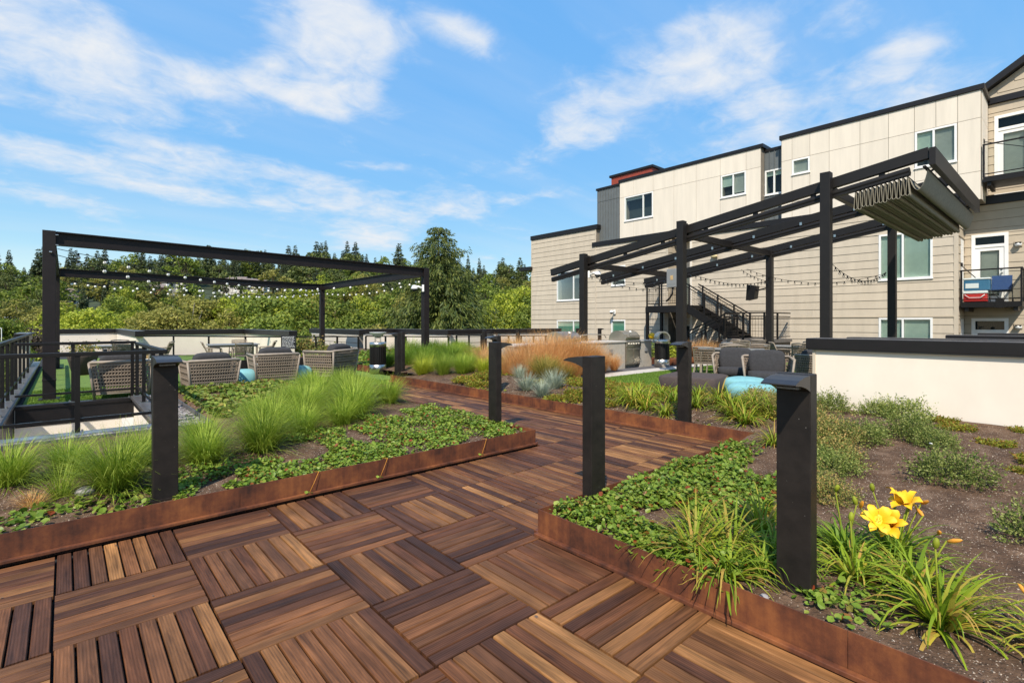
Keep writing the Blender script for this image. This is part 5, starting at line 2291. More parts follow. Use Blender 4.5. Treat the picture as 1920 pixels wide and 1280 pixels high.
# white console table with timber legs behind the club chairs
for px, d, lab, l in ((514, 15.3, 'white topped timber work table between two woven club chairs', 1.0), (238, 16.6, 'white topped table beside the black planter past the light well', 1.3)):
    x, y = gp(px, d)
    root = thing('side_table', lab, 'table', (x, y, 0), 'white topped timber tables')
    root.rotation_euler = (0, 0, face(px))
    q = MB()
    q.box(-l / 2, -.35, .47, l / 2, .35, .50)
    q.build('tabletop', M['white'], root, world=False)
    q = MB()
    q.box(-l / 2, -.7, .25, l / 2, -.45, .28)
    q.build('bench_seat', M['white'], root, world=False)
    for sx in (-1, 1):
        q = MB()
        q.box(sx * (l / 2 - .1) - .04, -.3, 0, sx * (l / 2 - .1) + .04, -.22, .47)
        q.bar((sx * (l / 2 - .15), -.6, .25), (sx * (l / 2 - .25), -.5, 0), .05, .05)
        q.build('leg', M['timber'], root, world=False)
# black fence panel below the long parapet
q = MB()
q.box(2.2, 17.3, -.05, 6.75, 17.45, .29)
tag(q.build('low_fence', M['beam']), 'dark low panel at the foot of the long cream parapet', 'fence panel')
q = MB()
x, y = gp(235, 17.8)
q.box(x - .6, y - .2, 0, x + .6, y + .2, .55)
tag(q.build('planter_box', M['sign']), 'black planter box beyond the far railing', 'planter')
# notice board
x, y = gp(541, 17.6)
root = thing('notice_board', 'black notice board with lines of small pale print', 'sign', (x, y, 0))
root.rotation_euler = (0, 0, face(541))
q = MB()
q.box(-.24, -.015, .55, .24, .015, 1.02)
q.build('board', M['sign'], root, world=False)
q = MB()
q.box(-.03, .016, 0, .03, .06, .9)
q.build('post', M['black'], root, world=False)
q = MB()
for i in range(9):
    z = .97 - i * .045
    xa = -.20
    r2 = random.Random(i)
    while xa < .16:
        w = r2.uniform(.03, .09)
        q.box(xa, -.0175, z - .010, min(xa + w, .2), -.0155, z + .008)
        xa += w + .016
o = q.build('lettering', M['signtext'], root, world=False)


def pouf(label, loc, s, mat, e=.55):
    q = MB()
    q.ball((0, 0, s[2]), *s, 22, 10, e=e)
    for i in range(0):
        pass
    o = q.build('pouf', M[mat])
    o.location = loc
    tag(o, label, 'pouf', 'soft poufs on the turf')
    return o


pouf('square dark brown ottoman behind the daylilies', (10.0, 5.45, 0), (.60, .60, .185), 'pouf', .24).rotation_euler = (0, 0, .2)
pouf('teal pouf touching the dark brown ottoman', (10.55, 4.62, 0), (.40, .40, .17), 'teal', .6)
pouf('teal pouf in front of the woven chair, nearest to the shrubs', (9.75, 4.12, 0), (.42, .42, .165), 'teal', .6)
pouf('teal pouf beside the middle club chair on the left turf', (3.12, 12.75, 0), (.26, .30, .2), 'teal', .7)
pouf('teal pouf beside the right end club chair on the left turf', (4.40, 12.9, 0), (.26, .30, .2), 'teal', .7)

# right dining set
for px, d, r, lab in (
    (1323, 12.9, -.15, 'large rope dining chair nearest to the dark bollard light on the right turf'),
    (1352, 13.6, .7, 'rope dining chair just right of the large one, partly behind a club chair'),
    (1363, 14.9, .2, 'rope dining chair left of the grey table, back to us'),
    (1378, 13.9, .05, 'low seen rope dining chair right in front of the grey table'),
    (1422, 14.4, .1, 'rope dining chair right of the grey table, back to us'),
    (1366, 18.4, 2.6, 'farthest rope dining chair at the left of the back row'),
    (1388, 17.4, .1, 'rope dining chair in the middle of the back row by the stair landing'),
    (1421, 17.8, .1, 'rope dining chair at the right of the back row by the speaker post'),
    (1468, 15.6, -1.3, 'rope dining chair turned sideways left of the cream wall'),
    (1503, 15.0, 0, 'rope dining chair cut off by the cream wall corner'),
    (1492, 16.6, 1.2, 'small rope dining chair behind the sideways one'),
):
    x, y = gp(px, d)
    dchair((x, y, 0), face(px) + r, 1.0, lab)
for px, d, lab in ((1370, 14.2, 'grey dining table behind the dark cushions on the right turf'), (1400, 18.4, 'grey dining table of the back row by the stair landing'), (1490, 15.9, 'grey dining table near the cream wall corner')):
    x, y = gp(px, d)
    table(lab, (x, y, 0), face(px), 1.7, .8)


# ------------------------------------------------------------------ bins
def make_bin():
    root = thing('litter_bin', '', 'litter bin', (0, 0, 0), 'black slatted bins with steel bands')
    q = MB()
    q.lathe([(.0, 0), (.235, 0), (.235, .24), (.225, .245)], n=28)
    q.build('base_band', M['steel'], root)
    q = MB()
    q.lathe([(.205, .24), (.205, .76)], n=24)
    q.build('liner', M['dark'], root)
    sm = MB()
    sm.box(.207, -.022, .245, .232, .022, .755)
    sm = sm.mesh('slat', M['black'])
    for i in range(24):
        o = link('slat', sm, root)
        o.rotation_euler = (0, 0, 2 * pi * i / 24)
    q = MB()
    q.lathe([(.225, .755), (.238, .76), (.238, .87), (.225, .88), (.16, .885), (.15, .84)], n=28)
    q.build('top_band', M['steel'], root)
    return root


bin1 = make_bin()
place(bin1, (6.77, 13.45, .02), .1, 1.0, 'slatted bin with a white ash bowl on top, beside the far rusty edge')
bin2 = copy_tree(bin1, None, (14.75, 9.16, .012), .3, 1.02, 'slatted bin with an arched steel lid by the grill counter')
q = MB()
q.lathe([(.0, 1.0), (.06, 1.0), (.17, 1.10), (.235, 1.155), (.245, 1.165), (.23, 1.162), (.15, 1.13), (.0, 1.12)], n=24)
q.build('ash_bowl', M['white'], bin1, world=False)
q = MB()
for a in range(4):
    t = a * pi / 2 + .4
    q.cyl((.10 * cos(t), .10 * sin(t), .86), (.10 * cos(t), .10 * sin(t), 1.06), .009, n=6)
q.build('bowl_rod', M['steel'], bin1, world=False)
q = MB()
ro, ri = .215, .175
prof = [(ro * cos(pi * k / 12), .92 + .22 * sin(pi * k / 12)) for k in range(13)] + [(ri * cos(pi * k / 12), .92 + .18 * sin(pi * k / 12)) for k in range(12, -1, -1)]
prof = [(ro, .87)] + prof[:13] + [(-ro, .87), (-ri, .87)] + prof[13:] + [(ri, .87)]
q.prism(prof, (-0, -.15, 0), (1, 0, 0), (0, 0, 1), (0, .30, 0))
q.build('arched_lid', M['steelw'], bin2, world=False).rotation_euler = (0, 0, -.9)

# ------------------------------------------------------------------ grill counter
ct = thing('grill_counter', 'long pale stone counter that holds the two steel grills', 'counter', (11.6, 10.0, 0))
YF, YB = 9.62, 10.42
segs = [(8.6, 10.35), (11.3, 13.36), (14.16, 14.85)]
for a, c in segs:
    q = MB()
    q.box(a, YF, .0, c, YB, .84)
    q.build('stone_base', M['stone'], ct, .006)
q = MB()
q.box(10.35, YF + .15, 0, 11.3, YB, .70)
q.box(13.36, YF + .15, 0, 14.16, YB, .70)
q.build('stone_base', M['stone'], ct)
for a, c in segs:
    q = MB()
    q.box(a - .02, YF - .03, .84, c + .02, YB + .03, .885)
    q.build('countertop', M['concrete'], ct, .005)
for x in (9.3, 12.6, 14.5):
    q = MB()
    q.box(x - .07, YF - .04, .52, x + .07, YF - .001, .64)
    q.build('outlet_cover', M['elec'], ct)
q = MB()
q.tube([(12.0, 10.3, .885), (12.0, 10.3, 1.06), (12.25, 10.15, 1.10), (12.9, 10.1, 1.08), (13.0, 10.1, .98)], .018, 6)
q.build('faucet', M['steelw'], ct)


def make_grill():
    root = thing('gas_grill', '', 'grill', (0, 0, 0), 'stainless gas grills set in the stone counter')
    W = .39
    q = MB()
    q.box(-W, -.02, .12, W, .12, .88)
    q.box(-W, .12, .70, W, .74, .88)
    q.build('cabinet', M['steelw'], root, world=False)
    q = MB()
    q.prism([(-.06, .70), (-.06, .86), (-.02, .90), (-.02, .70)], (-W, 0, 0), (0, 1, 0), (0, 0, 1), (2 * W, 0, 0))
    q.build('control_panel', M['steel'], root, world=False)
    for i in range(5):
        q = MB()
        x = -.26 + .13 * i
        q.cyl((x, -.06, .78), (x, -.10, .78), .028, n=10)
        q.build('knob', M['steel'], root, world=False)
    q = MB()
    prof = [(0, .89), (-.02, .98), (.02, 1.07), (.12, 1.16), (.27, 1.21), (.43, 1.20), (.56, 1.13), (.64, 1.02), (.66, .89)]
    q.prism(prof, (-W, 0, 0), (0, 1, 0), (0, 0, 1), (2 * W, 0, 0), 0, False)
    lid = q.build('lid', M['steelw'], root, .008, world=False)
    q = MB()
    q.cyl((-.30, -.07, 1.03), (.30, -.07, 1.03), .018, n=8)
    q.bar((-.28, -.02, 1.03), (-.28, -.07, 1.03), .03, .03)
    q.bar((.28, -.02, 1.03), (.28, -.07, 1.03), .03, .03)
    q.build('handle', M['steel'], lid, world=False)
    q = MB()
    q.cyl((0, .10, 1.155), (-.01, .08, 1.18), .035, n=12)
    q.build('thermometer', M['white'], lid, world=False)
    for sx in (-1, 1):
        q = MB()
        q.box(sx * .195 - .18, -.035, .15, sx * .195 + .18, -.021, .66)
        d = q.build('door', M['steelw'], root, .004, world=False)
        q = MB()
        q.cyl((sx * .195 - .12, -.06, .61), (sx * .195 + .12, -.06, .61), .012, n=6)
        q.build('handle', M['steel'], d, world=False)
    return root


grill = Maker(make_grill)
grill((13.76, YF, 0), 0, 1.0, 'stainless grill near the arched bin, knobs and doors visible')
grill((10.82, YF, 0), 0, 1.0, 'stainless grill whose lid rises behind the dry orange grass')


# ------------------------------------------------------------------ far guard rails on the roof edge
def guard_rail(label, a, c, ztop, posts, z0=0.0):
    root = thing('guard_rail', label, 'railing', (a[0], a[1], z0), 'thin dark guard rails before the parapets')
    q = MB()
    q.bar((a[0], a[1], ztop), (c[0], c[1], ztop), .05, .05)
    q.build('rail', M['black'], root)
    q = MB()
    q.bar((a[0], a[1], z0 + .12), (c[0], c[1], z0 + .12), .03, .03)
    q.build('rail', M['black'], root)
    for i in range(posts):
        f = i / (posts - 1)
        x, y = a[0] + (c[0] - a[0]) * f, a[1] + (c[1] - a[1]) * f
        q = MB()
        q.box(x - .03, y - .03, z0, x + .03, y + .03, ztop)
        q.build('post', M['black'], root)


guard_rail('thin guard rail in front of the long cream parapet on the left', gp(262, 21.3), gp(532, 19.6), .91, 5)
guard_rail('thin guard rail across the planted gap and the pale siding stub', gp(552, 20.3), gp(672, 20.5), .90, 4)
guard_rail('thin guard rail in front of the cream parapet by the slatted bin', gp(686, 22.0), gp(841, 20.6), .88, 5)
guard_rail('thin guard rail from the tall grass to the dry orange grass', gp(856, 22.4), gp(925, 22.9), .90, 4)
guard_rail('thin guard rail in front of the sunlit parapet behind the grills', gp(930, 23.0), gp(1046, 23.6), .86, 6)

# ------------------------------------------------------------------ balcony things
root = thing('cool_box', 'red cool box with white lid on the lower balcony', 'cooler', (22.95, 2.4, 2.15))
q = MB()
q.box(22.83, 2.05, 2.16, 23.2, 2.64, 2.44)
q.build('tub', M['redplastic'], root, .02)
q = MB()
q.box(22.81, 2.03, 2.44, 23.22, 2.66, 2.53)
q.build('lid', M['white'], root, .015)
q = MB()
q.tube([(22.80, 2.1, 2.40), (22.79, 2.2, 2.30), (22.79, 2.48, 2.30), (22.80, 2.6, 2.40)], .012, 6)
q.build('handle', M['white'], root)
root = thing('cool_box', 'blue cool box with a pale lid stacked on the red one', 'cooler', (22.95, 2.35, 2.53))
q = MB()
q.box(22.82, 1.98, 2.535, 23.22, 2.63, 2.90)
q.build('tub', M['blueplastic'], root, .025)
q = MB()
q.box(22.80, 1.96, 2.90, 23.24, 2.65, 2.96)
q.build('lid', M['white'], root, .02)
q = MB()
q.box(22.811, 2.25, 2.62, 22.819, 2.58, 2.78)
q.build('paper_label', M['white'], root)
root = thing('folding_chair', 'blue canvas folding chair on the lower balcony', 'chair', (23.3, 1.7, 2.15))
q = MB()
for sy in (-1, 1):
    q.tube([(23.1, 1.75 + sy * .28, 2.15), (23.55, 1.75 + sy * .26, 2.75)], .012, 5)
    q.tube([(23.55, 1.75 + sy * .28, 2.15), (23.1, 1.75 + sy * .26, 2.62)], .012, 5)
    q.tube([(23.05, 1.75 + sy * .28, 2.66), (23.6, 1.75 + sy * .28, 2.72)], .014, 5)
q.build('frame', M['black'], root)
q = MB()
q.bar((23.12, 1.75, 2.56), (23.5, 1.75, 2.50), .5, .02)
q.build('seat', M['bluefabric'], root)
q = MB()
q.bar((23.52, 1.75, 2.52), (23.66, 1.75, 3.05), .5, .02, up=(1, 0, 0))
q.build('backrest', M['bluefabric'], root)


# ------------------------------------------------------------------ plants in the beds
def blades(n, r0, h, spread, w, seg=4, droop=.35, up=.25, seed=1, hvar=.3):
    """a tuft of grass blades, returns verts and quads"""
    g = np.random.default_rng(seed)
    az = g.uniform(0, 2 * pi, n)
    rb = r0 * np.sqrt(g.uniform(0, 1, n))
    bx, by = rb * np.cos(az + g.normal(0, .6, n)), rb * np.sin(az + g.normal(0, .6, n))
    L = h * (1 + g.uniform(-hvar, hvar * .6, n))
    tilt = np.clip(np.abs(g.normal(0, spread, n)) + up * g.uniform(0, 1, n), 0, 1.5)
    dr = droop * g.uniform(.4, 1.6, n)
    ww = w * g.uniform(.6, 1.3, n)
    side = np.column_stack([-np.sin(az), np.cos(az)])
    V = np.zeros((n, seg + 1, 2, 3))
    px, py, pz = bx.copy(), by.copy(), np.zeros(n)
    for k in range(seg + 1):
        t = k / seg
        wk = ww * (1 - t ** 1.7) * .5 + .0004
        V[:, k, 0, 0] = px - side[:, 0] * wk
        V[:, k, 0, 1] = py - side[:, 1] * wk
        V[:, k, 1, 0] = px + side[:, 0] * wk
        V[:, k, 1, 1] = py + side[:, 1] * wk
        V[:, k, :, 2] = pz[:, None]
        a = tilt + dr * (t * 2.0) ** 1.5
        st = L / seg
        px = px + np.sin(a) * np.cos(az) * st
        py = py + np.sin(a) * np.sin(az) * st
        pz = np.maximum(pz + np.cos(a) * st, .004)
    V = V.reshape(n, -1, 3)
    base = []
    for k in range(seg):
        base.append((2 * k, 2 * k + 1, 2 * k + 3, 2 * k + 2))
    F_ = (np.array(base)[None] + (np.arange(n) * (2 * seg + 2))[:, None, None]).reshape(-1, 4)
    return V.reshape(-1, 3), F_


def tuft_mesh(name, mat, *a, **k):
    v, f = blades(*a, **k)
    return np_mesh(name, v, f, mat)


def mat_obj(name, me, mat=None):
    o = bpy.data.objects.new(name, me)
    COL.objects.link(o)
    if mat is not None:
        o.material_slots[0].link = 'OBJECT'
        o.material_slots[0].material = mat
    return o


R5 = random.Random(3)
GR = [tuft_mesh('grass_tuft', M['grass'], 1050, .11, .56, .50, .0062, seed=s, droop=.42, up=.30, hvar=.4) for s in (1, 2, 3)]
GF = [tuft_mesh('grass_tuft', M['grassdeep'], 900, .12, .60, .42, .0065, seed=s, droop=.30, up=.25) for s in (4, 5)]


def plant(name, me, x, y, s, label, cat, group, mat=None, z=None, sz=None):
    o = mat_obj(name, me, mat)
    o.location = (x, y, (soil_h(x, y) if z is None else z) - .01)
    o.rotation_euler = (0, 0, R5.uniform(0, 6.28))
    o.scale = (s, s, s * (sz or 1))
    tag(o, label, cat, group)
    return o


G1 = 'fine green grass clumps in the bed left of the deck'
near_g = [
    (-.33, 5.62, .72, 'fine green grass clump at the far left end of the bed by the glass railing'),
    (.30, 5.02, .88, 'big fine grass clump just left of the leftmost bollard light'),
    (.03, 5.72, .66, 'fine grass clump behind the two at the left end of the bed'), (-.85, 6.0, .66, 'fine grass clump at the left border under the railing'), (.52, 5.62, .70, 'fine grass clump hidden half by the leftmost bollard light'),
    (.98, 5.42, .76, 'fine grass clump directly right of the leftmost bollard light'),
    (1.05, 6.0, .66, 'fine grass clump between the leftmost bollard light and the gravel corner'), (1.50, 5.50, .92, 'large fine grass clump in front of the gravel corner'),
    (1.85, 6.35, .88, None), (2.05, 5.95, .75, None), (2.35, 6.75, .95, None), (2.55, 7.25, .90, None), (1.85, 7.0, .70, None),
    (2.62, 6.18, .70, 'short fine grass clump in the gap of the grassy drift'), (2.95, 6.55, 1.0, 'large fine grass clump at the right front of the grassy drift'),
    (3.2, 7.2, 1.02, None), (3.55, 7.75, 1.0, None), (3.0, 7.9, .95, None), (3.7, 8.5, .95, None), (3.2, 8.7, .9, None), (3.85, 7.3, .85, 'fine grass clump hanging over the left edge of the wooden path'), (3.9, 9.3, .85, None), (3.4, 9.5, .8, None), (2.6, 8.3, .7, None),
]
for i, (x, y, s, lab) in enumerate(near_g):
    plant('grass_clump', GR[i % 3], x, y, s * .98, lab or 'fine green grass clump in the drift between bollard and path', 'ornamental grass', G1)
plant('grass_clump', tuft_mesh('grass_tuft', M['grass'], 220, .05, .30, .6, .003, seed=9), -.02, 5.08, 1.0, 'small sparse grass tuft beside a dry stub near the rusty edge', 'ornamental grass', None)
plant('dry_grass_stub', tuft_mesh('grass_tuft', M['grassdry'], 160, .045, .14, .5, .003, seed=10), -.17, 5.02, 1.0, 'cut dry straw stub at the near edge of the grass bed', 'grass stub', None)

# bright grass mound past the path
G2 = 'lime green grass clumps along the far rusty edge'
G3 = 'deep green grass clumps on the mound by the pergola post'
for x, y, s in [(6.65, 10.9, .75), (6.9, 10.3, .85), (7.25, 10.0, .85), (7.7, 10.3, .85), (7.5, 9.45, .75), (8.15, 9.75, .8), (8.6, 10.3, .8), (7.05, 11.2, .8), (8.9, 10.9, .8), (7.9, 10.9, .8), (8.3, 9.3, .7)]:
    plant('grass_clump', GF[R5.randrange(2)], x, y, s, 'lime green grass clump in the low row past the far rusty edge', 'ornamental grass', G2, M['grasslime'] if R5.random() < .55 else M['grass'])
for x, y, s in [(7.6, 12.3, .95), (8.1, 12.8, 1.0), (8.6, 12.4, 1.0), (9.1, 12.9, 1.0), (9.6, 13.3, 1.0), (8.4, 13.6, 1.1), (9.2, 14.0, 1.15), (8.9, 13.2, 1.05), (10.0, 13.6, 1.0), (10.3, 14.4, 1.0), (7.8, 13.6, 1.0), (8.1, 14.6, 1.1), (8.9, 15.2, 1.2), (9.8, 15.3, 1.15), (10.8, 15.2, 1.0), (7.3, 13.9, .9), (10.4, 12.9, .85), (9.9, 12.6, .8), (8.0, 11.9, .8), (9.0, 11.9, .8), (7.5, 15.0, .95)]:
    plant('grass_clump', GF[R5.randrange(2)], x, y, s, 'deep green grass clump on the mound round the pergola post', 'ornamental grass', G3, M['grassdeep'] if R5.random() < .7 else M['grass'])

# blue fescue and dry grass
FE = [tuft_mesh('fescue_tuft', M['fescue'], 420, .05, .36, .5, .006, seed=s, droop=.12, up=.5) for s in (21, 22)]
for x, y, s, lab in [(6.62, 7.05, 1.05, 'silvery blue grass tuft left of the pair by the far rusty edge'), (6.45, 6.45, .95, 'silvery blue grass tuft nearest to the far rusty edge'), (6.95, 6.62, 1.1, 'silvery blue grass tuft right beside the tapered bollard hood'), (7.6, 8.3, .9, 'silvery blue grass tuft behind the two overlapping bollards'), (9.4, 11.0, .95, 'small silvery blue grass tuft far back by the reddish grass')]:
    plant('blue_grass', FE[R5.randrange(2)], x, y, s, lab, 'ornamental grass', None)
DG = [tuft_mesh('dry_tuft', M['grassdry'], 1100, .16, 1.12, .32, .008, seed=s, droop=.25, up=.28, hvar=.45) for s in (31, 32)]
GG = [tuft_mesh('gold_tuft', M['grassgold'], 700, .10, .62, .45, .006, seed=s, droop=.25, up=.3) for s in (33,)]
GDRY = 'dry orange grass clumps before the grill counter'
for x, y, s in [(8.2, 8.6, .72), (8.5, 9.3, .85), (9.0, 9.1, .9), (9.4, 9.25, .95), (9.8, 9.2, .95), (10.2, 9.1, .9), (10.6, 9.2, .85), (11.0, 9.15, .8), (11.4, 9.25, .62), (8.9, 8.6, .7), (9.5, 8.75, .6), (10.1, 8.85, .6), (10.9, 9.0, .5), (8.0, 9.1, .62), (8.3, 10.0, .6), (8.6, 10.8, .6), (9.2, 11.6, .7), (11.8, 9.3, .5), (12.3, 9.25, .4)]:
    plant('dry_grass', DG[R5.randrange(2)], x, y, s * 1.08, 'dry orange grass clump in front of the stone counter', 'ornamental grass', GDRY, None, z=.05)
for x, y, s in [(7.55, 7.45, .95), (7.95, 7.9, .95), (8.4, 8.15, .9), (9.0, 8.2, .7), (9.9, 11.8, .6)]:
    plant('gold_grass', GG[0], x, y, s, 'golden green grass clump at the foot of the dry orange grass', 'ornamental grass', 'golden green grass clumps')
for px, d, s, h in [(965, 19.5, .8, 'r'), (975, 17.0, .7, 'r'), (940, 21, .8, 'r')]:
    x, y = gp(px, d)
    plant('dry_grass', DG[0], x, y, s, 'dry orange grass clump by the sunlit far parapet', 'ornamental grass', 'dry grass by the far parapet', None, z=.05)


# strawberry ground cover
def leaves_np(pts, size, tilt, seed, fold=.25):
    """one folded leaf (2 quads sharing the midrib) per point; pts (n,3)"""
    g = np.random.default_rng(seed)
    n = len(pts)
    s = size * g.uniform(.45, 1.5, n)
    az = g.uniform(0, 2 * pi, n)
    tl = g.normal(0, tilt, n)
    rl = g.normal(0, tilt, n)
    loc = np.array([[0, -.5, 0], [0, .5, 0], [-.42, -.1, fold * .42], [.42, -.1, fold * .42], [-.30, .33, fold * .25], [.30, .33, fold * .25]])
    P = loc[None] * s[:, None, None]
    # tilt about x then y then spin
    ct, st_ = np.cos(tl), np.sin(tl)
    y = P[:, :, 1] * ct[:, None] - P[:, :, 2] * st_[:, None]
    z = P[:, :, 1] * st_[:, None] + P[:, :, 2] * ct[:, None]
    x = P[:, :, 0]
    cr, sr = np.cos(rl), np.sin(rl)
    x2 = x * cr[:, None] + z * sr[:, None]
    z2 = -x * sr[:, None] + z * cr[:, None]
    ca, sa = np.cos(az), np.sin(az)
    X = x2 * ca[:, None] - y * sa[:, None]
    Y = x2 * sa[:, None] + y * ca[:, None]
    V = np.stack([X, Y, z2], 2) + pts[:, None, :]
    base = np.array([[0, 3, 5, 1], [0, 1, 4, 2]])
    F_ = (base[None] + (np.arange(n) * 6)[:, None, None]).reshape(-1, 4)
    return V.reshape(-1, 3), F_


def cover(name, regions, n, size, mat, label, clump=.18, hmax=.09, seed=1, bare=.35, avoid=None):
    g = np.random.default_rng(seed)
    pts = []
    areas = np.array([(x1 - x0) * (y1 - y0) for x0, y0, x1, y1 in regions])
    nc = int(areas.sum() / (clump * clump) * 1.6)
    cs = []
    for i in range(nc):
        x0, y0, x1, y1 = regions[g.choice(len(regions), p=areas / areas.sum())]
        x, y = g.uniform(x0, x1), g.uniform(y0, y1)
        k = .5 + .5 * sin(2.3 * x + 1.3 * seed) * sin(2.9 * y + seed) + .25 * sin(7.1 * x + y)
        if k < bare or (avoid and avoid(x, y)):
            continue
        cs.append((x, y, min(1, .5 + k) * g.uniform(.6, 1.2)))
    per = max(1, n // max(1, len(cs)))
    for x, y, k in cs:
        r = clump * k
        for j in range(per):
            a, q = g.uniform(0, 2 * pi), r * sqrt(g.uniform())
            px, py = x + q * cos(a), y + q * sin(a)
            h = hmax * k * (1 - (q / r) ** 2 * .75) * g.uniform(.35, 1.1)
            pts.append((px, py, soil_h(px, py) + .006 + h))
    P = np.array(pts)
    # trim what would hang outside the beds too far
    keep = np.zeros(len(P), bool)
    for x0, y0, x1, y1 in regions:
        keep |= (P[:, 0] > x0 - .02) & (P[:, 0] < x1 + .02) & (P[:, 1] > y0 - .02) & (P[:, 1] < y1 + .02)
    v, f = leaves_np(P[keep], size, .45, seed)
    o = link(name, np_mesh(name, v, f, mat))
    tag(o, label, 'ground cover', None, 'stuff')
    return o


cover('strawberry_foliage', [(2.47, 1.5, 4.6, 2.47), (2.47, 1.2, 3.3, 1.6), (4.3, 1.75, 5.9, 2.47)], 24000, .031, M['cover'], 'glossy strawberry leaves in the bed right of the path corner', .14, .10, 3, .16, lambda x, y: x + .9 * (2.5 - y) > 5.2 + .5 * sin(9 * y))
cover('strawberry_foliage', [(2.47, .55, 3.6, 1.2)], 620, .030, M['cover'], 'scattered strawberry leaves between the daylily leaves', .10, .05, 4, .62)
cover('strawberry_foliage', [(.62, 4.42, 4.22, 5.2), (1.7, 5.2, 4.22, 5.9), (2.9, 5.9, 4.22, 6.6)], 20000, .030, M['cover'], 'low strawberry leaves with red runners along the rusty edge left of the deck', .13, .07, 5, .24)
cover('strawberry_foliage', [(-1.0, 4.42, .62, 4.9)], 520, .04, M['cover'], 'sparse strawberry leaves at the left end of the rusty edge', .10, .04, 6, .5)
cover('ground_foliage', [(1.5, 8.2, 4.2, 11.25), (1.5, 7.6, 2.6, 8.4)], 15000, .065, M['covermix'], 'mixed green and rusty ground cover in front of the club chairs', .22, .10, 7, .05)
cover('ground_foliage', [(6.88, 14.2, 9.0, 26)], 7000, .10, M['cover'], 'green ground cover behind the low rusty edge by the bin', .3, .12, 8, .05)
cover('ground_foliage', [(9.8, 12.2, 13.4, 19.0)], 9000, .10, M['cover'], 'leafy green cover in front of the pale siding parapet', .3, .16, 9, .02)
cover('ground_foliage', [(6.1, 2.6, 9.0, 8.2), (6.1, 8.4, 8.0, 9.6)], 1900, .05, M['creep'], 'sparse yellow green cover on the soil past the path', .14, .03, 10, .68)
# thin red runners over the left rusty edge
root = thing('strawberry_runner', 'thin red strawberry runner hanging over the left rusty edge', 'plant runner', (1.6, 4.36, .17), 'runners hanging over the rusty edge')
q = MB()
q.tube([(1.62, 4.42, .17), (1.64, 4.355, .18), (1.60, 4.345, .10), (1.55, 4.33, .02)], .0022, 4)
q.build('stem', M['petal2'], root)
v, f = leaves_np(np.array([[1.55, 4.33, .03], [1.57, 4.33, .02], [1.53, 4.34, .03]]), .03, .5, 3)
link('leaf_tuft', np_mesh('leaf_tuft', v, f, M['cover']), root)
for loc, lab in (((2.25, 4.36, .17), 'second thin red runner over the left rusty edge'), ((3.45, 4.36, .17), 'thin red runner over the rusty edge nearest to its corner')):
    copy_tree(root, None, loc, None, None, lab)


# daylilies
LM = [tuft_mesh('lily_leaves', M['lily'], 105, .055, .43, .6, .021, seg=7, droop=.72, up=.5, seed=s, hvar=.35) for s in (41, 42, 43)]


def flower_mesh(mat):
    b = MB()
    for k in range(6):
        a = k * pi / 3 + (.12 if k % 2 else 0)
        ca, sa = cos(a), sin(a)
        wv = .020 if k % 2 else .026
        prof = [(0, 0, .004), (.016, .03, wv * .5), (.038, .056, wv), (.062, .062, wv * .85), (.078, .050, wv * .12)]
        vs = []
        for r, z, w in prof:
            for sgn, lift in ((-1, .004), (0, -.003), (1, .004)):
                vs.append((r * ca - sgn * w * sa, r * sa + sgn * w * ca, z + lift))
        fs = []
        for i in range(len(prof) - 1):
            for j in range(2):
                p = i * 3 + j
                fs.append((p, p + 1, p + 4, p + 3))
        b.add(vs, fs, 0, True)
    for k in range(5):
        a = k * 1.26
        b.tube([(0, 0, .01), (.01 * cos(a), .01 * sin(a), .05)], .0016, 4)
    return b.mesh('flower', mat)


FLM = flower_mesh(M['petal'])
BUD = MB()
BUD.lathe([(0, 0), (.006, .005), (.009, .025), (.006, .045), (0, .055)], n=7)
BUD = BUD.mesh('flower_bud', M['petal2'])
BUDG = MB()
BUDG.lathe([(0, 0), (.008, .005), (.011, .022), (.007, .036), (0, .04)], n=7)
BUDG = BUDG.mesh('flower_bud', M['lily'])


def lily(x, y, s, label, mat=None, flowers=(), k=None, group='daylily clumps with strap leaves'):
    root = thing('daylily', label, 'daylily', (x, y, soil_h(x, y) - .01), group)
    o = mat_obj('foliage', LM[R5.randrange(3) if k is None else k], mat)
    o.parent = root
    o.scale = (s, s, s)
    o.rotation_euler = (0, 0, R5.uniform(0, 6.28))
    for (dx, dy, h, rx, ry, kind) in flowers:
        q = MB()
        q.tube([(dx * .25, dy * .25, .02), (dx * .6, dy * .6, h * .6), (dx, dy, h)], .004, 5)
        q.build('flower_stem', M['lily'], root, world=False)
        f = link({'f': 'flower', 'b': 'flower_bud', 'g': 'flower_bud'}[kind], {'f': FLM, 'b': BUD, 'g': BUDG}[kind], root, world=False)
        f.location = (dx, dy, h - .005)
        f.rotation_euler = (rx, ry, R5.uniform(0, 6))
        f.scale = (1.15,) * 3 if kind == 'f' else (1.3,) * 3
    return root


lily(2.70, 1.46, .92, 'yellow green daylily clump by the near rusty edge, left of the big bollard')
lily(3.02, 1.62, .66, 'small yellow green daylily clump behind the first one by the strawberry leaves')
lily(2.62, 1.24, .78, 'yellow green daylily clump leaning over the near rusty edge')
lily(2.92, 1.36, .9, 'full yellow green daylily clump in the middle of the group left of the big bollard')
lily(3.3, 1.34, .8, 'daylily clump at the back of the group left of the big bollard')
lily(3.02, 1.16, .72, 'daylily clump half behind the left side of the big bollard light', M['lilydeep'])
lily(2.80, 1.14, .55, 'low daylily clump at the foot of the big bollard light', M['lilydeep'])
lily(3.15, .80, .80, 'daylily clump just right of the big bollard light', None, [(.05, .03, .30, .3, .2, 'g')])
lily(3.45, .92, .78, 'daylily clump behind the right side of the big bollard light', M['lilydeep'], [(.1, .08, .33, .3, .3, 'g'), (.02, -.05, .30, .2, -.3, 'g')])
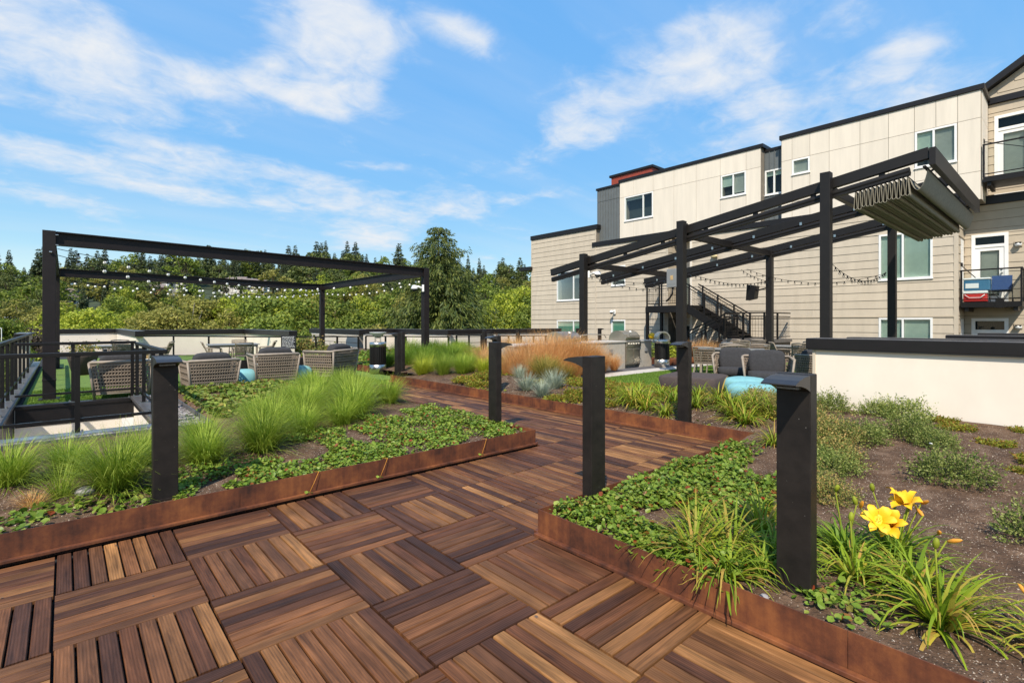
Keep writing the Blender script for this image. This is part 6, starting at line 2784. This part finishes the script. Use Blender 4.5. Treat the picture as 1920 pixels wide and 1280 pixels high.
lily(3.62, .72, .80, 'flowering daylily with open yellow blooms right of the big bollard', M['lilydeep'], [
    (-.07, .06, .20, .6, -.7, 'f'), (-.05, .0, .19, .5, -.9, 'f'), (.10, .02, .27, .3, -.5, 'f'), (.12, -.05, .265, .5, -.2, 'f'), (.16, -.10, .30, .9, .6, 'b'), (.02, -.20, .19, .6, .9, 'b'), (-.02, .10, .36, .1, .1, 'g'), (-.16, .13, .29, -.6, -.3, 'b'), (.08, -.12, .25, 1.2, .4, 'b')])
lily(3.22, .56, .85, 'large daylily clump in front of the flowering one', None, [(.06, -.12, .28, .6, 1.0, 'b')])
lily(2.95, .42, .92, 'nearest large daylily clump with arching leaves over the pale crumbs', None, [(.18, -.28, .18, .5, .9, 'b'), (.03, .02, .34, .1, .1, 'g')])
lily(3.0, .05, .7, 'daylily clump cut by the right border of the bed')
lily(3.7, 1.5, .5, 'small daylily clump deep in the strawberry leaves')
for x, y, s in [(6.55, 4.35, .75), (6.85, 4.65, .8), (7.0, 4.15, .75), (6.45, 3.95, .6), (7.25, 4.5, .75), (6.75, 3.1, .78), (6.55, 2.85, .7), (7.1, 3.3, .85), (7.35, 3.6, .8), (7.2, 2.95, .8), (7.6, 3.25, .75), (6.95, 3.75, .75), (7.5, 4.0, .75), (6.9, 4.9, .8), (7.3, 4.95, .7), (6.65, 4.65, .8), (7.15, 3.05, .8), (7.05, 2.7, .75), (5.6, 2.15, .55), (5.9, 1.9, .6)]:
    lily(x, y, s * 1.28, 'bright daylily clump round the bollard light past the path', M['lily'], (), None, 'bright daylily clumps past the path')


# small heath shrubs
def sprig_mesh(name, mat, n, r, h, seed, leaf=.022, wf=.28):
    g = np.random.default_rng(seed)
    # shoots start in the mound and point outwards; leaves sit along each shoot
    V, F_ = [], []
    o = 0
    for i in range(n):
        a = g.uniform(0, 2 * pi)
        e = np.arcsin(g.uniform(.05, 1))
        lump = 1 + .22 * sin(3 * a + seed) + .15 * sin(5 * a + 2 * seed) * cos(3 * e)
        d = np.array([cos(e) * cos(a), cos(e) * sin(a), sin(e) * h / r]) * lump
        d = d + g.normal(0, .12, 3)
        p0 = d * r * g.uniform(.45, .8)
        p1 = d * r * g.uniform(.85, 1.1)
        p1[2] += r * .12
        m = 9
        t = g.uniform(0, 1, m)
        P = p0[None] + (p1 - p0)[None] * t[:, None] + g.normal(0, .006, (m, 3))
        dirs = (p1 - p0) / (np.linalg.norm(p1 - p0) + 1e-6)
        for j in range(m):
            q = dirs + g.normal(0, .75, 3)
            q /= np.linalg.norm(q) + 1e-6
            s = np.cross(q, g.normal(0, 1, 3))
            s /= np.linalg.norm(s) + 1e-6
            l = leaf * g.uniform(.7, 1.3)
            b = P[j]
            V += [b, b + q * l * .5 + s * l * wf, b + q * l, b + q * l * .5 - s * l * wf]
            F_.append((o, o + 1, o + 2, o + 3))
            o += 4
    V = np.array(V)
    V[:, 2] = np.maximum(V[:, 2], .003)
    return np_mesh(name, V, F_, mat)


SH = [sprig_mesh('heath', M['shrub'], 520, .30, .24, s) for s in (51, 52, 53)]
CR = [sprig_mesh('creeper', M['creep'], 230, .27, .045, s, .034, .35) for s in (61, 62)]
GS = 'low heath shrubs in the bed before the cream wall'
sh = [(7.85, 2.70, 1.15, 0, 'heath shrub at the very end of the cream wall, behind the big bollard'), (7.75, 2.25, 1.1, 0, 'heath shrub against the left end of the cream wall'), (7.1, 2.35, 1.1, 1, None), (6.45, 2.0, 1.1, 1, None), (6.1, 1.75, 1.1, 1, None), (6.35, 1.55, 1.0, 0, 'green heath shrub at the right of the rust tinted group'),
      (5.45, 1.55, 1.05, 1, None), (5.05, 1.45, .9, 0, 'green heath shrub just right of the big bollard post'), (7.9, 1.75, .9, 0, 'small heath shrub close to the cream wall'), (7.75, 1.45, 1.15, 0, 'wide heath shrub touching the cream wall'),
      (6.75, 1.22, 1.1, 0, 'heath shrub midway between the flowering daylily and the cream wall'), (6.5, .95, .8, 0, 'small heath shrub between the lone round one and the wall'), (5.5, .72, 1.12, 0, 'round heath shrub standing alone on bare soil behind the yellow blooms'), (4.45, .10, 1.05, 0, 'heath shrub cut by the right border of the photo'), (4.75, -.1, 1.1, 0, 'heath shrub behind the one at the right border'),
      (4.35, 1.28, .8, 1, None), (4.6, 1.5, .8, 1, None), (7.6, 3.0, 1.1, 1, None), (8.1, 3.3, 1.1, 1, None), (8.3, 2.9, 1.0, 1, None), (7.2, 2.75, 1.0, 1, None), (8.6, 3.6, 1.0, 1, None)]
for i, (x, y, s, rust, lab) in enumerate(sh):
    plant('heath_shrub', SH[i % 3], x, y, s * .84, lab or ('rust tinted heath shrub behind the big bollard light' if rust else 'low green heath shrub in the bed before the cream wall'), 'shrub', GS, M['shrubrust'] if rust else None)
GC = 'flat creeping plants on the soil'
for x, y, s in [(7.6, .95, .62), (7.0, .55, .55), (6.45, .25, .62), (7.95, 1.10, .5), (7.9, .40, .5), (6.05, .28, .5)]:
    plant('creeping_plant', CR[R5.randrange(2)], x, y, s, 'flat yellow green creeping plant near the foot of the cream wall', 'creeping plant', GC)
for x, y, s in [(6.5, 5.6, .9), (6.8, 5.9, .9), (7.3, 5.6, 1.0), (7.7, 5.9, 1), (7.0, 5.2, .9), (7.5, 6.4, 1), (8.0, 6.3, 1), (8.4, 6.6, 1), (8.5, 5.8, 1), (8.7, 7.2, 1), (8.1, 7.1, 1), (6.5, 8.3, 1), (6.6, 8.9, 1.1), (7.0, 8.7, 1.1), (6.4, 6.0, .7), (7.1, 7.3, .8), (7.3, 9.0, 1), (6.45, 5.0, .8), (8.9, 6.3, 1), (8.7, 5.2, 1), (9.0, 7.8, 1), (8.2, 5.2, .9)]:
    plant('creeping_plant', CR[R5.randrange(2)], x, y, s, 'flat yellow green creeping plant on the soil past the wooden path', 'creeping plant', 'creeping plants past the path')
# plants around the grill terrace and the far corner
v, f = leaves_np(np.column_stack([RNG.normal(0, .28, 700), RNG.normal(0, .28, 700), np.abs(RNG.normal(.28, .16, 700))]), .07, .8, 5)
BUSH = np_mesh('bush', v, f, M['shrubrust'])
for px, d, s, lab, mt in [(615, 20.5, .9, 'small reddish bush beside the back right pergola post', 'shrubrust'), (575, 21.8, 1.3, 'reddish bush under the thin rail in the planted gap', 'shrubrust'), (560, 22.5, 1.2, 'second reddish bush in the planted gap', 'covermix'),
                          (1222, 18.6, 1.0, 'grey green bush left of the arched bin', 'shrub'), (1258, 18.4, 1.0, 'yellow flowering bush right of the arched bin', 'tlime'), (1213, 19.4, .9, 'bush behind the right end of the grill counter', 'covermix'), (155, 14.2, .62, 'rusty flowers in a pot behind the left club chair', 'shrubrust')]:
    x, y = gp(px, d)
    plant('low_bush', BUSH, x, y, s, lab, 'bush', None, M[mt], z=.1 if px > 200 else .55)
for px, d, s in [(1305, 19.2, .65), (1320, 19.0, .7), (1338, 18.8, .6), (1290, 19.4, .6), (1360, 18.9, .55), (1375, 19.1, .5)]:
    x, y = gp(px, d)
    plant('dry_grass', DG[1], x, y, s, 'straw coloured grass at the foot of the lower stairs', 'ornamental grass', 'dry grass by the stairs', None, z=.05)
x, y = gp(1222, 17.9)
q = MB()
q.box(x - .1, y - .9, 0, x + 1.7, y + .15, .22)
tag(q.build('steel_edging', M['corten']), 'low rusty steel planter behind the arched bin', 'planter edging', 'rusty steel planter edges')
q = MB()
x, y = gp(1222, 19.5)
q.ball((x, y, .95), .13, .13, .13, 10, 7)
tag(q.build('yellow_bloom', M['petal']), 'round yellow bloom left of the arched bin', 'flower')


# ------------------------------------------------------------------ trees
def leaf_cloud(centers, radii, per, size, seed, flat=.7, droop=0.0):
    g = np.random.default_rng(seed)
    P, Nn = [], []
    for c, r in zip(centers, radii):
        n = int(per * r * r)
        q = g.normal(0, 1, (n, 3))
        q /= np.linalg.norm(q, axis=1)[:, None]
        q *= (r * g.uniform(.55, 1.05, n) ** .6)[:, None]
        q[:, 2] *= flat
        P.append(q + np.array(c))
        Nn.append(q)
    P = np.concatenate(P)
    Nn = np.concatenate(Nn)
    n = len(P)
    nn = Nn / (np.linalg.norm(Nn, axis=1)[:, None] + 1e-6) + g.normal(0, .55, (n, 3)) + np.array([0, 0, .35])
    nn /= np.linalg.norm(nn, axis=1)[:, None]
    u = np.cross(nn, g.normal(0, 1, (n, 3)))
    u /= np.linalg.norm(u, axis=1)[:, None]
    w = np.cross(nn, u)
    s = size * g.uniform(.6, 1.35, n)
    u *= s[:, None] * .5
    w *= s[:, None] * .30
    V = np.stack([P - u, P + w, P + u, P - w], 1).reshape(-1, 3)
    return V, np.arange(n * 4).reshape(-1, 4)


def broad_tree_meshes(seed, H=12.0, W=4.2, trunk=3.0, nclump=60, per=190, leaf=.27):
    g = np.random.default_rng(seed)
    cs, rs_ = [], []
    for i in range(nclump):
        d = g.normal(0, 1, 3)
        d /= np.linalg.norm(d)
        k = g.uniform(.45, 1.0) ** .5
        ang = math.atan2(d[1], d[0])
        lob = 1 + .22 * sin(2 * ang + seed) + .15 * sin(5 * ang + seed * 2)
        zc = (H + trunk) / 2
        z = zc + d[2] * (H - trunk) / 2 * k
        f = (z - trunk) / (H - trunk)
        wr = W * (0.55 + .75 * sin(pi * min(.98, max(.02, f * .92 + .08))) ** .8) * .72
        cs.append((d[0] * wr * k * lob, d[1] * wr * k * lob, z))
        rs_.append(g.uniform(.55, 1.15) * W * .27)
    v, f = leaf_cloud(cs, rs_, per, leaf, seed + 1)
    crown = np_mesh('crown', v, f, M['tgreen'])
    b = MB()
    b.tube([(0, 0, -1), (.1, 0, trunk * .6), (.0, .15, trunk * 1.3), (.1, .1, H * .7)], .26, 7, r_end=.06)
    for i in range(9):
        c = cs[i * 5 % nclump]
        z0 = trunk * (.7 + .08 * i)
        b.tube([(.03, .05, z0), (c[0] * .5, c[1] * .5, z0 + (c[2] - z0) * .6), c], .10, 5, r_end=.025)
    return crown, b.mesh('trunk', M['bark'])


def conifer_meshes(seed, H, W, layers, per, spray, nside=7, bare=.1, jag=.35, pw=.72, asp=.26, dn=.55):
    """whorls of drooping boughs, each bough carrying flat sprays"""
    g = np.random.default_rng(seed)
    P, D, Sz = [], [], []
    for i in range(layers):
        f = bare + (1 - bare) * (i + g.uniform(-.3, .3)) / layers
        f = min(max(f, bare), .985)
        R = W * (1 - f) ** pw * (1 + g.uniform(-jag, jag)) + .04 * W
        nb = max(4, int(nside * (0.6 + (1 - f))))
        for b_ in range(nb):
            a = 2 * pi * (b_ + g.uniform(-.4, .4)) / nb + i * 1.3
            r = R * g.uniform(.65, 1.1)
            m = max(3, int(per * (.35 + .65 * (1 - f))))
            t = g.uniform(.12, 1.0, m)
            z = f * H - r * .10 * t - r * .34 * t ** 2 + r * .20 * t ** 4
            wd = g.normal(0, .10 * r, m) * (1.2 - t)
            x = r * t * cos(a) - wd * sin(a)
            y = r * t * sin(a) + wd * cos(a)
            P.append(np.column_stack([x, y, z + g.normal(0, .05 * r, m)]))
            dd = np.tile([cos(a) * .8, sin(a) * .8, -dn], (m, 1)) + g.normal(0, .45, (m, 3))
            D.append(dd)
            Sz.append(spray * (.30 + .70 * (1 - f)) * g.uniform(.6, 1.3, m))
    P, D, Sz = np.concatenate(P), np.concatenate(D), np.concatenate(Sz)
    n = len(P)
    D /= np.linalg.norm(D, axis=1)[:, None]
    sd_ = np.cross(D, g.normal(0, 1, (n, 3)))
    sd_ /= np.linalg.norm(sd_, axis=1)[:, None]
    u, w = D * Sz[:, None], sd_ * Sz[:, None] * asp
    V = np.stack([P, P + u * .45 + w, P + u, P + u * .45 - w], 1).reshape(-1, 3)
    crown = np_mesh('crown', V, np.arange(n * 4).reshape(-1, 4), M['fir'])
    b = MB()
    b.tube([(0, 0, -1.5), (0, 0, H * .5), (0, 0, H * .98)], W * .07, 6, r_end=.02)
    return crown, b.mesh('trunk', M['bark'])


BT = [broad_tree_meshes(s) for s in (71, 72, 73, 74)]
BTF = [broad_tree_meshes(s, 12, 4.6, 2.5, 34, 42, .62) for s in (75, 76)]
SPR = conifer_meshes(81, 20.0, 8.8, 52, 150, .95, 13, .05, .36, pw=.62, asp=.13, dn=1.0)
FIR = [conifer_meshes(82, 20.0, 3.3, 30, 14, 1.8, 7, .12, .22, pw=.85), conifer_meshes(83, 20.0, 2.9, 28, 13, 1.7, 7, .24, .32, pw=.8), conifer_meshes(84, 20.0, 3.9, 30, 15, 1.9, 7, .08, .22, pw=.9)]
TR = random.Random(17)


def tree(name, me, x, y, z, s, label, cat, group, mat=None, sx=1.0):
    root = thing(name, label, cat, (x, y, z), group)
    root.scale = (s * sx, s * sx, s)
    root.rotation_euler = (0, 0, TR.uniform(0, 6.28))
    c = mat_obj('crown', me[0], mat)
    c.parent = root
    t = mat_obj('trunk', me[1])
    t.parent = root
    return root


def top_z(py, d):
    return CAM_H + (605 - py) / 946.0 * d


# the screen of broadleaf trees behind the roof edge: (px, top py, distance, colour, width factor)
BR = [
    (5, 575, 62, 'tgreen', 1.0), (40, 545, 95, 'tolive', 1.2), (80, 590, 58, 'tplum', 1.0), (62, 592, 56, 'tplum', .8), (105, 548, 88, 'tolive', 1.0),
    (128, 548, 66, 'tlime', 1.0), (160, 558, 62, 'tlime', 1.1), (190, 566, 60, 'tlime', .9), (212, 540, 78, 'tgreen', .9), (232, 522, 84, 'tlime', .75), (250, 548, 70, 'tlime', .9),
    (275, 560, 60, 'tolive', 1.0), (300, 543, 66, 'tolive', 1.0), (330, 556, 60, 'tolive', 1.0), (352, 532, 74, 'tolive', 1.0), (388, 536, 66, 'tolive', 1.1), (420, 556, 58, 'tolive', 1.0),
    (440, 530, 68, 'tlime', .9), (462, 520, 64, 'tlime', 1.0), (495, 528, 60, 'tgreen', 1.1), (530, 530, 60, 'tlime', 1.0), (558, 540, 56, 'tgreen', 1.1), (590, 536, 60, 'tolive', 1.0),
    (622, 538, 58, 'tgreen', 1.1), (655, 540, 60, 'tgreen', 1.0), (685, 535, 62, 'tlime', .9), (712, 530, 62, 'tgreen', 1.0), (745, 528, 66, 'tolive', 1.0), (775, 520, 70, 'tolive', .9),
    (600, 502, 125, 'tlime', 1.2), (690, 500, 120, 'tolive', 1.2), (650, 508, 115, 'tgreen', 1.1),
    (925, 545, 62, 'tlime', .75), (958, 522, 66, 'tlime', 1.0), (985, 532, 62, 'tgreen', .85), (940, 520, 84, 'tgreen', .9), (975, 518, 84, 'tlime', .9), (1010, 545, 75, 'tgreen', 1), (1040, 560, 75, 'tgreen', 1),
    (230, 590, 52, 'tolive', .9), (340, 592, 50, 'tolive', 1.0), (450, 588, 50, 'tgreen', 1.0), (520, 590, 49, 'tgreen', 1.0), (150, 596, 52, 'tlime', .8), (610, 588, 50, 'tgreen', 1.0), (700, 588, 52, 'tolive', 1.0), (760, 580, 54, 'tolive', .9), (395, 600, 48, 'tolive', .9), (290, 600, 48, 'tolive', .9), (570, 598, 47, 'tgreen', .9), (655, 598, 47, 'tgreen', .9),
    (25, 612, 48, 'tgreen', .8), (-40, 560, 80, 'tolive', 1.1), (-60, 590, 60, 'tgreen', 1.0), 
]
CN = {'tlime': 'lime green', 'tgreen': 'mid green', 'tolive': 'olive brown', 'tplum': 'dark plum leaved'}
LANDMARKS = [(30, 'at the left border by the beige block'), (80, 'left of the tall pergola post'), (118, 'behind the tall left pergola post'), (180, 'just right of the tall pergola post'), (240, 'over the far left parapet'),
             (310, 'over the parapet corner left of the dining chairs'), (400, 'over the left half of the long parapet'), (470, 'over the centre dining table'), (540, 'over the notice board end of the long parapet'),
             (590, 'over the planted gap in the parapets'), (640, 'behind the back right pergola post'), (690, 'over the pale siding stub'), (735, 'over the slatted bin'), (800, 'at the left foot of the tall spruce'),
             (950, 'between the tall spruce and the apartment building'), (978, 'close to the apartment building corner'), (1020, 'touching the apartment building corner'), (9999, 'mostly hidden by the apartment building')]
for px, py, d, c, wf in BR:
    x, y = gp(px, d)
    zt = top_z(py, d)
    zb = max(-10.5, terrain_z(x, y) - .5) if d > 95 else -10.5
    s = max(.35, (zt - zb) / 13.3)
    row = 'front row' if d < 57 else 'middle row' if d < 67 else 'back row' if d < 95 else 'lower slope'
    tree('broadleaf_tree', TR.choice(BT), x, y, zb, s, CN[c] + ' tree of the ' + row + ', ' + next(t for lim, t in LANDMARKS if px < lim), 'tree', CN[c] + ' trees behind the roof', M[c], wf * (1.0 if s > .8 else 1.15))
x, y = gp(822, 54)
zt = top_z(416, 54)
tree('spruce_tree', SPR, x, y, -10, (zt + 10) / 20.2, 'tall drooping spruce rising behind the right pergola post', 'tree', None, M['spruce'], 1.0)
x, y = gp(352, 62)
b = MB()
for i in range(7):
    a = TR.uniform(0, 6)
    b.tube([(0, 0, 0), (.3 * cos(a), .3 * sin(a), 3), (1.6 * cos(a), 1.6 * sin(a), TR.uniform(6, 8.5))], .12, 5, r_end=.02)
o = b.build('bare_tree', M['palebark'])
o.location = (x, y, -4.5)
tag(o, 'bare pale branches showing among the olive trees', 'tree')

# wooded hillside: firs along the ridge, mixed wood below
HS = []


def hill_tree(px, d, kind, h, sx=1.0):
    x, y = gp(px, d)
    z = terrain_z(x, y) - .4
    if kind == 'fir':
        tree('fir_tree', TR.choice(FIR), x, y, z, h / 20.0, 'dark fir tree on the distant wooded ridge', 'tree', 'dark firs on the wooded ridge', M['fir'], sx)
    else:
        tree('broadleaf_tree', TR.choice(BTF), x, y, z, h / 12.0, 'rounded tree on the distant wooded hillside', 'tree', 'rounded trees on the hillside', M[kind], sx)


for i in range(120):
    px = -30 + 1050 * (i + TR.uniform(-.4, .4)) / 120
    if 690 < px < 745 and TR.random() < .4:
        continue
    d = TR.uniform(318, 345)
    big = TR.uniform(10, 27) if px > 200 else TR.uniform(12, 31)
    if TR.random() < .22:
        hill_tree(px, d, 'tdark', big * .62, TR.uniform(1.0, 1.5))
    else:
        hill_tree(px, d, 'fir', big, TR.uniform(.85, 1.5))
for i in range(85):
    px = -30 + 1050 * TR.random()
    hill_tree(px, TR.uniform(275, 318), 'fir' if TR.random() < .55 else TR.choice(['tdark', 'tdark', 'tgreen']), TR.uniform(12, 20), TR.uniform(.9, 1.4))
for i in range(165):
    px = -40 + 1060 * TR.random()
    d = TR.uniform(130, 275)
    h = TR.uniform(9, 16)
    if 290 < px < 500 and 175 < d < 272:
        continue
    if 290 < px < 500 and d > 150:
        h *= .6
    hill_tree(px, d, 'fir' if TR.random() < .42 else TR.choice(['tdark', 'tdark', 'tgreen', 'tolive']), h, TR.uniform(.9, 1.5))


# houses on the hillside
def house(label, px, d, w, dp, h, wall, rz=0.0, dz=0.0, floors=1):
    x, y = gp(px, d)
    z = terrain_z(x, y) + dz
    root = thing('hillside_house', label, 'house', (x, y, z), 'houses on the wooded hillside')
    root.rotation_euler = (0, 0, face(px) + rz)
    w, dp, h = w * .68, dp * .68, h * .74
    q = MB()
    q.box(-w / 2, -dp / 2, -3, w / 2, dp / 2, h)
    q.build('wall', M[wall], root, world=False)
    q = MB()
    q.prism([(-dp / 2 - .6, h), (0, h + dp * .28), (dp / 2 + .6, h), (dp / 2 + .6, h - .2), (-dp / 2 - .6, h - .2)], (-w / 2 - .5, 0, 0.02), (0, 1, 0), (0, 0, 1), (w + 1, 0, 0))
    q.build('roof', M['roof'], root, world=False)
    n = max(2, int(w / 3))
    for f in range(floors):
        for i in range(n):
            q = MB()
            xx = -w / 2 + w * (i + .5) / n
            zz = h - 1.3 - 2.1 * f
            q.box(xx - .6, -dp / 2 - .06, zz - .6, xx + .6, -dp / 2 + .02, zz + .7)
            q.build('window', M['dark'], root, world=False)


hs = [(322, 240, 9, 8, 5, 'housew', 'pale house at the left of the hillside row', 1), (347, 236, 8, 8, 6, 'housew', 'tall pale house in the hillside row', 2), (430, 245, 10, 8, 5.5, 'housew', 'pale house under the firs near the middle of the hillside', 2), (446, 240, 11, 8, 6.5, 'housew', 'largest pale house in the middle of the hillside row', 2),
      (468, 238, 9, 8, 5.5, 'housew', 'narrow pale house right of the largest hillside house', 2), (488, 235, 8, 8, 4.5, 'housew', 'small pale house at the right of the hillside row', 1), (590, 240, 8, 7, 4, 'housew', 'lone pale house low under the ridge firs', 1),
      (298, 190, 8, 7, 6, 'houseo', 'orange walled house low on the hillside', 2), (310, 250, 8, 7, 5, 'houseo', 'orange brown house behind the bulbs', 1), (125, 215, 10, 8, 5, 'housew', 'grey house beside the tall left pergola post', 2), (143, 190, 7, 6, 4.5, 'housew', 'white house with a deck right of the tall pergola post', 2), (205, 245, 9, 7, 5, 'housew', 'pale roofed house just above the far pergola beam', 1), (18, 190, 12, 8, 3.5, 'houseo', 'brown house at the far left edge of the hillside', 1)]
for px, d, w, dp, h, wall, lab, fl_n in hs:
    house(lab, px, d, w, dp, h, wall, TR.uniform(-.5, .5), 2.0 if d > 200 else 1.5, fl_n)
# beige block at the left border and its lamp post
x, y = gp(12, 105)
root = thing('apartment_block', 'small beige block with dark windows at the left border', 'building', (x, y, -10))
root.rotation_euler = (0, 0, face(12) + .35)
q = MB()
q.box(-2.2, -3, 0, 2.2, 3, 12.5)
q.build('wall', M['housew'], root, world=False)
q = MB()
q.box(-2.3, -3.1, 12.5, 2.3, 3.1, 12.8)
q.build('roof', M['white'], root, world=False)
for i in range(3):
    for k in (-1, 1):
        q = MB()
        q.box(k * .95 - .45, -3.06, 5.6 + 2.3 * i, k * .95 + .45, -2.98, 6.8 + 2.3 * i)
        q.build('window', M['dark'], root, world=False)
x, y = gp(3, 60)
root = thing('street_lamp', 'thin pale street lamp at the left border below the block', 'street lamp', (x, y, -10))
q = MB()
q.cyl((x, y, -10), (x, y, .8), .06, .04, 6)
q.build('pole', M['white'], root)
q = MB()
q.bar((x, y, .8), (x - .5, y + .5, .9), .12, .06)
q.build('lamp_head', M['white'], root)


# a little litter on the boards
n = 46
P = np.column_stack([RNG.uniform(-.6, 5.8, n), RNG.uniform(.8, 4.2, n), np.full(n, .004)])
P = P[[bool((p[0] < 2.38) or (p[1] > 2.6)) for p in P]]
v, f = leaves_np(P, .017, .12, 77, .1)
o = link('leaf_litter', np_mesh('leaf_litter', v, f, M['chip']))
tag(o, 'tiny dry leaf scraps scattered on the wooden deck', 'leaf litter', None, 'stuff')

# fallen white petals on the right bed
q = MB()
q.ball((0, 0, 0), .020, .014, .006, 8, 5)
pm = q.mesh('white_petal', M['white'])
for (x, y, dz, lab) in ((5.62, .86, .25, 'small white petal lying on the lone round heath shrub'), (4.9, 1.72, .10, 'small white petal by the rust tinted shrubs behind the big bollard')):
    o = link('white_petal', pm)
    o.location = (x, y, soil_h(x, y) + dz)
    o.rotation_euler = (.4, .3, .5)
    tag(o, lab, 'petal')
# round pebbles by the near rusty edge
for (x, y, r, lab) in ((2.53, 1.20, .028, 'pale grey pebble inside the near rusty edge left of the big bollard'), (2.54, 1.02, .022, 'small pale pebble by the foot of the big bollard light'), (.12, 5.02, .05, 'pale stone between the grass clumps at the left end of the bed')):
    q = MB()
    q.ball((0, 0, 0), r * 1.3, r, r * .8, 10, 6)
    o = q.build('pebble', M['g1'])
    o.location = (x, y, soil_h(x, y) + r * .4)
    tag(o, lab, 'pebble')

x, y = gp(155, 14.2)
q = MB()
q.lathe([(0, 0), (.22, 0), (.34, .5), (.36, .56), (.30, .56), (.28, .5), (0, .48)], n=18)
o = q.build('flower_pot', M['pouf'])
o.location = (x, y, 0)
tag(o, 'dark round pot under rusty flowers beyond the left club chair', 'flower pot')
